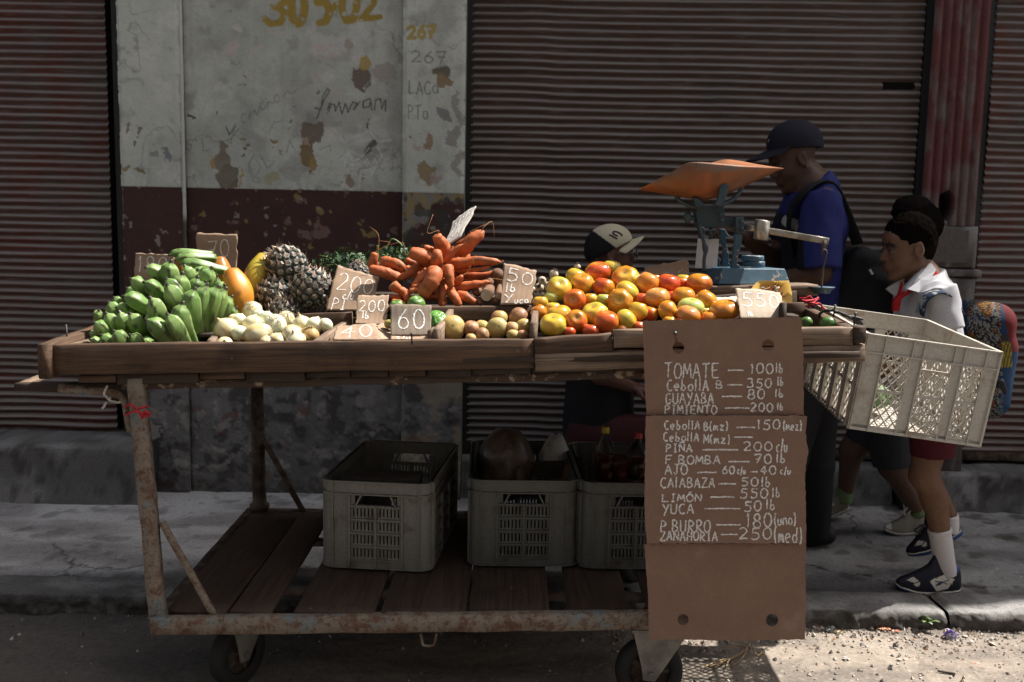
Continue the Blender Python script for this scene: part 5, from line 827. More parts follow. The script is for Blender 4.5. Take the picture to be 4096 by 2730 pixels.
pineapple((447, 522), 148, 3.06, (-.55, -.25, .75), 1, 'topmost pineapple beside the yellow papaya'); pineapple((632, 680), 148, 2.98, (.15, .3, .9), 2, 'pineapple with a brown cut base leaning on the large 200 sign'); pineapple((370, 745), 150, 3.02, (-.3, .2, .9), 3, 'shadowed pineapple under the topmost one'); pineapple((432, 868), 122, 2.935, (.1, -.1, 1), 4, 'pineapple whose spiky top shows over the tier board'); pineapple((745, 810), 80, 2.97, (.3, 0, .9), 5, 'pineapple mostly hidden by the lower left of the large 200 sign'); pineapple((955, 580), 92, 3.16, (.2, 0, 1), 6, 'pineapple whose crown peeks over the large 200 sign')
# carrots
def carrot(P, w, Y, seed, label, tip=.12, crown=False, f=R2, k=.5525, hair=0):
    Q = [atY(*f(*p[:2]), Y + (p[2] if len(p) > 2 else 0)) for p in P]; P = spline(Q, 22); r = .96 * w * k / ppm(Y, 1.15) / 2; tip = min(.62, tip * 1.25 + .10); t = np.linspace(0, 1, 22); R = r * ((1 - t) ** .62 * (1 - tip) + tip); R = np.minimum(R, r * (.72 + 2.4 * t)) ; R[-1] = r * .04; R[-2] = min(R[-2], r * max(tip * .8, .1)); R[0] = r * .45; P = P + (np.stack([fbm(P * 22, 2, s + int(seed)) - .5 for s in (1, 2, 3)], 1)) * r * .7 * (1 - .5 * t[:, None]); R = R * (1 + .16 * (fbm(P * 60 + seed, 2, 5) - .5) * 2); V, F = tube(P, R, 16); V = V + nrm(V - np.repeat(P, 16, 0)) * ((fbm(V * 130 + seed, 3, 4) - .5) * r * .22)[:, None]
    n = fbm(V * 30 + seed, 4, 2); col = mixc((.40, .095, .03), (.50, .15, .05), n); ln = vnoise(np.stack([np.repeat(t, 16) * 60, np.tile(np.arange(16) * .5, 22), np.full(len(V), seed)], 1), 3); col = mixc(col, (.20, .065, .02), sstep(.72, .9, ln) * .6); col = mixc(col, (.13, .06, .03), sstep(.6, .72, fbm(V * 48 + seed, 3, 7)) * .65); 
    if crown: col = mixc(col, (.33, .2, .1), np.repeat(sstep(.03, .0, t), 16))
    o = tag(mk('carrot', V, F, CAR, None, col), label, 'carrot', 'carrots heaped on the cart')
    if hair:
        b = MB(); p = P[-3]; d = nrm(P[-1] - P[-4])
        for h in range(hair):
            q = [p, p + d * .02 + rng.normal(0, .008, 3), p + d * .045 + rng.normal(0, .014, 3), p + d * .06 + rng.normal(0, .02, 3)]; b.add(*tube(spline(q, 10), np.linspace(.0013, .0004, 10), 5), col=(.42, .2, .08))
        b.out('root_hair', CAR, o)
    return o
CA = [([(1620, 455, .04), (1750, 375), (1878, 258)], 150, 3.06, 'longest carrot pointing up to the right with a root hair', .22, 1), ([(1600, 395, .03), (1560, 345, 0), (1530, 295, -.01)], 112, 2.99, 'stubby carrot end at the very top below the grey sign', .35, 1), ([(1532, 520, .02), (1535, 455, -.02), (1543, 395, -.01)], 100, 2.96, 'thick blunt carrot end just under the top one', .55, 0), ([(1490, 490, .03), (1420, 450, -.01), (1335, 418, -.01)], 128, 2.97, 'knobbly forked carrot lump at the upper left', .4, 1),
 ([(1630, 510, .02), (1800, 478), (2005, 492)], 92, 3.0, 'straight carrot lying to the right below the longest one', .2, 0), ([(1640, 545, .03), (1800, 545), (1935, 515)], 44, 3.0, 'thin carrot curling at its tip to the right', .2, 1), ([(1700, 590, .03), (1850, 585), (2000, 555)], 66, 3.04, 'carrot behind the thin one reaching the yuca', .2, 0), ([(1660, 685, .02), (1790, 650), (1925, 625)], 90, 2.95, 'tapering carrot at the right above the cut yuca', .1, 1), ([(1075, 530, .02), (1075, 480, 0), (1090, 418, 0)], 84, 3.02, 'bent carrot stub at the far left pointing up', .6, 2), ([(1130, 490, .02), (1220, 490), (1305, 535)], 92, 3.0, 'fat carrot at the upper left with a crooked end', .5, 1),
 ([(1265, 610, .03), (1150, 560), (1035, 525)], 94, 2.96, 'big carrot sloping down from the far left crown', .4, 0), ([(1440, 495, .05), (1340, 560), (1255, 615)], 78, 2.97, 'carrot slanting behind toward the lower left', .35, 0), ([(1200, 640, -.01), (1260, 680), (1340, 735)], 90, 2.92, 'carrot with its cut round end facing left', .5, 0), ([(1530, 545, .03), (1490, 640), (1412, 742)], 136, 2.89, 'widest carrot in the middle pointing down left', .42, 1), ([(1605, 510, .02), (1620, 590), (1645, 682)], 98, 2.91, 'carrot hanging down right of the widest one with a root tip', .12, 1), ([(1575, 660, .03), (1570, 730), (1558, 808)], 76, 2.91, 'small carrot pointing straight down at the tier board', .15, 0),
 ([(1630, 690, .03), (1665, 745), (1700, 805)], 84, 2.90, 'carrot with fine hairs pointing down right', .4, 1), ([(1690, 720, .03), (1750, 745), (1825, 795)], 82, 2.92, 'carrot low at the right beside the yuca', .3, 0), ([(1450, 560, .04), (1390, 640), (1335, 720)], 74, 2.93, 'long narrow carrot left of the widest one', .2, 1), ([(1340, 770, .03), (1260, 745), (1180, 732)], 48, 2.92, 'thin carrot behind the small 200 sign', .3, 0), ([(1200, 778, 0), (1260, 782), (1312, 800)], 58, 2.885, 'low carrot above the 60 sign at the left', .3, 0), ([(1440, 650, .02), (1400, 660), (1350, 668)], 50, 2.90, 'little carrot finger left of the widest one', .4, 0), ([(1440, 690, .02), (1390, 695), (1335, 700)], 54, 2.89, 'second little carrot finger lower left of the widest one', .4, 0),
 ([(1660, 640, .03), (1695, 610), (1722, 578)], 72, 2.94, 'short carrot with a curled root right of the hanging one', .1, 1), ([(1590, 500, .02), (1640, 420), (1720, 358)], 66, 2.98, 'curling carrot ribbon left of the longest one', .1, 1), ([(1500, 400, .02), (1470, 385), (1440, 380)], 56, 3.0, 'tiny carrot knob behind the forked lump', .6, 0), ([(1600, 615, .03), (1585, 628), (1572, 645)], 44, 2.93, 'tiny carrot tip peeking beside the hanging one', .5, 0), ([(1300, 700, .03), (1320, 740), (1310, 770)], 64, 2.90, 'bent carrot knee under the cut round one', .5, 0), ([(1590, 770, .03), (1580, 790), (1575, 808)], 48, 2.90, 'short carrot end low at the tier board', .6, 0), ([(1740, 440, .06), (1660, 500), (1560, 560)], 120, 3.06, 'carrot buried in the core of the heap', .4, 0), ([(1380, 560, .08), (1480, 590), (1600, 600)], 120, 3.04, 'broad carrot hidden at the heart of the heap', .5, 0)]
for i, (P, w, Y, lab, tp, hr) in enumerate(CA): carrot(P, w, Y, i * 1.9 + 1, lab, tp, i in (12,), hair=hr)
rq = random.Random(5)
for i in range(20):
    a = rq.uniform(0, 6.28); ex, ey = 1490 + rq.uniform(-170, 250), 590 + rq.uniform(-90, 170); L = rq.uniform(110, 170); carrot([(ex - cos(a) * L * .5, ey - sin(a) * L * .3, .03), (ex, ey, .02), (ex + cos(a) * L * .6, ey + sin(a) * L * .3, .01)], rq.uniform(56, 84), 3.03 + rq.uniform(0, .05), 70 + i * 1.3, 'carrot buried in the shadowed inside of the carrot heap', .35)
# yuca roots
BARK = m_attr('yuca bark', .85, .3, 90, (90, .6, .002), spec=.2)
def yuca(p0, p1, w, Y0, Y1, seed, label, cut=True):
    a = atY(*R2(*p0), Y0); b_ = atY(*R2(*p1), Y1); r = w * .5525 / ppm(Y0, 1.1) / 2; t = np.linspace(0, 1, 14); P = a + (b_ - a) * t[:, None]; R = r * (.98 - .35 * t ** 2) * (1 + .1 * (fbm(P * 40, 2, 3) - .5)); R[-1] = r * .2
    if not cut: R[0] = r * .3; R[1] = r * .8
    V, F = tube(P, R, 16); col = mixc((.13, .07, .045), (.24, .14, .09), fbm(V * 40, 4, int(seed))); o = tag(mk('yuca_root', V, F, BARK, None, col), label, 'yuca', 'yuca roots beside the carrots')
    if cut:
        d = nrm(a - b_); X, Yx, Z = axes(d); an = np.linspace(0, 2 * pi, 20, endpoint=False); pts = [a + d * .0015 + (X * cos(q) + Yx * sin(q)) * R[0] * .9 for q in an]; mk('cut_face', np.array(pts + [a + d * .002]), [[i, (i + 1) % 20, 20] for i in range(20)], pl('yuca flesh', (.62, .52, .38), .6) if 'yuca flesh' not in bpy.data.materials else bpy.data.materials['yuca flesh'], o)
yuca((1893, 728), (1930, 650), 92, 2.89, 3.1, 1, 'yuca root with its round white cut end facing out'); yuca((1975, 555), (1965, 640), 90, 3.02, 3.08, 2, 'stubby brown yuca end beside the 50 sign', False); yuca((1810, 705), (1900, 690), 76, 2.95, 3.05, 3, 'dark yuca root left of the cut one', False); yuca((1965, 770), (1880, 740), 56, 2.89, 3.0, 4, 'small brown yuca at the lower right by the 50 sign', False); yuca((1860, 785), (1800, 760), 50, 2.90, 3.0, 5, 'low dark yuca root on the tier board', False); yuca((1985, 735), (1990, 660), 60, 2.93, 3.05, 6, 'pale ended yuca half hidden by the 50 sign'); yuca((1905, 640), (1960, 600), 60, 2.99, 3.1, 7, 'thin yuca root behind the cut one', False)
# limes, peppers, bagged limes
LG = ((.05, .13, .025), (.10, .21, .045))
def lime(q, r, Y, label, f=R4, k=.574, el=1.12, up=(.9, -.2, .2), name='lime', cat='lime', cols=LG, group='limes on the cart', ribs=0, sd=0):
    c = atY(*f(*q), Y); V, F, T, P_, L = ball(c, r * k / ppm(Y, 1.1), el, up, ribs, .12, .0 if not ribs else .25, .0, 26, 18, sd, None, 0, .04); L2 = fbm(L * 2 + sd, 3, 2); tag(mk(name, V, F, LIM, None, mixc(cols[0], cols[1], sstep(.35, .65, L2))), label, cat, group)
lime((1352, 1462), 38, 2.66, 'dark green lime beside the price board right edge', sd=1); lime((1502, 1474), 50, 2.65, 'dark green lime alone in the right end compartment', sd=2)
PG = ((.07, .16, .03), (.16, .28, .06)); lime((1385, 790), 66, 2.84, 'green pepper showing above the 60 sign', R2, .5525, .9, (.2, -.4, .8), 'green_pepper', 'pepper', PG, 'green peppers behind the signs', 4, 3); lime((1245, 805), 52, 2.83, 'green pepper at the left top corner of the 60 sign', R2, .5525, .9, (-.2, -.3, .9), 'green_pepper', 'pepper', PG, 'green peppers behind the signs', 4, 4); lime((1190, 935), 40, 2.66, 'yellowish pepper between the small 200 sign and the 60 sign', R2, .5525, .9, (0, 0, 1), 'green_pepper', 'pepper', ((.45, .30, .06), (.35, .33, .08)), 'green peppers behind the signs', 4, 5)
bc = atY(*R2(1528, 930), 2.70); V, F, T, P_, L = ball(bc, .036, .95, (.1, -.2, 1), 0, 0, 0, 0, 60, 44, 3); V = V + nrm(V - bc) * ((np.abs(fbm(V * 60, 3, 3) - .5) * -2 + .4) * .010)[:, None]; tag(mk('vegetable_bag', V, F, m_two('green film bag', (.13, .33, .06), (.45, .55, .35), 30, .58, .7, .18, (120, .5, .002), coat=.6), None, None), 'knotted clear plastic bag of green limes behind the 60 sign', 'bag')
lime((1400, 925), 60, 2.66, 'green lime low behind the 60 sign', R2, .5525, 1.0, sd=7)
# dark leafy herbs behind the pineapples
HERB = m_attr('herb leaf', .55, .3, 60, None, spec=.4)
def herb(c, rad, n, seed, label, stalks=()):
    rr = random.Random(seed); b = MB(); g = MB()
    for i in range(n):
        d = nrm(A(rr.gauss(0, 1), rr.gauss(0, 1), rr.gauss(.2, .7))); p = c + d * A(*rad) * rr.uniform(.45, 1.05); X, Yx, Z = axes(nrm(d + A(rr.gauss(0, .5), rr.gauss(0, .5), rr.gauss(0, .5)))); s = rr.uniform(.010, .02)
        for k in range(3):
            a = (k - 1) * .8 + rr.uniform(-.2, .2); u = X * cos(a) + Yx * sin(a); w = np.cross(Z, u) * s * .28; b.add([p, p + u * s * .5 + w, p + u * s + Z * s * .15, p + u * s * .5 - w], [[0, 1, 2, 3]], np.array((.035, .075, .03)) * rr.uniform(.5, 1.9))
        if i % 4 == 0: g.add(*tube(spline([c + A(0, 0, -rad[2] * .5), (c + p) / 2, p], 5), .0012, 4))
    e = empty('herb_bundle', c - A(0, 0, rad[2]), label, 'herbs', 'herb bundles at the back of the cart'); b.out('leaves', HERB, e, smooth=False); 
    for P, r in stalks: g.add(*tube(spline([atY(*RC(*q), 3.25) for q in P], 24), r, 6))
    g.out('stalks', pl('herb stalk', (.14, .24, .06), .5) if 'herb stalk' not in bpy.data.materials else bpy.data.materials['herb stalk'], e)
herb(atY(*RC(610, 400), 3.26), (.11, .07, .05), 330, 3, 'dark green herb bundle behind the large 200 sign'); herb(atY(*RC(1130, 350), 3.22), (.085, .06, .045), 260, 5, 'herb bundle with looping green stalks behind the carrots', [([(1020, 300), (1060, 190), (1105, 150), (1190, 210), (1240, 320)], .0030), ([(1085, 300), (1120, 250), (1170, 255), (1220, 310)], .0024), ([(938, 290), (940, 260), (940, 215)], .004), ([(1270, 350), (1200, 290), (1160, 330)], .0024)])
# cut pumpkin
po = [(958, 1240), (985, 1205), (1012, 1178), (1060, 1172), (1140, 1175), (1228, 1172), (1240, 1210), (1250, 1260), (1255, 1325), (1160, 1345), (1060, 1345), (985, 1300)]
e = empty('pumpkin_slice', atY(*R4(1110, 1335), 2.98), 'yellow cut pumpkin piece with stringy seeds behind the 550 sign', 'pumpkin'); Pc = np.array([atY(*R4(*q), 2.97 + (1345 - q[1]) * .0003) for q in po]); cen = Pc.mean(0); Nf = nrm(np.cross(Pc[4] - Pc[0], Pc[8] - Pc[0])); Nf = Nf if Nf[1] < 0 else -Nf
rings = [Pc, Pc * .8 + cen * .2, Pc * .48 + cen * .52 - Nf * .008, Pc * .25 + cen * .75 - Nf * .012]; k = len(po); V = np.vstack(rings + [[cen - Nf * .014]]); F = [[i * k + j, i * k + (j + 1) % k, (i + 1) * k + (j + 1) % k, (i + 1) * k + j] for i in range(3) for j in range(k)] + [[3 * k + j, 3 * k + (j + 1) % k, 4 * k] for j in range(k)]
mk('flesh', V, F, PAP, e, np.vstack([np.tile((.56, .33, .03), (2 * k, 1)), np.tile((.42, .17, .02), (2 * k + 1, 1))])); bk = [Pc, Pc * .98 + cen * .02 - Nf * .02, Pc * .8 + cen * .2 - Nf * .06, Pc * .4 + cen * .6 - Nf * .085]; V = np.vstack(bk + [[cen - Nf * .09]]); mk('rind', V, F, PAP, e, np.tile((.46, .26, .025), (len(V), 1)))
b = MB()
for i in range(70):
    a = random.uniform(0, 6.28); s = random.uniform(.02, .5); p = cen + (Pc[int(a / 6.29 * k)] - cen) * s * .9 + Nf * (-.010 + .010 * random.random() + s * .014); b.add(*tube(spline([p, p + rng.normal(0, .006, 3), p + rng.normal(0, .010, 3)], 6), .0008, 4), col=(.36, .12, .025))
b.out('seed_strings', CAR, e); b = MB()
for q in ((1045, 1225), (1062, 1235), (1075, 1245), (1085, 1225), (1135, 1222), (1150, 1228), (1140, 1240), (1100, 1245), (1055, 1248), (1120, 1250)):
    V, F = lathe([(.001, -1), (.55, -.55), (.6, 0), (.4, .6), (.001, 1)], 10); V = V * A(.006, .0025, .009); b.add(place(V, atY(*R4(*q), 2.972) + Nf * .002, (random.uniform(-1, 1), -.3, random.uniform(-.6, 1))), F, (.62, .52, .36))
b.out('seeds', ONI, e)

# ------------------------------------------------------------------ plastic crates
CRP = m_two('dirty pale crate plastic', (.215, .205, .175), (.125, .098, .07), 16, .5, .72, .55, (70, .2, .001), fine=.25); CRG = m_two('grey crate plastic', (.12, .12, .108), (.075, .063, .048), 14, .5, .72, .55, (70, .2, .001), fine=.25)
class Crate:
    def __init__(s, M, t, W, L, H): s.M = np.asarray(M, float); s.t = np.asarray(t, float); s.W, s.L, s.H = W, L, H; s.b = MB()
    def side(s, k):
        W, L = s.W, s.L
        if k == 'f': f = lambda u, v, w: (u, -w, v); n = W
        if k == 'b': f = lambda u, v, w: (W - u, L + w, v); n = W
        if k == 'r': f = lambda u, v, w: (W + w, u, v); n = L
        if k == 'l': f = lambda u, v, w: (-w, L - u, v); n = L
        if k == 'd': f = lambda u, v, w: (v, u, -w); n = L
        return f, n
    def put(s, f, lo, hi):
        V, F = box(lo, hi); V = np.array([f(*v) for v in V]) @ s.M.T + s.t; s.b.add(V, F)
    def bar(s, f, p, q, th, w0, w1):
        p = np.array(p, float); q = np.array(q, float); d = nrm(q - p); n_ = np.array([-d[1], d[0]]) * th / 2; c = [p + n_, q + n_, q - n_, p - n_]; V = [(*x, w0) for x in c] + [(*x, w1) for x in c]; V = np.array([f(*v) for v in V]) @ s.M.T + s.t
        s.b.add(V, [[0, 1, 2, 3], [7, 6, 5, 4], [0, 4, 5, 1], [1, 5, 6, 2], [2, 6, 7, 3], [3, 7, 4, 0]])
    def slots(s, f, x0, x1, z0, z1, n):
        m = .006; s.put(f, (x0, z0, -.009), (x1, z0 + m, -.003)); s.put(f, (x0, z1 - m, -.009), (x1, z1, -.003)); p = (x1 - x0 - .008) / n
        for i in range(n + 1): c = x0 + .004 + p * i; s.put(f, (c - p * .29, z0 + m, -.009), (c + p * .29, z1 - m, -.003))
    def lattice(s, f, x0, x1, z0, z1, p=.026, th=.0032):
        k = 1.35
        for sg in (1, -1):
            c = -(z1 - z0) / k
            while c < (x1 - x0) + (z1 - z0) / k:
                pts = []
                for z in (z0, z1):
                    pass
                a = np.array([x0 + c, z0]); d = np.array([sg / k, 1.0]) * (z1 - z0); t0, t1 = 0.0, 1.0
                if d[0] > 0: t0 = max(t0, (x0 - a[0]) / d[0]); t1 = min(t1, (x1 - a[0]) / d[0])
                else: t0 = max(t0, (x1 - a[0]) / d[0]); t1 = min(t1, (x0 - a[0]) / d[0])
                if t1 - t0 > .04: s.bar(f, a + d * t0, a + d * t1, th, -.008, -.003)
                c += p
    def corner(s, R=.035):
        for (cx, cy, a0) in ((R, R, 180), (s.W - R, R, 270), (s.W - R, s.L - R, 0), (R, s.L - R, 90)):
            P = [(cx + r * cos(radians(a0 + a)), cy + r * sin(radians(a0 + a))) for r in (R, R - .004) for a in range(0, 91, 15)]; n = 7; V = [(x, y, z) for z in (.004, s.H) for x, y in P]; F = []
            for i in range(n - 1): F += [[i, i + 1, 2 * n + i + 1, 2 * n + i], [n + i + 1, n + i, 3 * n + i, 3 * n + i + 1], [2 * n + i, 2 * n + i + 1, 3 * n + i + 1, 3 * n + i]]
            s.b.add(np.array(V) @ s.M.T + s.t, F)
            for z in (s.H - .042, s.H - .004, .004):
                P = [(cx + r * cos(radians(a0 + a)), cy + r * sin(radians(a0 + a))) for r in (R + .007, R - .001) for a in range(0, 91, 15)]; V = [(x, y, zz) for zz in (z, z + .004) for x, y in P]; s.b.add(np.array(V) @ s.M.T + s.t, F + [[i + 1, i, n + i, n + i + 1] for i in range(n - 1)])
def slot_crate(fl, fr, m, label, W=.345, L=.56, H=.285):
    u = nrm(A(fr[0] - fl[0], fr[1] - fl[1], 0)); M = np.stack([u, A(-u[1], u[0], 0), A(0, 0, 1)], 1); c = Crate(M, fl, W, L, H); R = .035
    for k in 'fblr':
        f, n = c.side(k); z1 = H - .046; band = .088 if k in 'fb' else .06
        c.put(f, (R, H - .042, -.005), (n - R, H, -.0)); c.put(f, (R, H - .004, -.005), (n - R, H, .007)); c.put(f, (R, H - .044, -.005), (n - R, H - .040, .007)); c.put(f, (R, 0.004, -.006), (n - R, .03, -.0)); c.put(f, (R, .003, -.005), (n - R, .008, .007))
        c.put(f, (R - .003, .03, -.004), (band, H - .042, 0)); c.put(f, (n - band, .03, -.004), (n - R + .003, H - .042, 0)); cols = 2 if k in 'fb' else 3; xs = np.linspace(band, n - band, cols + 1); zs = np.linspace(.03, z1 - .034, 5)
        for x in xs: c.put(f, (x - .003, .004, -.008), (x + .003, z1 - (.034 if (0 < list(xs).index(x) < cols) else 0), .007))
        for x in (R, n - R): c.put(f, (x - .002, .004, -.002), (x + .002, H, .007))
        for z in zs: c.put(f, (band, z - .0025, -.008), (n - band, z + .0025, .005))
        for i in range(cols):
            for j in range(4): c.slots(f, xs[i] + .003, xs[i + 1] - .003, zs[j] + .0025, zs[j + 1] - .0025, 6)
        if k in 'fb':
            w = n - 2 * band; c.bar(f, (band + w * .22, z1), (band + w * .12, z1 - .034), .005, -.008, .005); c.bar(f, (n - band - w * .22, z1), (n - band - w * .12, z1 - .034), .005, -.008, .005); c.put(f, (band, z1 - .034, -.006), (band + w * .1, z1, -.002)); c.put(f, (n - band - w * .1, z1 - .034, -.006), (n - band, z1, -.002))
        else: c.put(f, (band, z1 - .034, -.006), (n - band, z1, -.002))
    f, n = c.side('d'); c.put(f, (.02, .02, -.006), (n - .02, W - .02, -.002)); c.corner(R); return tag(c.b.out('plastic_crate', m, None, False, fl + A(0, 0, .0)), label, 'crate')
zD = .290
f1, r1 = atZ(*D(741, 1303), zD), atZ(*D(985, 1316), zD); f2, r2 = atZ(*D(1078, 1301), zD), atZ(*D(1318, 1303), zD); f3, r3 = atZ(*D(1334, 1307), zD), atZ(*D(1578, 1310), zD)
slot_crate(f1, r1, CRP, 'palest slotted plastic crate, leftmost on the lower deck of the cart'); slot_crate(f2, r2, CRG, 'grey slotted plastic crate in the middle holding a bulging brown bag'); slot_crate(f3, r3, CRG, 'grey slotted plastic crate holding bottles, half behind the price board')
# what lies in the crates
DKC = pl('dark cardboard', (.05, .04, .032), .9); V, F, G = plank(f1 + A(.05, .09, .262), f1 + A(.30, .10, .262), .10, .04, jit=.004); tag(mk('dark_box', V, F, DKC, None, None, True, G), 'dark flattened box lying in the palest crate', 'box')
def blob(name, c, r, m, label, cat, lump=.25, seed=1, fr=9):
    V, F, T, P_, L = ball(c, 1.0, 1.0, (0, 0, 1), 0, 0, 0, 0, 44, 30, seed, None, 0, 0); L = L * A(*r); k = (np.abs(fbm(L * fr + seed, 4, 3) - .5) * 2); L = L * (1 + lump * (.4 - k))[:, None]; return tag(mk(name, L + np.asarray(c), F, m), label, cat)
BAGB = m_two('brown translucent bag', (.16, .115, .085), (.09, .065, .05), 20, rough=.3, bumps=(60, .6, .004), coat=.3); BAGW = m_two('white film bag', (.55, .55, .55), (.4, .4, .41), 20, rough=.35, bumps=(60, .5, .004), coat=.3)
blob('brown_bag', atY(*D(1162, 1066), 3.28), (.10, .09, .13), BAGB, 'bulging brown plastic bag filling the middle crate', 'bag', .12, 3, 14); V, F = tube(spline([atY(*D(1193, 1080), 3.22), atY(*D(1196, 1102), 3.10), atY(*D(1198, 1135), 3.04)], 10), [.02, .02, .018, .016, .016, .014, .013, .012, .012, .008], 10); tag(mk('bag_knot', V, F, BAGB), 'twisted end of the brown bag hanging over the middle crate rim', 'bag')
q = atY(*D(1278, 1052), 3.33); V, F = lathe([(.01, .088), (.03, .08), (.05, .055), (.068, .02), (.075, -.03), (.07, -.09), (.05, -.12), (.01, -.12)], 30); V = V * A(.8, .6, 1.1); V = V + nrm(V) * ((np.abs(fbm(V * 22, 4, 6) - .5) * -2 + .35) * .02)[:, None]; tag(mk('white_bag', V + q + A(-.004, 0, -.01), F, BAGW), 'white plastic bag peaking up in the middle crate', 'bag')
for pts, Y, nm, lb, m in (([(1228, 1062), (1300, 1060), (1302, 1100), (1226, 1100)], 3.24, 'cardboard_piece', 'dark brown cardboard piece standing in the middle crate', DKC), ([(1300, 1068), (1312, 1066), (1306, 1104), (1290, 1104)], 3.22, 'wood_offcut', 'orange brown wooden offcut upright in the middle crate', pl('orange wood', (.25, .12, .04), .8)), ([(1312, 1056), (1338, 1050), (1345, 1100), (1312, 1104)], 3.28, 'cardboard_piece', 'cardboard flap at the right edge of the middle crate', DKC)):
    P = np.array([atY(*D(*z), Y) for z in pts]); V = np.vstack([P, P + A(0, .008, 0)]); tag(mk(nm, V, [[0, 3, 2, 1], [4, 5, 6, 7], [0, 1, 5, 4], [1, 2, 6, 5], [2, 3, 7, 6], [3, 0, 4, 7]], m, None, None, False), lb, nm.split('_')[-1])
GLASS = None
def bottle(q, Y, h, r, cap, liq, label):
    base = atY(*q, Y); e = empty('bottle', base, label, 'bottle'); qn = NT('clear bottle ' + str(int(h * 1000))); qn.b.inputs['Transmission Weight'].default_value = 1.0; qn.b.inputs['IOR'].default_value = 1.2; gm = qn.done((.9, .92, .9), .06)
    pr = [(r * .6, 0), (r, .01), (r, h * .22), (r * .9, h * .27), (r * .98, h * .32), (r, h * .55), (r * .8, h * .70), (r * .36, h * .82), (r * .33, h * .93)]; V, F = lathe(pr, 24); mk('glass_body', V + base, F, gm, e); V, F = lathe([(0, .006), (r * .88, .007), (r * .9, h * .22), (r * .83, h * .27), (r * .88, h * .5), (0, h * .5)], 24); mk('liquid', V + base, F, liq, e); V, F = lathe([(0, h * .99), (r * .40, h * .985), (r * .42, h * .88), (0, h * .88)], 20); mk('cap', V + base, F, cap, e, None, False)
YELC = pl('yellow cap', (.6, .45, .02), .4); REDC = pl('red cap', (.45, .02, .02), .4); bottle(D(1388, 1108), 3.2, .20, .034, YELC, pl('red sauce', (.10, .012, .008), .25), 'plastic bottle of red sauce with a yellow cap in the crate half behind the board'); bottle(D(1463, 1104), 3.16, .17, .036, REDC, pl('brown sauce', (.06, .02, .01), .25), 'bottle with a red cap beside the price board edge in the crate'); blob('red_bag', atY(*D(1437, 1090), 3.3), (.07, .05, .05), pl('dark red film', (.13, .02, .015), .4), 'dark red bundle behind the bottles in the right crate', 'bag', .2, 5, 12)
# crate hung at the cart's right end
Mh = np.array([[.992, .058, .112], [-.050, .996, -.074], [-.116, .067, .991]]); hc = Crate(Mh, (.963, 2.616, .823), .367, .552, .278); W, L, H = hc.W, hc.L, hc.H
for k in 'fblr':
    f, n = hc.side(k); zt_ = H - .052; hc.put(f, (0, zt_, -.006), (n, H, -.001)); hc.put(f, (0, H - .004, -.008), (n, H, .006)); hc.put(f, (0, zt_ - .002, -.006), (n, zt_ + .002, .005)); hc.put(f, (0, 0, -.008), (n, .008, .004)); hc.put(f, (0, .008, -.006), (n, .016, -.001))
    posts = [0, .14, .35, .435, .665, .74, .90, 1.0] if k in 'fb' else [0, .07, .20, .26, .39, .45, .58, .64, .77, .83, .94, 1.0]
    for i in range(0, len(posts) - 1):
        a, b_ = posts[i] * n, posts[i + 1] * n
        if i % 2 == 0:
            hc.put(f, (a, .0, -.006), (b_, zt_, -.001)); hc.put(f, (a - .0015, 0, -.004), (a + .002, H, .006)); hc.put(f, (b_ - .002, 0, -.004), (b_ + .0015, H, .006))
        else: hc.put(f, (a, .115, -.007), (b_, .124, -.002)); hc.lattice(f, a, b_, .014, .115, .026); hc.lattice(f, a, b_, .124, zt_ - (.03 if (i == 3 and k in 'fb') else 0), .026)
        if i == 3 and k in 'fb': hc.put(f, (a, zt_ - .034, -.007), (b_, zt_ - .028, -.0))
    if k == 'b':
        pass
f, n = hc.side('d'); hc.lattice(f, .01, n - .01, .01, W - .01, .022, .006)
for x in np.linspace(.01, n - .01, 6): hc.put(f, (x - .004, .004, -.008), (x + .004, W - .004, -.001))
for z in (.004, W / 2, W - .012): hc.put(f, (.004, z, -.009), (n - .004, z + .008, -.002))
tag(hc.b.out('plastic_crate', m_two('sun bleached crate plastic', (.52, .48, .42), (.33, .25, .18), 15, .52, .74, .5, (70, .2, .001), fine=.2), None, False, (1.14, 2.83, .79)), 'tilted pale latticed plastic crate tied to the right end of the cart', 'crate')
string('red_string', [[(1305, 1295), (1345, 1300, -.02), (1390, 1330, -.02), (1435, 1290)], [(1340, 1325), (1390, 1330, -.03), (1450, 1345), (1490, 1378)], [(1345, 1300, -.02), (1375, 1285, -.02), (1400, 1310), (1432, 1300)], [(1350, 1352), (1400, 1345, -.02), (1440, 1330, -.01), (1470, 1370)], [(1310, 1300), (1345, 1315, -.03), (1435, 1300)]], .0032, RED_STR, 'red string knotted on the right end board of the cart', 'string', R4, 2.83)
string('black_cord', [[(1440, 1420, .05), (1450, 1398, .02), (1500, 1380), (1560, 1388), (1620, 1415), (1690, 1430), (1742, 1445)], [(1545, 1395), (1600, 1400, -.02), (1660, 1432), (1745, 1470)], [(1680, 1462), (1720, 1470), (1745, 1475)]], .0042, BLACK, 'black cord lashing the tilted crate to the cart corner', 'cord', R4, 2.66)
blob('lettuce', (1.10, 2.80, .885), (.05, .05, .035), m_two('leaf scraps', (.06, .12, .04), (.13, .2, .07), 30, rough=.6), 'handful of green leaf scraps in the bottom of the tilted crate', 'leaves', .3, 8, 30)

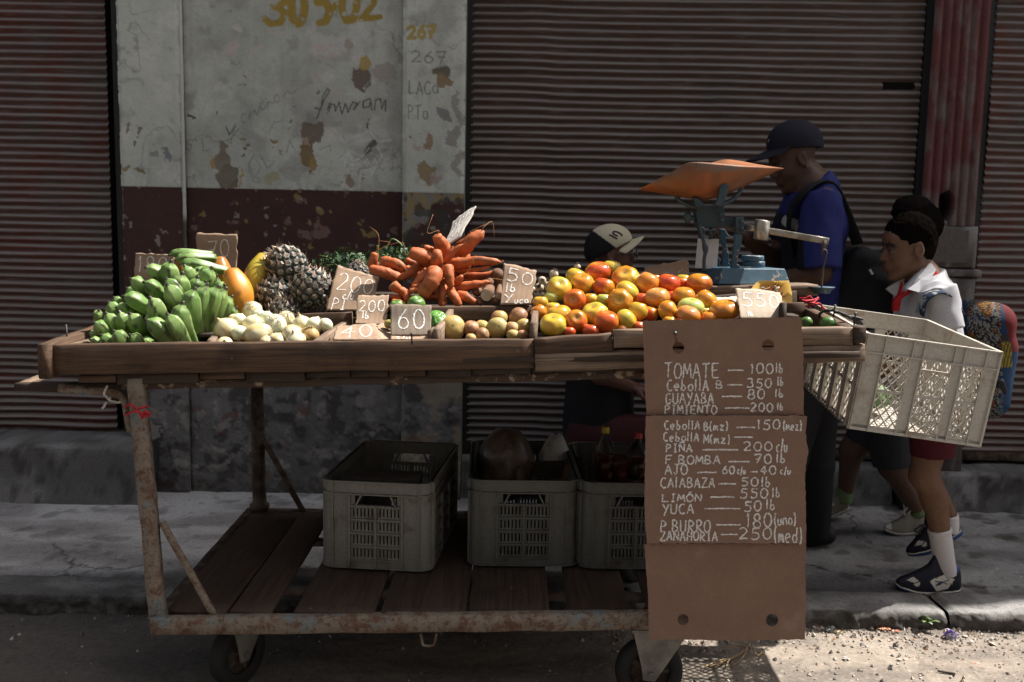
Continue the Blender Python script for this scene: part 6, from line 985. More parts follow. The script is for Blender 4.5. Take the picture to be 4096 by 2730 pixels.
# ------------------------------------------------------------------ weighing scale
SCB = m_two('chipped blue paint', (.035, .075, .11), (.06, .11, .145), 10, .4, .65, .5, (60, .4, .002)); _q = NT('blue paint with bare chips'); _t = _q.ramp(_q.noise(30, 6, None, .7), .60, .65); SCB2 = _q.done(_q.mix(_t, _q.mix(_q.ramp(_q.noise(9, 5), .4, .6), (.022, .066, .105), (.042, .10, .145)), (.33, .27, .22)), .5)
_q.bump(_q.noise(60, 5), .4, .0015); SCD = m_two('dark blue casting', (.022, .045, .062), (.035, .07, .09), 14, rough=.5, bumps=(50, .5, .002)); NICK = m_two('worn nickel bar', (.45, .42, .36), (.30, .27, .22), 25, rough=.38, metal=.75)
_q = NT('copper scoop'); _a = _q.mix(_q.ramp(_q.noise(7, 7, None, .65, .5), .38, .6), (.30, .10, .027), (.18, .075, .034)); _a = _q.mix(_q.ramp(_q.noise(1.0, 7, _q.scale(_q.obj, (6, 6, 16)), .7), .5, .68, 0, .85), _a, (.15, .115, .09)); _q.bump(_q.noise(30, 5), .25, .002); COPPER = _q.done(_a, .5, .25, 0, .5)
scl = empty('weighing_scale', atY(*RS(1330, 1340), 3.1), 'old blue cast iron weighing scale with a copper scoop pan on a board', 'scale')
a_ = radians(16); u = A(cos(a_), sin(a_), 0); v = A(-sin(a_), cos(a_), 0); p0 = atY(*RS(945, 1362), 3.04)
def solid(name, bot, top, m, bev=.0, parent=scl):
    k = len(bot); V = list(bot) + list(top); F = [list(range(k - 1, -1, -1)), list(range(k, 2 * k))] + [[i, (i + 1) % k, k + (i + 1) % k, k + i] for i in range(k)]; o = mk(name, V, F, m, parent, None, False); md = o.modifiers.new('bevel', 'BEVEL'); md.width = .003; md.segments = 2; return o
Lb, Wb, Hb = .268, .15, .052; i_ = .02
bot = [p0, p0 + u * Lb, p0 + u * Lb + v * Wb, p0 + v * Wb]; top = [p0 + u * i_ + v * .016 + A(0, 0, Hb), p0 + u * (Lb - .016) + v * .016 + A(0, 0, Hb), p0 + u * (Lb - .016) + v * (Wb - .01) + A(0, 0, Hb), p0 + u * i_ + v * (Wb - .01) + A(0, 0, Hb)]
solid('scale_base', bot, top, SCB2)
def ext(name, f, pts, Y, th, m, parent=scl):
    P = np.array([atY(*f(*q), Y) for q in pts]); k = len(P); V = np.vstack([P, P + A(0, th, 0)]); n = nrm(np.cross(P[1] - P[0], P[2] - P[0])); F = [list(range(k)), list(range(2 * k - 1, k - 1, -1))] + [[i, k + i, k + (i + 1) % k, (i + 1) % k] for i in range(k)]; o = mk(name, V, F, m, parent, None, False); md = o.modifiers.new('bevel', 'BEVEL'); md.width = .0025; md.segments = 2; return o
ext('front_leg', RS, [(1112, 850), (1190, 845), (1180, 940), (1140, 1090), (1138, 1160), (1162, 1168), (1160, 1205), (1078, 1200), (1072, 1165), (1085, 1150), (1092, 1050), (1112, 930)], 3.085, .022, SCB2); ext('bracket', RS, [(1118, 682), (1205, 680), (1212, 850), (1125, 850)], 3.08, .03, SCD)
ext('rear_leg', RS, [(960, 800), (1010, 800), (1025, 830), (1070, 885), (1020, 880), (1030, 960), (1052, 1060), (1050, 1140), (1068, 1160), (1060, 1180), (985, 1178), (985, 1100), (1000, 1000), (965, 900)], 3.15, .024, SCB2); ext('head_block', RS, [(722, 565), (1003, 565), (1006, 640), (1020, 700), (1012, 770), (905, 785), (740, 775), (722, 680)], 3.11, .06, SCD); ext('cross_arm', RS, [(1005, 680), (1125, 695), (1125, 750), (1060, 775), (1005, 770)], 3.12, .03, SCD)
ext('column', RS, [(740, 780), (800, 780), (812, 900), (960, 1100), (962, 1205), (770, 1230), (720, 1210), (800, 1100)], 3.2, .03, SCD); ext('pan_prong', RS, [(960, 370), (985, 345), (1030, 345), (1052, 370), (1030, 460), (1000, 545), (960, 562), (895, 562), (935, 510)], 3.045, .02, SCD)
ext('pan_prong', RS, [(690, 480), (750, 500), (800, 550), (790, 575), (720, 578), (700, 530)], 3.06, .02, SCD)
for P, r in (([(515, 405), (520, 470), (560, 520), (640, 560), (740, 585)], .0055), ([(1185, 378), (1150, 440), (1090, 500), (1000, 545), (930, 570)], .0055), ([(540, 430), (640, 465), (760, 500)], .005)): V, F = tube(spline([atY(*RS(*q), 3.10) for q in P], 20), r, 8, ry=r * 1.3); mk('pan_support', V, F, SCD, scl)
V, F = tube([atY(*RS(720, 695), 3.12), atY(*RS(640, 690), 3.12)], .006, 8); mk('knob_stem', V, F, SCD, scl); V, F, *_ = ball(atY(*RS(635, 685), 3.12), .0135, 1.5, (0, 0, 1), 0, 0, 0, 0, 14, 10, 0, None, 0, 0); mk('knob', V, F, SCD, scl)
for q in ((975, 715), (962, 655), (1178, 730), (1178, 798)): c = atY(*RS(*q), 3.10 if q[0] < 1000 else 3.078); V, F = tube([c, c + A(0, -.008, 0)], .0065, 10); mk('rivet', V, F, SCD, scl)
p, q = atY(*R4(918, 796), 3.10), atY(*R4(1507, 900), 3.02); V, F, G = plank(p, q, .006, .0205, jit=.0003, ch=.0008); mk('beam', V, F, NICK, scl, None, True, G)
V, F = tube([atY(*R4(1046, 752), 3.083), atY(*R4(1045, 757), 3.083), atY(*R4(1034, 882), 3.083), atY(*R4(1033, 888), 3.083)], [.0225, .0245, .0245, .023], 24); mk('counterweight', V, F, NICK, scl)
V, F, G = plank(atY(*R4(1483, 893), 3.01), atY(*R4(1470, 970), 3.01), .004, .016, up=(1, 0, 0), jit=.0003); mk('hook_link', V, F, STEEL_DK, scl); V, F = tube(spline([atY(*R4(*z), 3.005) for z in ((1462, 998), (1458, 975), (1472, 958), (1490, 968), (1488, 1000), (1472, 1060), (1462, 1140), (1456, 1240))], 30), .0032, 8); mk('hook_rod', V, F, STEEL_DK, scl)
c = atY(*R4(1458, 1262), 3.005); V, F = lathe([(0, 0), (.024, .0), (.031, .012), (.040, .019), (.040, .0215), (.028, .017), (0, .016)], 28); mk('weight_dish', V + c, F, SCB, scl)
for q, r in (((1302, 1183), .0365), ((1290, 1126), .0372)): c = atY(*RS(*q), 3.16); V, F = lathe([(0, 0), (r * .97, 0), (r, .003), (r, .015), (r * .96, .019), (r * .7, .018), (r * .68, .015), (0, .015)], 28); tag(mk('brass_weight', V + c, F, SCB2), ('lower' if q[1] > 1150 else 'upper') + ' round blue iron weight stacked on the scale base', 'weight')
nr = spline([(140, 402, 0), (300, 318, 0), (480, 220, 0), (610, 142, 0), (720, 124, 0), (900, 135, 0), (1150, 157, 0), (1400, 172, 0), (1603, 187, 0)], 44); fr_ = spline([(140, 402, 0), (330, 330, 0), (560, 238, 0), (760, 160, 0), (900, 124, 0), (1010, 98, 0), (1160, 112, 0), (1350, 148, 0), (1603, 187, 0)], 44); bt = spline([(140, 402, 0), (330, 432, 0), (500, 462, 0), (690, 494, 0), (820, 503, 0), (1000, 455, 0), (1200, 368, 0), (1400, 275, 0), (1603, 187, 0)], 44)
V = []; nS = 15
for i in range(44):
    k = sin(pi * i / 43) ** .7; n_, b_, f_ = atY(*RS(*nr[i, :2]), 3.12 - .10 * k), atY(*RS(*bt[i, :2]), 3.12 - .02 * k), atY(*RS(*fr_[i, :2]), 3.12 + .13 * k)
    ctl = 2 * b_ - .5 * (n_ + f_)
    for t in np.linspace(0, 1, nS): V.append((1 - t) ** 2 * n_ + 2 * t * (1 - t) * ctl + t * t * f_)
g = mk('scoop_pan', np.array(V), grid_faces(44, nS), COPPER, scl); md = g.modifiers.new('thick', 'SOLIDIFY'); md.thickness = .0016
for i in (0,):
    V, F = tube(spline([atY(*RS(*q), 3.12 - .10 + d_) for q, d_ in (((722, 128), -.004), ((740, 230), .012), ((770, 360), .035), ((805, 490), .066))], 24), .0009, 6); mk('pan_seam', V, F, STEEL_DK, scl)
for q, d_ in (((597, 214), .022), ((666, 187), .012), ((678, 288), .026), ((731, 387), .045)): c = atY(*RS(*q), 3.02 + d_); V, F = tube([c + A(0, .008, 0), c + A(0, -.0035, 0), c + A(0, -.005, 0)], [.006, .006, .004], 12); mk('pan_rivet', V, F, STEEL_DK, scl)
P = np.array([atY(*RS(*q), 3.15 if q[1] < 1000 else 3.13) for q in ((737, 897), (952, 902), (930, 1205), (708, 1196))]); V = np.vstack([P, P + A(0, .002, 0)]); tag(mk('white_card', V, [[0, 3, 2, 1], [4, 5, 6, 7], [0, 1, 5, 4], [1, 2, 6, 5], [2, 3, 7, 6], [3, 0, 4, 7]], pl('white card', (.62, .61, .59), .6, amp=.08), None, None, False), 'blank white card hanging on the blue scale', 'card')
V, F = tube(spline([atY(*RS(*q), 3.09) for q in ((755, 760), (770, 830), (795, 930), (815, 1020), (800, 1110), (800, 1240))], 20), [.006] * 9 + [.008, .010, .010, .008] + [.006] * 7, 8); mk('sway_rod', V, F, SCD, scl); V, F = tube([atY(*RS(865, 790), 3.13), atY(*RS(866, 905), 3.13)], .007, 8); mk('sway_rod', V, F, SCD, scl); V, F = tube([atY(*RS(780, 822), 3.1), atY(*RS(930, 806), 3.1)], .003, 6); mk('sway_rod', V, F, SCB, scl)

# ------------------------------------------------------------------ people
from mathutils.bvhtree import BVHTree
SKIN = m_attr('skin', .58, .2, 45, (160, .25, .001), 0, .3, .1); CLOTH = m_attr('cloth', .85, .14, 160, (300, .25, .001), spec=.2); HAIR = m_attr('short dark hair', .95, .4, 200, (260, 1.0, .004), spec=0.0); RUBW = m_attr('shoe leather', .6, .15, 90, (150, .15, .001), spec=.2)
def S_(x, y, Y): return atY(x, y, Y)
def head(o, s, fwd, skin, lip, left=None, beard=None, young=False):
    X = nrm(fwd); Z0 = A(0, 0, 1); Y = nrm(np.cross(Z0, X)) if left is None else nrm(left); Z = np.cross(X, Y); M = np.stack([X, Y, Z], 1); dk = tuple(np.array(skin) * .55)
    p = [ell((-.012, 0, .038), (.092, .076, .084), .02, skin), ell((.028, 0, -.025), (.062, .06, .085), .025, skin), cone((-.022, .046, -.048), (.058, .018, -.094), .024, .019, .02, skin), cone((-.022, -.046, -.048), (.058, -.018, -.094), .024, .019, .02, skin), ell((.070, 0, -.098), (.018, .022, .017), .015, skin),
         ell((.048, .034, -.028), (.03, .026, .03), .02, skin), ell((.048, -.034, -.028), (.03, .026, .03), .02, skin), cone((.074, .036, .024), (.088, .008, .022), .010, .010, .012, skin), cone((.074, -.036, .024), (.088, -.008, .022), .010, .010, .012, skin), ell((.070, 0, .05), (.022, .045, .03), .02, skin),
         ell((.096, .031, .004), (.016, .017, .011), .010, skin, '-'), ell((.096, -.031, .004), (.016, .017, .011), .010, skin, '-'), cone((.086, 0, .012), (.106, 0, -.026), .0075, .0115, .010, skin), ell((.096, .0125, -.030), (.011, .0075, .008), .006, skin), ell((.096, -.0125, -.030), (.011, .0075, .008), .006, skin),
         ell((.083, 0, -.058), (.014, .03, .018), .012, skin), ell((.092, 0, -.057), (.010, .022, .0062), .004, lip), ell((.090, 0, -.069), (.010, .020, .0072), .004, lip), cone((.103, -.02, -.063), (.103, .02, -.063), .0025, .0025, .003, lip, op='-')]
    for sg in (1, -1):
        p += [ell((.077, sg * .031, .003), (.0115, .012, .0085), .003, (.11, .09, .08)), ell((.0885, sg * .032, .002), (.0035, .0055, .0055), .001, (.015, .01, .008)), cone((.078, sg * .048, .008), (.088, sg * .018, .012), .0042, .0042, .004, dk), cone((.076, sg * .050, .022), (.090, sg * .014, .028), .0035, .0045, .003, (.02, .014, .012)),
              ell((-.014, sg * .078, -.002), (.021, .009, .033), .006, skin), ell((-.010, sg * .086, -.000), (.012, .006, .021), .004, dk, '-'), ell((-.012, sg * .079, -.026), (.010, .007, .010), .006, skin)]
    if beard: p += [ell((.060, 0, -.098), (.022, .03, .02), .01, beard)]
    if young:
        p = [q for i, q in enumerate(p) if i not in (7, 8)]
        for q in p[2:5]: q.update({k: q[k] * .86 for k in ('ra', 'rb', 'r') if k in q})
        for q in p[10:13]: q.update({k: q[k] * .82 for k in ('ra', 'rb', 'r') if k in q})
    for q in p:
        for k_ in ('a', 'b', 'c'):
            if k_ in q: q[k_] = q[k_] * A(.9, 1, 1)
        if q['t'] == 'e': q['r'] = q['r'] * A(.93, 1, 1)
    return xform(p, M, np.asarray(o, float), s), M
def hand(w, d, palm_n, skin, s=1.0, curl=.5, thumb=1):
    """wrist w, pointing d, palm facing palm_n: palm, four bent fingers, thumb from its side"""
    X = nrm(d); N = nrm(np.asarray(palm_n, float) - X * (np.asarray(palm_n, float) @ X)); Y = np.cross(N, X); M = np.stack([X, Y, N], 1); p = [cone((0, 0, 0), (.045, .004, 0), .024, .026, .01, skin, sq=((0, 0, 1), .55)), cone((.045, 0, 0), (.082, 0, 0), .028, .034, .012, skin, sq=((0, 0, 1), .42))]
    for i, L in enumerate((.066, .075, .070, .054)):
        y = (-.027 + i * .018) * thumb; a = A(.088, y, 0); c = curl; b_ = a + A(cos(c * .5), y * .8, sin(c * .5)) * L * .45; e = b_ + A(cos(c * 1.4), 0, sin(c * 1.4)) * L * .32; g = e + A(cos(c * 2.2), 0, sin(c * 2.2)) * L * .25
        p += [cone(a, b_, .0098, .0088, .003, skin), cone(b_, e, .0088, .0080, .002, skin), cone(e, g, .0080, .0068, .002, skin)]
    a = A(.03, -.026 * thumb, .006); b_ = a + A(.028, -.028 * thumb, .012); p += [cone(a, b_, .014, .0105, .006, skin), cone(b_, b_ + A(.030, -.008 * thumb, .012), .0105, .008, .002, skin)]
    return xform(p, M, np.asarray(w, float), s)
def fold(seed, amp=.004, f=(9, 9, 5)): return lambda P: (fbm(P * np.array(f) + seed, 3, 2) - .5) * amp * 2 + (np.abs(fbm(P * np.array(f) * 2.1 + seed * 2, 2, 4) - .5) - .12) * amp
def body(name, prims, h, m, parent, disp=None, col=None):
    V, F, c = smesh(prims, h, disp); return mk(name, V, F, m, parent, c if col is None else col(V, c))
def poly_th(name, f, pts, Y, th, m, parent, col=(1, 1, 1), sub=True):
    P = np.array([atY(*f(*q[:2]), Y + (q[2] if len(q) > 2 else 0)) for q in pts]); k = len(P); c0 = P.mean(0); V = np.vstack([P, P + A(0, th, 0), [c0 - A(0, .004, 0), c0 + A(0, th, 0)]]); F = [[i, (i + 1) % k, 2 * k] for i in range(k)] + [[k + (i + 1) % k, k + i, 2 * k + 1] for i in range(k)] + [[i, k + i, k + (i + 1) % k, (i + 1) % k] for i in range(k)]
    return mk(name, V, F, m, parent, np.tile(col, (len(V), 1)), False)
def paint_hits(name, o, f, lines, w, m, parent):
    """strokes laid onto an object's own surface where the photograph shows them"""
    me = o.data; mw = LOC[o.name] if o.name in LOC else A(0, 0, 0); bv = BVHTree.FromPolygons([tuple(np.array(v.co) + mw) for v in me.vertices], [tuple(p.vertices) for p in me.polygons]); b = MB(); om = Vector(CAM)
    for L in lines:
        L = np.array(L, float); d = np.r_[0, np.cumsum(np.linalg.norm(np.diff(L, axis=0), axis=1))]; n = max(4, int(d[-1] / 6)); t = np.linspace(0, d[-1], n); Q = np.stack([np.interp(t, d, L[:, 0]), np.interp(t, d, L[:, 1])], 1); T = nrm(np.gradient(Q, axis=0)); Nn = np.stack([-T[:, 1], T[:, 0]], 1); V = []; ok = True
        for s in (1, -1):
            for q in Q + Nn * w * .5 * s:
                r = Vector(ray(*f(*q))).normalized(); h = bv.ray_cast(om, r); 
                if h[0] is None: ok = False; break
                V.append(np.array(h[0]) - np.array(r) * .0015)
            if not ok: break
        if ok: b.add(V, [[i, i + 1, n + i + 1, n + i] for i in range(n - 1)])
    if b.n: return b.out(name, m, parent, False)
ST = [(316, 1100, 1130, .018), (326, 1055, 1168, .030), (385, 1008, 1215, .039), (480, 975, 1262, .043), (560, 945, 1298, .045), (650, 905, 1322, .046), (740, 860, 1334, .047), (830, 800, 1338, .046), (900, 700, 1338, .044), (940, 640, 1336, .041), (985, 690, 1334, .040), (1040, 780, 1330, .038), (1110, 800, 1326, .038), (1190, 808, 1320, .037), (1260, 820, 1314, .036), (1310, 845, 1304, .033), (1340, 920, 1290, .026), (1352, 1000, 1262, .014), (1354, 1060, 1235, .006)]
def shoe(parent, f, Yc, xf, paint, name='shoe', ws=1.0, n=150):
    """lofted shoe: stations of (x, top, bottom, half width) carried into the photo by xf"""
    S = np.array(ST, float); xs = np.linspace(0, 1, 150); P = np.stack([np.interp(xs, np.linspace(0, 1, len(S)), S[:, i]) for i in range(4)], 1); V = []; PX = []
    for x, tp, bt, hw in P:
        for j in range(n):
            a = 2 * pi * j / n; cy, cz = cos(a), sin(a); ex = .55 if cz < 0 else .9; zz = np.sign(cz) * abs(cz) ** ex; yy = np.sign(cy) * abs(cy) ** (.45 if cz < 0 else .8); mid = (bt - tp) * .42; y_px = bt - mid - (zz * mid if cz < 0 else zz * (bt - tp - mid)); flare = 1 + (.10 if y_px > bt - 70 else 0)
            q = xf(x, y_px); V.append(atY(*f(*q), Yc + yy * hw * ws * flare)); PX.append((x, y_px, bt, tp, yy))
    V = np.array(V); m = len(P); F = [[i * n + j, i * n + (j + 1) % n, (i + 1) * n + (j + 1) % n, (i + 1) * n + j] for i in range(m - 1) for j in range(n)] + [list(range(n - 1, -1, -1)), [(m - 1) * n + j for j in range(n)]]; return mk(name, V, F, RUBW, parent, paint(np.array(PX)))
def inpoly(P, poly):
    x, y = P[:, 0], P[:, 1]; r = np.zeros(len(P), bool); k = len(poly)
    for i in range(k):
        (x0, y0), (x1, y1) = poly[i], poly[(i + 1) % k]; c = ((y0 > y) != (y1 > y)) & (x < (x1 - x0) * (y - y0) / (y1 - y0 + 1e-9) + x0); r ^= c
    return r
NAVY, BLU, WHT = (.011, .011, .021), (.035, .07, .22), (.52, .50, .45)
def trainer_paint(P):
    c = np.tile(NAVY, (len(P), 1)); top = P[:, 2] - 70 + np.clip((520 - P[:, 0]) / 4, 0, 20)
    c[inpoly(P, [(860, 1078), (1100, 975), (1250, 1055), (1140, 1200), (965, 1240)])] = WHT; c[inpoly(P, [(500, 1065), (600, 1010), (690, 1075), (620, 1110)])] = (.42, .41, .4); c[inpoly(P, [(600, 1130), (700, 1095), (705, 1135), (650, 1165)])] = WHT; c[inpoly(P, [(1160, 800), (1260, 810), (1320, 860), (1310, 940), (1190, 930)])] = BLU; c[inpoly(P, [(1060, 850), (1130, 850), (1135, 915), (1065, 915)])] = (.03, .05, .12)
    s = P[:, 1] > top; c[s] = BLU; k = s & (P[:, 0] > 780) & (P[:, 0] < 1135); c[k] = WHT; c[np.abs(P[:, 1] - top) < 12] = WHT; c[P[:, 1] > P[:, 2] - 6] = (.02, .02, .03); return c
def canvas_paint(P):
    c = np.tile((.19, .175, .145), (len(P), 1)); c[(P[:, 0] < 520) & (P[:, 1] < P[:, 2] - 60)] = (.5, .49, .47); s = P[:, 1] > P[:, 2] - 95; c[s] = (.46, .44, .41); c[np.abs(P[:, 1] - P[:, 2] + 95) < 12] = (.08, .075, .07); c[P[:, 1] > P[:, 2] - 8] = (.06, .055, .05); return c
def simil(p0, p1, q0, q1, sy=1.0):
    z = complex(*(np.array(q1) - q0)) / complex(*(np.array(p1) - p0))
    def f(x, y): r = z * complex(x - p0[0], (y - p0[1]) * 1.0); return (q0[0] + r.real, q0[1] + r.imag)
    return f
# ---- schoolboy in front
BS = (.125, .064, .038); boy = empty('person', atY(*RSH(900, 1330), 3.398), 'schoolboy in white shirt and red neckerchief walking left behind the tilted crate', 'person')
Yb = 3.428; hp, Mb = head(atY(*R9(383, 478), Yb), .96, (-1, -.04, -.10), BS, (.12, .05, .04), young=True); N9 = lambda x, y, dy=0: atY(*R9(x, y), Yb + dy)
nb = N9(545, 745); ch = N9(560, 950); wa = S_(3722, 1480, Yb); pe = S_(3738, 1650, Yb); hipN, knN, caN, anN = S_(3730, 1690, 3.363), S_(3697, 1905, 3.368), S_(3738, 1995, 3.368), S_(3768, 2170, 3.368); hipF, knF, anF = S_(3740, 1690, 3.498), S_(3700, 1890, 3.528), S_(3800, 2080, 3.528)
shN, elN, wrN = N9(655, 900, -.135), N9(735, 1230, -.16), S_(3640, 1440, 3.238); shF, elF, wrF = N9(600, 900, .135), N9(560, 1240, .17), S_(3560, 1440, 3.5)
pr = hp + [cone(N9(470, 560), nb, .046, .052, .02, BS), cone(nb, ch, .06, .088, .03, BS, sq=((0, 1, 0), 1.25)), cone(ch, pe, .088, .092, .03, BS, sq=((0, 1, 0), 1.2)), cone(nb + A(0, -.03, -.02), shN, .04, .043, .03, BS), cone(nb + A(0, .03, -.02), shF, .04, .043, .03, BS), cone(shN, elN, .038, .031, .015, BS), cone(elN, wrN, .031, .022, .012, BS), cone(shF, elF, .038, .031, .015, BS), cone(elF, wrF, .031, .022, .012, BS)] + hand(wrN, (-1, .1, -.5), (.3, 1, .1), BS, .8, .6, -1) + hand(wrF, (-1, 0, -.4), (.2, -1, 0), BS, .8, .6, 1) + \
     [cone(hipN, knN, .074, .047, .02, BS), cone(knN, caN, .047, .047, .02, BS), cone(caN, anN, .047, .032, .02, BS), ell(knN + A(-.012, 0, .005), .04, .02, BS), cone(hipF, knF, .074, .047, .02, BS), cone(knF, anF, .049, .032, .02, BS)]
body('body', pr, .005, SKIN, boy)
ho = [ell((-.016, 0, .052), (.096, .080, .092), .01, (.005, .004, .0035)), ell((-.052, 0, .010), (.058, .066, .072), .02, (.009, .007, .006)), half((.068, 0, .062), (.90, 0, -.42)), half((.006, 0, .004), (.72, 0, -.69))]
body('hair', xform(ho, Mb, atY(*R9(383, 478), Yb), .96), .0035, HAIR, boy, lambda P: (fbm(P * 80, 3, 3) - .5) * .011)
SH = (.37, .37, .395); body('shirt', [cone(nb + A(.0, 0, .004), ch, .076, .106, .03, SH, sq=((0, 1, 0), 1.25)), cone(ch, pe + A(0, 0, .05), .106, .108, .03, SH, sq=((0, 1, 0), 1.2)), cone(nb + A(0, -.03, -.03), shN, .05, .056, .03, SH), cone(nb + A(0, .03, -.03), shF, .05, .056, .03, SH), cone(shN + A(-.004, 0, .03), elN + A(.0, .0, .02), .060, .058, .02, SH, True), cone(shF + A(0, 0, .02), elF, .058, .056, .02, SH, True), half(nb + A(.03, 0, .035), (-.5, 0, 1))], .005, CLOTH, boy, fold(3, .014))
SR = (.055, .006, .011); body('shorts', [cone(pe + A(0, 0, .07), pe, .105, .11, .02, SR, True, sq=((0, 1, 0), 1.2)), cone(hipN + A(.0, 0, .03), S_(3730, 1822, 3.363), .092, .075, .02, SR, True), cone(hipF + A(0, 0, .03), S_(3715, 1822, 3.518), .092, .07, .02, SR, True)], .005, CLOTH, boy, fold(5, .004))
body('sock', [cone(S_(3757, 2122, 3.368), S_(3787, 2300, 3.368), .0405, .037, .01, (.44, .42, .44), True), cone(S_(3758, 2116, 3.368), S_(3760, 2130, 3.368), .043, .043, .006, (.45, .43, .45), True)], .004, CLOTH, boy, fold(7, .003)); body('sock', [cone(S_(3795, 2060, 3.528), S_(3800, 2130, 3.528), .036, .034, .01, (.5, .49, .5), True)], .005, CLOTH, boy)
sh1 = shoe(boy, RSH, 3.373, lambda x, y: (x, y), trainer_paint); sh2 = shoe(boy, RSH, 3.538, simil((325, 1130), (1340, 1300), (512, 655), (1385, 345)), trainer_paint)
NVY = pl('navy shoe mark', (.02, .03, .08), .5); paint_hits('side_mark', sh1, RSH, [[(940, 1080), (985, 1085), (1040, 1092), (1090, 1110), (1140, 1130)], [(1165, 1062), (1110, 1080), (1075, 1090)], [(1065, 1090), (1030, 1100), (1000, 1110), (965, 1145)], [(1060, 1105), (1035, 1115), (1015, 1140)]], 14, NVY, sh1); paint_hits('side_mark', sh1, RSH, [[(955, 1150), (985, 1140), (1020, 1105)], [(1000, 1142), (1050, 1108)]], 22, NVY, sh1)
b = MB()
for P in ([(690, 300), (640, 310), (625, 280), (680, 240), (735, 200), (750, 240), (700, 300), (690, 355)], [(720, 240), (760, 190), (790, 230)]): b.add(*tube(spline([atY(*RSH(*q), 3.493) for q in P], 24), .004, 6))
b.out('lace', BLACK, sh2)
CW = (.42, .42, .44); RD = (.30, .012, .016)
poly_th('collar', R9, [(560, 598, .03), (605, 600, .02), (642, 655, 0), (585, 745, -.03), (500, 852, -.05), (395, 822, -.03), (355, 870, -.01), (380, 800, .0), (470, 700, .01)], 3.353, .02, CLOTH, boy, CW); poly_th('collar', R9, [(212, 822), (300, 755), (352, 732), (372, 785), (330, 850), (282, 882)], 3.428, .015, CLOTH, boy, CW)
ne = poly_th('neckerchief', R9, [(590, 742, -.02), (640, 662, 0), (690, 712, .0), (722, 748, 0), (650, 738, -.03)], 3.358, .015, CLOTH, boy, RD); poly_th('neckerchief', R9, [(448, 832), (400, 828), (345, 868), (352, 760), (318, 880), (285, 905), (272, 945), (270, 1015), (322, 1012), (328, 945), (340, 905), (400, 868)], 3.333, .018, CLOTH, boy, RD)
# ---- the boy's backpack
bp = empty('backpack', S_(3930, 1690, 3.468), "boy's colourful printed backpack with yellow piping behind the tilted crate", 'backpack'); tb = radians(4); Mk = np.array([[cos(tb), 0, sin(tb)], [0, 1, 0], [-sin(tb), 0, cos(tb)]])
def pack_paint(V, c):
    d = V - CAM; z = d @ _F; sx = 2048 + FPX * (d @ _R) / z; sy = 1365 - FPX * (d @ _U) / z; q = np.stack([(sx - 3600) / .4783, (sy - 1000) / .4783], 1); n = fbm(np.c_[q * .014, q[:, :1] * 0], 3, 5); zb = np.sin(n * 75 + q[:, 1] * .03) ; c = np.where((zb > .1)[:, None], (.26, .255, .24), (.015, .015, .018)); pt = fbm(np.c_[q * .009, q[:, :1] * 0 + 3], 2, 8)
    c = np.where(((pt > .58) & (zb > -.3))[:, None], (.30, .085, .015), c); c = np.where(((pt > .66) & (zb > .3))[:, None], (.36, .22, .025), c); c = np.where(((pt < .36) & (zb > .2))[:, None], (.12, .24, .25), c); c = np.where(((pt < .40) & (zb < -.6))[:, None], (.03, .05, .16), c)
    c = c * .5; e = (q[:, 1] - 400) * .09; c = np.where((q[:, 0] < 560 + e * .15)[:, None], (.012, .03, .07), c); c = np.where((q[:, 0] > 838 + e * .3)[:, None], (.009, .03, .075), c); c = np.where(((q[:, 1] < 850) & (q[:, 0] > 862 + (q[:, 1] - 500) * .2))[:, None], (.09, .008, .01), c)
    c = np.where(((q[:, 0] > 842) & (q[:, 1] > 740 + np.abs(q[:, 0] - 885) * 1.2) & (q[:, 1] < 985) & (q[:, 0] < 935))[:, None], np.where((np.sin(q[:, 1] * .6 + q[:, 0] * .25) > -.35)[:, None], (.20, .15, .018), (.015, .015, .015)), c); c = np.where(((q[:, 1] > 700) & (q[:, 1] < 800 + (q[:, 0] - 860) * .4) & (q[:, 0] > 845) & (q[:, 0] < 905) & (n > .5))[:, None], (.02, .02, .02), c); return c
cb = S_(3905, 1437, 3.468); V, F, c = smesh([rbox(cb, (.088, .14, .218), .075, .02, (1, 1, 1), Mk), rbox(cb + A(.052, 0, -.05), (.055, .115, .15), .05, .03, (1, 1, 1), Mk)], .005, fold(9, .004)); pk = mk('pack_body', V, F, CLOTH, bp, pack_paint(V, c))
PIP = pl('yellow piping', (.38, .36, .05), .5)
for L in ([(688, 412), (683, 500), (672, 600), (665, 740), (660, 800)], [(818, 440), (832, 540), (835, 640), (825, 760), (815, 860)]): paint_hits('piping', pk, RB, [L], 17, PIP, bp)
for L in ([(548, 392), (552, 480), (560, 600), (590, 720)], [(838, 440), (855, 540), (858, 660), (848, 800)]): paint_hits('edge_binding', pk, RB, [L], 12, pl('navy binding', (.012, .03, .07), .6) if 'navy binding' not in bpy.data.materials else bpy.data.materials['navy binding'], bp)
def strap(name, f, pts, w, th, m, parent, col): P = spline([atY(*f(*q[:2]), q[2]) for q in pts], 40); V, F = tube(P, w / 2, 14, None, (0, 1, 0), True, th / 2); n = fbm(V * 60, 3, 4); return mk(name, V, F, m, parent, mixc(col, (.35, .37, .36), sstep(.58, .62, n)) if col == (.018, .03, .06) else np.tile(col, (len(V), 1)))
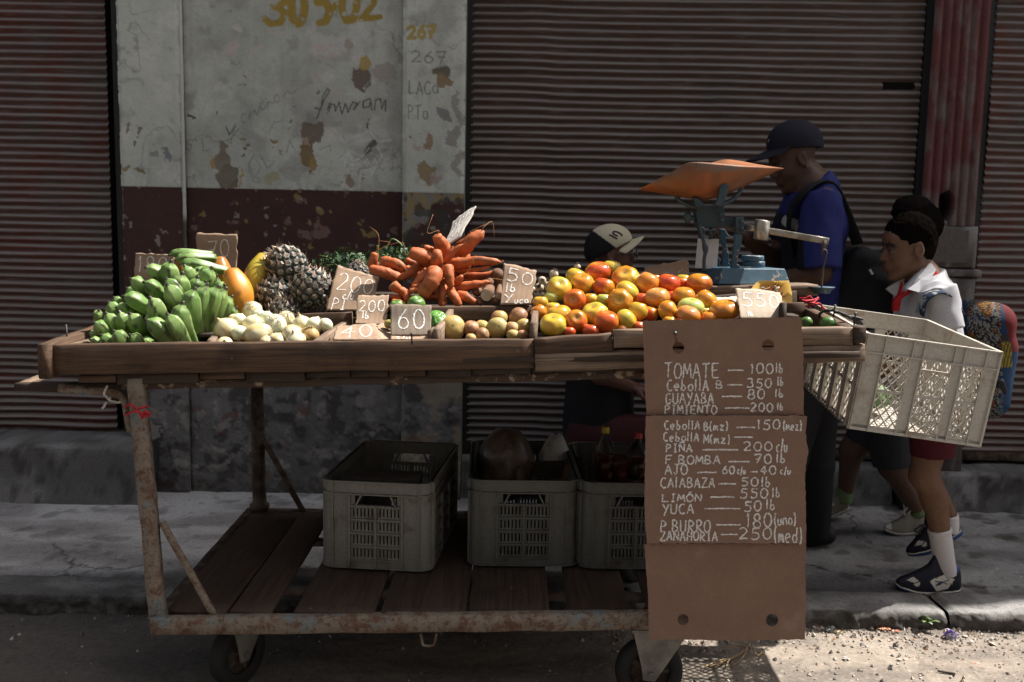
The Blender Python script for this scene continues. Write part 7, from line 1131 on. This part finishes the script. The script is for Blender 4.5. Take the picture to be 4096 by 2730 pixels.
strap('shoulder_strap', R9, [(515, 1040, 3.253), (540, 920, 3.233), (610, 860, 3.228), (680, 845, 3.233), (745, 880, 3.248), (800, 950, 3.278), (850, 1020, 3.328)], .012, .045, CLOTH, bp, (.018, .03, .06)); strap('shoulder_strap', R9, [(480, 1030, 3.308), (530, 900, 3.303), (590, 790, 3.318), (660, 755, 3.348), (740, 790, 3.378), (800, 870, 3.408)], .014, .03, CLOTH, bp, (.17, .25, .27)); strap('shoulder_strap', R9, [(700, 760, 3.538), (770, 800, 3.528), (815, 870, 3.508), (840, 950, 3.488)], .015, .05, CLOTH, bp, (.015, .03, .07)); strap('side_strap', RB, [(835, 1085, 3.328), (855, 1120, 3.323), (880, 1200, 3.338)], .02, .006, CLOTH, bp, (.02, .02, .025))
# ---- child behind the schoolboy
KS = (.095, .052, .036); kid = empty('person', atY(*R10(1000, 970), 4.05), 'child in dark shorts and tan canvas shoes mostly hidden behind the schoolboy', 'person'); Yk = 4.06; ko = S_(3652, 950, Yk)
hk, Mq = head(ko, 1.0, (-1, .1, -.05), KS, (.1, .04, .035)); n2 = S_(3640, 1090, Yk); c2 = S_(3570, 1240, Yk); p2 = S_(3545, 1640, Yk); hA, kA, aA = S_(3500, 1680, 4.14), S_(3408, 1800, 4.16), S_(3378, 1985, 4.18); hB, kB, aB = S_(3560, 1690, 3.99), S_(3572, 1862, 3.99), S_(3672, 2045, 4.02)
body('body', hk + [cone(S_(3655, 1020, Yk), n2, .05, .055, .02, KS), cone(n2, c2, .06, .09, .03, KS, sq=((0, 1, 0), 1.3)), cone(c2, p2, .09, .1, .03, KS, sq=((0, 1, 0), 1.25)), cone(hA, kA, .085, .055, .02, KS), cone(kA, aA, .052, .032, .02, KS), cone(hB, kB, .085, .064, .02, KS), cone(kB, aB, .060, .034, .02, KS), cone(S_(3560, 1150, 3.92), S_(3560, 1350, 3.9), .04, .034, .02, KS), cone(S_(3560, 1350, 3.9), S_(3480, 1480, 3.88), .034, .025, .02, KS)] + hand(S_(3480, 1480, 3.88), (-1, 0, -.6), (.3, 1, .1), KS, .85, .6, -1), .0065, SKIN, kid)
body('hair', xform([ell((-.012, 0, .055), (.112, .09, .10), .01, (.008, .007, .006)), ell((.01, 0, .13), (.07, .07, .05), .04, (.014, .011, .01)), half((.05, 0, .06), (.8, 0, -.6)), half((0, 0, .0), (.4, 0, -.9))], Mq, ko, 1.0), .006, HAIR, kid, lambda P: (fbm(P * 50, 3, 3) - .5) * .012)
body('shirt', [cone(n2, c2, .08, .11, .03, SH, sq=((0, 1, 0), 1.3)), cone(c2, p2, .11, .115, .03, SH, sq=((0, 1, 0), 1.25)), cone(S_(3540, 1080, Yk), c2, .06, .09, .03, SH), cone(S_(3565, 1140, 3.92), S_(3560, 1300, 3.9), .06, .058, .02, SH, True)], .007, CLOTH, kid, fold(12, .005)); poly_th('neckerchief', R9, [(150, 745), (215, 715), (205, 800), (175, 790)], 3.9, .02, CLOTH, kid, RD)
SG = (.030, .032, .04); body('shorts', [cone(p2 + A(0, 0, .08), p2, .11, .12, .02, SG, True, sq=((0, 1, 0), 1.25)), cone(hA, S_(3452, 1775, 4.15), .1, .085, .02, SG, True), cone(hB + A(0, 0, .03), S_(3577, 1858, 3.985), .105, .088, .02, SG, True)], .006, CLOTH, kid, fold(15, .006))
GR = (.13, .20, .09)
for q0, q1, Y in ((S_(3380, 1952, 4.18), S_(3374, 2010, 4.18), 4.18), (S_(3660, 2020, 4.02), S_(3676, 2060, 4.02), 4.02)): body('sock', [cone(q0, q1, .036, .037, .01, GR, True)], .005, CLOTH, kid)
k1 = shoe(kid, R10, 4.03, simil((325, 1130), (1340, 1320), (812, 905), (1290, 965)), canvas_paint, ws=1.0); k2 = shoe(kid, R10, 4.19, simil((325, 1130), (1340, 1310), (-25, 790), (432, 690)), canvas_paint)
LACE = pl('white lace', (.55, .54, .52), .8)
for so, Ls, Y in ((k1, ([(1050, 790), (1085, 740), (1120, 690)], [(1010, 830), (1050, 800), (1110, 775)], [(985, 850), (1020, 850), (1055, 845)], [(1060, 760), (1045, 700), (1085, 660)]), 4.0), (k2, ([(140, 670), (185, 625), (220, 590)], [(190, 690), (205, 640), (225, 600)], [(215, 600), (200, 560), (165, 560)], [(215, 600), (240, 640)]), 4.15)):
    b = MB()
    for L in Ls: b.add(*tube(spline([atY(*R10(*q), Y) for q in L], 12), .0042, 6))
    b.out('lace', LACE, so)
# ---- man in the dark cap
MS = (.075, .038, .025); man = empty('person', S_(3240, 2190, 3.8), 'man in a dark cap and blue shirt walking behind the scale', 'person'); Ym = 3.72; mo = atY(*R11(612, 432), Ym); ms = 1.0
hm, Mm = head(mo, ms, (-.92, -.02, -.37), MS, (.075, .032, .026), left=(0, -1, 0), beard=(.03, .02, .016)); m9 = lambda x, y, dy=0: atY(*R11(x, y), Ym + dy)
nm, cm, wm, pm = m9(800, 690), m9(790, 1000), S_(3235, 1250, Ym), S_(3245, 1470, Ym); sN, eN, wN_ = m9(880, 830, -.19), m9(850, 1440, -.23), m9(420, 1510, -.16); sF, eF, wF = m9(700, 830, .2), m9(440, 1330, .2), m9(180, 1120, .02)
jt = [(S_(3262, 1500, 3.80), S_(3262, 1850, 3.82), S_(3258, 2130, 3.84)), (S_(3225, 1500, 3.62), S_(3150, 1830, 3.58), S_(3120, 2150, 3.62))]
pr = hm + [cone(m9(720, 560), nm, .062, .066, .03, MS), cone(nm, cm, .07, .098, .04, MS, sq=((0, 1, 0), 1.45)), cone(cm, pm, .098, .105, .04, MS, sq=((0, 1, 0), 1.35)), cone(nm, sN, .055, .06, .04, MS), cone(nm, sF, .055, .06, .04, MS), cone(sN, eN, .05, .04, .02, MS), cone(eN, wN_, .041, .027, .02, MS), cone(sF, eF, .05, .04, .02, MS), cone(eF, wF, .041, .027, .02, MS)] + hand(wN_, (-1, .1, .0), (0, .2, -1), MS, 1.0, .7, -1) + hand(wF, (-.8, -.3, .3), (-.2, .2, -1), MS, 1.0, .7, 1)
for a, b_, c_ in jt: pr += [cone(a, b_, .085, .055, .03, MS), cone(b_, c_, .055, .036, .02, MS)]
body('body', pr, .006, SKIN, man)
BC = (.012, .013, .022); cap = [ell((-.006, 0, .054), (.108, .091, .092), .01, BC), ell((-.02, 0, .03), (.094, .086, .07), .01, BC), half((0, 0, .030), (0, 0, -1)), ]
Mc_ = Mm @ np.array([[cos(.30), 0, -sin(.30)], [0, 1, 0], [sin(.30), 0, cos(.30)]]); capo = body('cap', xform(cap, Mc_, mo + A(0, 0, .012), ms), .004, CLOTH, man)
def brim(o, M, s, m, parent, col, L=.085, W=.078, drop=.022, z0=.036, x0=.075, tilt=-.18):
    V = []; nu, nv = 15, 21
    for k in (0, 1):
        for i in range(nu):
            for j in range(nv):
                a = -1 + 2 * j / (nv - 1); t = i / (nu - 1); xx = x0 - .045 * a * a + t * L * sqrt(max(0, 1 - (abs(a) ** 2.6) * .9)); yy = a * W * (1 + .08 * t); zz = z0 - drop * a * a * (1 + t * .6) + tilt * (xx - x0) - k * .004; V.append(M @ (A(xx, yy, zz) * s) + o)
    g = grid_faces(nu, nv).tolist(); n = nu * nv; F = [f[::-1] for f in g] + [[q + n for q in f] for f in g]; rim = [i * nv for i in range(nu)] + [(nu - 1) * nv + j for j in range(1, nv)] + [i * nv + nv - 1 for i in range(nu - 2, -1, -1)] + list(range(nv - 2, 0, -1)); F += [[a, b_, b_ + n, a + n] for a, b_ in zip(rim, rim[1:] + rim[:1])]; return mk('brim', np.array(V), F, m, parent, np.tile(col, (len(V), 1)))
brim(mo + A(0, 0, .012), Mc_, ms, CLOTH, capo, BC, L=.115, W=.080, z0=.046, tilt=-.42); paint_hits('cap_emblem', capo, R11, [[(352, 272), (372, 262), (388, 240), (402, 215)], [(362, 255), (385, 258), (400, 245)], [(375, 228), (400, 232), (425, 210)], [(385, 270), (398, 238)]], 7, pl('grey thread', (.3, .31, .34), .8), capo)
BL_ = (.017, .022, .115); V, F, c = smesh([cone(nm, cm, .088, .118, .04, BL_, sq=((0, 1, 0), 1.6)), cone(cm, pm + A(0, 0, .02), .118, .125, .04, BL_, sq=((0, 1, 0), 1.35)), cone(nm + A(0, -.05, -.03), sN, .055, .064, .04, BL_), cone(nm + A(0, .05, -.03), sF, .055, .064, .04, BL_), cone(sN + A(.0, .01, .04), m9(850, 1395, -.225), .070, .076, .03, BL_, True), cone(sF + A(0, 0, .03), sF + (eF - sF) * .7, .078, .082, .03, BL_, True), half(nm + A(.02, 0, .055), (-.6, 0, .8))], .006, fold(21, .016, (8, 8, 5)))
def shirt_paint(V, c): q = V - CAM; z = q @ _F; sx = (2048 + FPX * (q @ _R) / z - 2900) / .4464; sy = (1365 - FPX * (q @ _U) / z - 450) / .4464; p = np.c_[sx, sy]; c = c.copy(); near = V[:, 1] < Ym - .0; c[(sy > 1075) & (sx < 700 + (sy - 1100) * .05)] = (.010, .010, .014); c[(sy > 905) & (sx < 640)] = (.012, .012, .02); c[inpoly(p, [(498, 985), (530, 925), (650, 965), (652, 1062), (560, 1045)]) & near] = (.40, .40, .39); return c
mk('shirt', V, F, CLOTH, man, shirt_paint(V, c)); TR_ = (.014, .014, .018); pt = [cone(pm + A(0, 0, .08), pm - A(0, 0, .02), .13, .135, .03, TR_, True, sq=((0, 1, 0), 1.3))]
for a, b_, c_ in jt: pt += [cone(a, b_, .105, .076, .03, TR_), cone(b_, c_ + A(0, 0, -.02), .076, .062, .02, TR_, True)]
body('trousers', pt, .007, CLOTH, man, fold(25, .006))
for a, b_, c_ in jt:
    q = c_.copy(); q[2] = .062; V, F, c = smesh([cone(q + A(.05, 0, .045), q + A(-.03, 0, .05), .042, .045, .02, (.02, .018, .018)), cone(q + A(-.03, 0, .042), q + A(-.15, 0, .03), .042, .032, .02, (.02, .018, .018)), half(q + A(0, 0, .0), (0, 0, -1))], .005); mk('shoe', V, F, RUBW, man, c)
b = MB(); P = spline([m9(785, 628, -.075), m9(820, 600, -.085), m9(850, 590, -.06)], 40)
for p in P: V, F, *_ = ball(p, .0045, 1, (0, 0, 1), 0, 0, 0, 0, 6, 5, 0, None, 0, 0); b.add(V, F)
b.out('neck_chain', pl('silver beads', (.6, .6, .6), .3, .8), man)
bag = empty('shoulder_bag', S_(3450, 1320, 3.7), 'black shoulder bag with white zip pull on the back of the capped man', 'bag'); KB = (.010, .010, .012); Mt = np.array([[cos(.35), 0, sin(.35)], [0, 1, 0], [-sin(.35), 0, cos(.35)]])
body('bag_body', [rbox(S_(3440, 1150, 3.68), (.125, .13, .15), .07, .03, KB, Mt), rbox(S_(3490, 1190, 3.60), (.085, .09, .10), .05, .03, KB, Mt)], .006, CLOTH, bag, fold(31, .008)); strap('bag_strap', R11, [(600, 830, 3.60), (690, 730, 3.53), (800, 640, 3.54), (900, 630, 3.58), (985, 700, 3.60), (1060, 850, 3.60), (1130, 1020, 3.60), (1190, 1180, 3.60)], .016, .055, CLOTH, bag, KB); strap('bag_strap', R11, [(600, 830, 3.59), (575, 950, 3.60), (570, 1100, 3.62), (600, 1300, 3.62)], .014, .05, CLOTH, bag, KB); strap('bag_strap', R11, [(890, 600, 3.7), (950, 600, 3.72), (968, 640, 3.72), (940, 650, 3.7)], .012, .02, CLOTH, bag, KB)
V, F = tube([atY(*R9(62, 650), 3.53), atY(*R9(74, 670), 3.528), atY(*R9(92, 702), 3.53)], [.005, .004, .006], 8); mk('zip_pull', V, F, pl('zip pull', (.6, .6, .6), .4), bag)
# ---- seated vendor
VS = (.13, .062, .048); ven = empty('person', S_(2450, 2000, 4.2), 'seated man with cream and black cap and glasses behind the tomatoes', 'person'); Yv = 4.22; vo = atY(*R12(792, 528), Yv); hv, Mv = head(vo, .97, (1, -.08, .03), VS, (.1, .045, .04)); hv_M = Mv; v9 = lambda x, y, dy=0: S_(x, y, Yv + dy)
nv_, cv_, pv_ = v9(2425, 1190), v9(2400, 1420), v9(2390, 1760); s1, e1, w1 = v9(2420, 1270, -.2), v9(2400, 1500, -.24), v9(2520, 1545, -.16); s2, e2, w2 = v9(2420, 1270, .2), v9(2440, 1520, .22), v9(2560, 1560, .08)
ks = [(v9(2410, 1760, -.11), v9(2600, 1740, -.2), v9(2620, 2120, -.2)), (v9(2410, 1760, .11), v9(2640, 1740, .14), v9(2660, 2110, .1))]
pr = hv + [cone(v9(2435, 1090), nv_, .06, .065, .03, VS), cone(nv_, cv_, .08, .115, .04, VS, sq=((0, 1, 0), 1.5)), cone(cv_, pv_, .115, .13, .04, VS, sq=((0, 1, 0), 1.35)), cone(nv_, s1, .055, .06, .04, VS), cone(nv_, s2, .055, .06, .04, VS), cone(s1, e1, .05, .04, .02, VS), cone(e1, w1, .04, .027, .02, VS), cone(s2, e2, .05, .04, .02, VS), cone(e2, w2, .04, .027, .02, VS)] + hand(w1, (1, .1, -.2), (.1, .3, -1), VS, 1, .8, -1) + hand(w2, (1, -.3, -.1), (0, -.3, -1), VS, 1, .8, 1)
for a, b_, c_ in ks: pr += [cone(a, b_, .09, .062, .03, VS), cone(b_, c_, .056, .038, .02, VS), cone(c_, c_ + A(.12, -.03, -.03), .04, .03, .02, VS)]
body('body', pr, .006, SKIN, ven); DS = (.016, .015, .017); body('shirt', [cone(nv_, cv_, .105, .145, .04, DS, sq=((0, 1, 0), 1.45)), cone(cv_, pv_, .15, .165, .04, DS, sq=((0, 1, 0), 1.3)), cone(nv_, s1, .07, .08, .04, DS), cone(nv_, s2, .07, .08, .04, DS), cone(s1, e1 + A(0, 0, .02), .082, .07, .03, DS, True), cone(s2, e2 + A(0, 0, .02), .082, .07, .03, DS, True), half(nv_ + A(0, 0, .05), (0, 0, 1))], .007, CLOTH, ven, fold(41, .007))
MR = (.055, .016, .018); body('shorts', [cone(ks[0][0] + A(-.05, 0, .01), ks[0][1] + A(.01, 0, 0), .115, .088, .03, MR), cone(ks[1][0] + A(-.05, 0, .01), ks[1][1], .115, .088, .03, MR), ell(pv_ + A(0, 0, -.02), (.15, .19, .11), .03, MR)], .007, CLOTH, ven, fold(45, .007))
CRM = (.50, .46, .33); vc = [ell((-.008, 0, .050), (.112, .091, .092), .01, CRM), ell((-.03, 0, .03), (.098, .09, .07), .01, CRM), half((0, 0, .022), (.20, 0, -1))]; _Mc = Mv @ np.array([[cos(.27), 0, -sin(.27)], [0, 1, 0], [sin(.27), 0, cos(.27)]]); V, F, c = smesh(xform(vc, _Mc, vo, .98), .004); L = (V - vo) @ _Mc; c = np.where((L[:, 0] * .80 + L[:, 2] * .62 < .032)[:, None], (.012, .012, .013), CRM); Mv = Mv @ np.array([[cos(.27), 0, -sin(.27)], [0, 1, 0], [sin(.27), 0, cos(.27)]]); vcap = mk('cap', V, F, CLOTH, ven, c); brim(vo, Mv, .98, CLOTH, vcap, CRM, L=.085, W=.08, drop=.03, z0=.042, x0=.072, tilt=.02)
INK = pl('black print', (.012, .012, .012), .8); paint_hits('cap_letters', vcap, R12, [[(742, 280), (790, 305), (845, 335)], [(895, 300), (905, 285), (880, 265), (840, 245), (800, 240), (788, 258), (800, 275), (850, 300)]], 20, INK, vcap)
g = MB(); Mv = hv_M; W_ = lambda p: Mv @ (np.array(p, float) * .97) + vo
for sg in (1, -1):
    P = [W_((.108 - .012 * abs(cos(a)) * 0 - .010 * (1 if sg else 1) * 0, sg * (.033 + .024 * cos(a)), .000 + .018 * sin(a))) for a in np.linspace(0, 2 * pi, 25)]; g.add(*tube(P, .0016, 6, caps=False)); g.add(*tube([W_((.106, sg * .057, .006)), W_((.06, sg * .077, .008)), W_((-.012, sg * .082, .010))], .0016, 6))
g.add(*tube([W_((.109, -.010, .004)), W_((.112, 0, .006)), W_((.109, .010, .004))], .0016, 6)); gl = g.out('glasses', pl('glasses frame', (.25, .24, .24), .3, .7), ven); lens = NT('spectacle lens'); LENS = lens.done((.30, .31, .36), .05, .35); b = MB()
for sg in (1, -1): b.add([W_((.1075, sg * (.033 + .023 * cos(a)), .017 * sin(a))) for a in np.linspace(0, 2 * pi, 20, endpoint=False)] + [W_((.111, sg * .033, 0))], [[i, (i + 1) % 20, 20] for i in range(20)])
b.out('lenses', LENS, gl)
q = v9(2395, 1800); V, F, G = plank(A(q[0] - .02, Yv - .18, .36), A(q[0] - .02, Yv + .18, .36), .30, .05); st = empty('wooden_stool', A(q[0] - .02, Yv, .06), 'low wooden stool under the seated man, hidden by the crates', 'stool'); mk('seat', V, F, WOOD, st, None, True, G)
for dx in (-.12, .1):
    for dy in (-.14, .14): V, F, G = plank(A(q[0] - .02 + dx, Yv + dy, .06), A(q[0] - .02 + dx, Yv + dy, .335), .035, .035); mk('leg', V, F, WOOD, st, None, True, G)

# ------------------------------------------------------------------ litter in the gutter
def scrap(name, f, q, z, r, cols, label, cat, seed, flat=.5):
    c = atZ(*f(*q), z); V, F, T, P_, L = ball(c, 1, 1, (0, 0, 1), 0, 0, 0, 0, 22, 14, seed, None, 0, 0); k = .5 + 1.1 * np.abs(fbm(L * 2.2 + seed, 4, 3) - .5) * 2; V = c + L * A(*r) * k[:, None] + A(0, 0, r[2] * .4); n = fbm(L * 2.5 + seed, 3, 6); tag(mk(name, V, F, m_attr(name + ' film', .35, .1, 60, None) if name + ' film' not in bpy.data.materials else bpy.data.materials[name + ' film'], None, mixc(cols[0], cols[1], sstep(.45, .55, n)), False), label, cat)
scrap('sweet_wrapper', R6, (1068, 1288), .006, (.030, .018, .020), ((.55, .55, .6), (.09, .05, .25)), 'crumpled purple and white sweet wrapper on the sunlit road', 'litter', 2); scrap('orange_peel', R6, (665, 1248), .004, (.028, .012, .006), ((.40, .14, .05), (.30, .12, .06)), 'orange peel strip lying by the kerb', 'litter', 3); scrap('orange_peel', R6, (735, 1258), .004, (.02, .010, .005), ((.42, .15, .07), (.33, .15, .1)), 'small reddish orange peel piece near the kerb weed', 'litter', 4); scrap('paper_scrap', R6, (385, 1268), .004, (.02, .012, .008), ((.33, .24, .1), (.2, .15, .08)), 'yellow brown leaf scrap against the kerb by the price board', 'litter', 5); scrap('pebble', R6, (322, 1258), .004, (.018, .014, .014), ((.07, .07, .075), (.1, .1, .1)), 'dark pebble at the kerb beside the price board', 'stone', 6); scrap('pebble', R6, (735, 1348), .003, (.012, .009, .009), ((.12, .12, .12), (.16, .15, .14)), 'grey pebble in the middle of the sunlit road', 'stone', 7); scrap('pebble', R6, (432, 1425), .003, (.013, .011, .005), ((.5, .48, .46), (.42, .4, .38)), 'flat white chip on the sunlit road', 'stone', 8); scrap('foil_scrap', zoom(500, 2350, .595), (800, 408), .004, (.022, .01, .01), ((.3, .3, .4), (.06, .05, .2)), 'small blue foil scrap in the shade under the cart', 'litter', 9); scrap('orange_peel', R6, (1220, 1458), .003, (.014, .008, .004), ((.45, .2, .1), (.4, .2, .12)), 'tiny orange scrap at the right of the sunlit road', 'litter', 10)
b = MB(); RT = zoom(2400, 2300, .7208)
for P in ([(830, 380), (800, 420), (740, 455), (660, 490), (600, 510)], [(835, 385), (780, 440), (720, 470), (700, 510)], [(810, 400), (750, 395), (690, 420)], [(840, 390), (860, 430), (880, 445), (930, 400)], [(760, 450), (690, 480), (640, 515)], [(820, 400), (790, 460), (735, 505)], [(700, 470), (650, 480), (560, 520)]):
    Q = [atZ(*RT(*q), .010 + .012 * random.random()) for q in P]; b.add(*tube(spline(Q, 18), .0022, 6))
tag(b.out('dry_stalk', pl('straw', (.38, .26, .14), .85)), 'tangle of dry straw stalks on the road right of the wheel', 'litter'); V, F = tube(spline([atZ(*R6(*q), .006) for q in ((990, 1498), (1040, 1506), (1098, 1516))], 10), .0035, 7); tag(mk('twig', V, F, pl('twig', (.08, .06, .05), .9)), 'dark twig lying on the sunlit road', 'twig')
wc = atZ(*R6(908, 1215), .02); we = empty('weed', wc, 'small green weed growing from the kerb joint', 'weed'); b = MB()
for i in range(13):
    a = i * 2.4; el_ = random.uniform(.3, 1.3); L = random.uniform(.03, .062); d = A(cos(a) * cos(el_), sin(a) * cos(el_) * .7 - .25, sin(el_)); P = spline([wc, wc + d * L * .6 + A(0, 0, .006), wc + d * L + A(0, 0, -.006)], 8); s = nrm(np.cross(d, A(0, 0, 1))); w = .008 * np.sin(np.linspace(.1, 1, 8) * pi) ** .8; V = np.vstack([P + s * w[:, None], P - s * w[:, None]]); b.add(V, [[k, k + 1, 8 + k + 1, 8 + k] for k in range(7)], np.array((.10, .16, .05)) * random.uniform(.7, 1.5))
b.out('leaves', HERB, we)
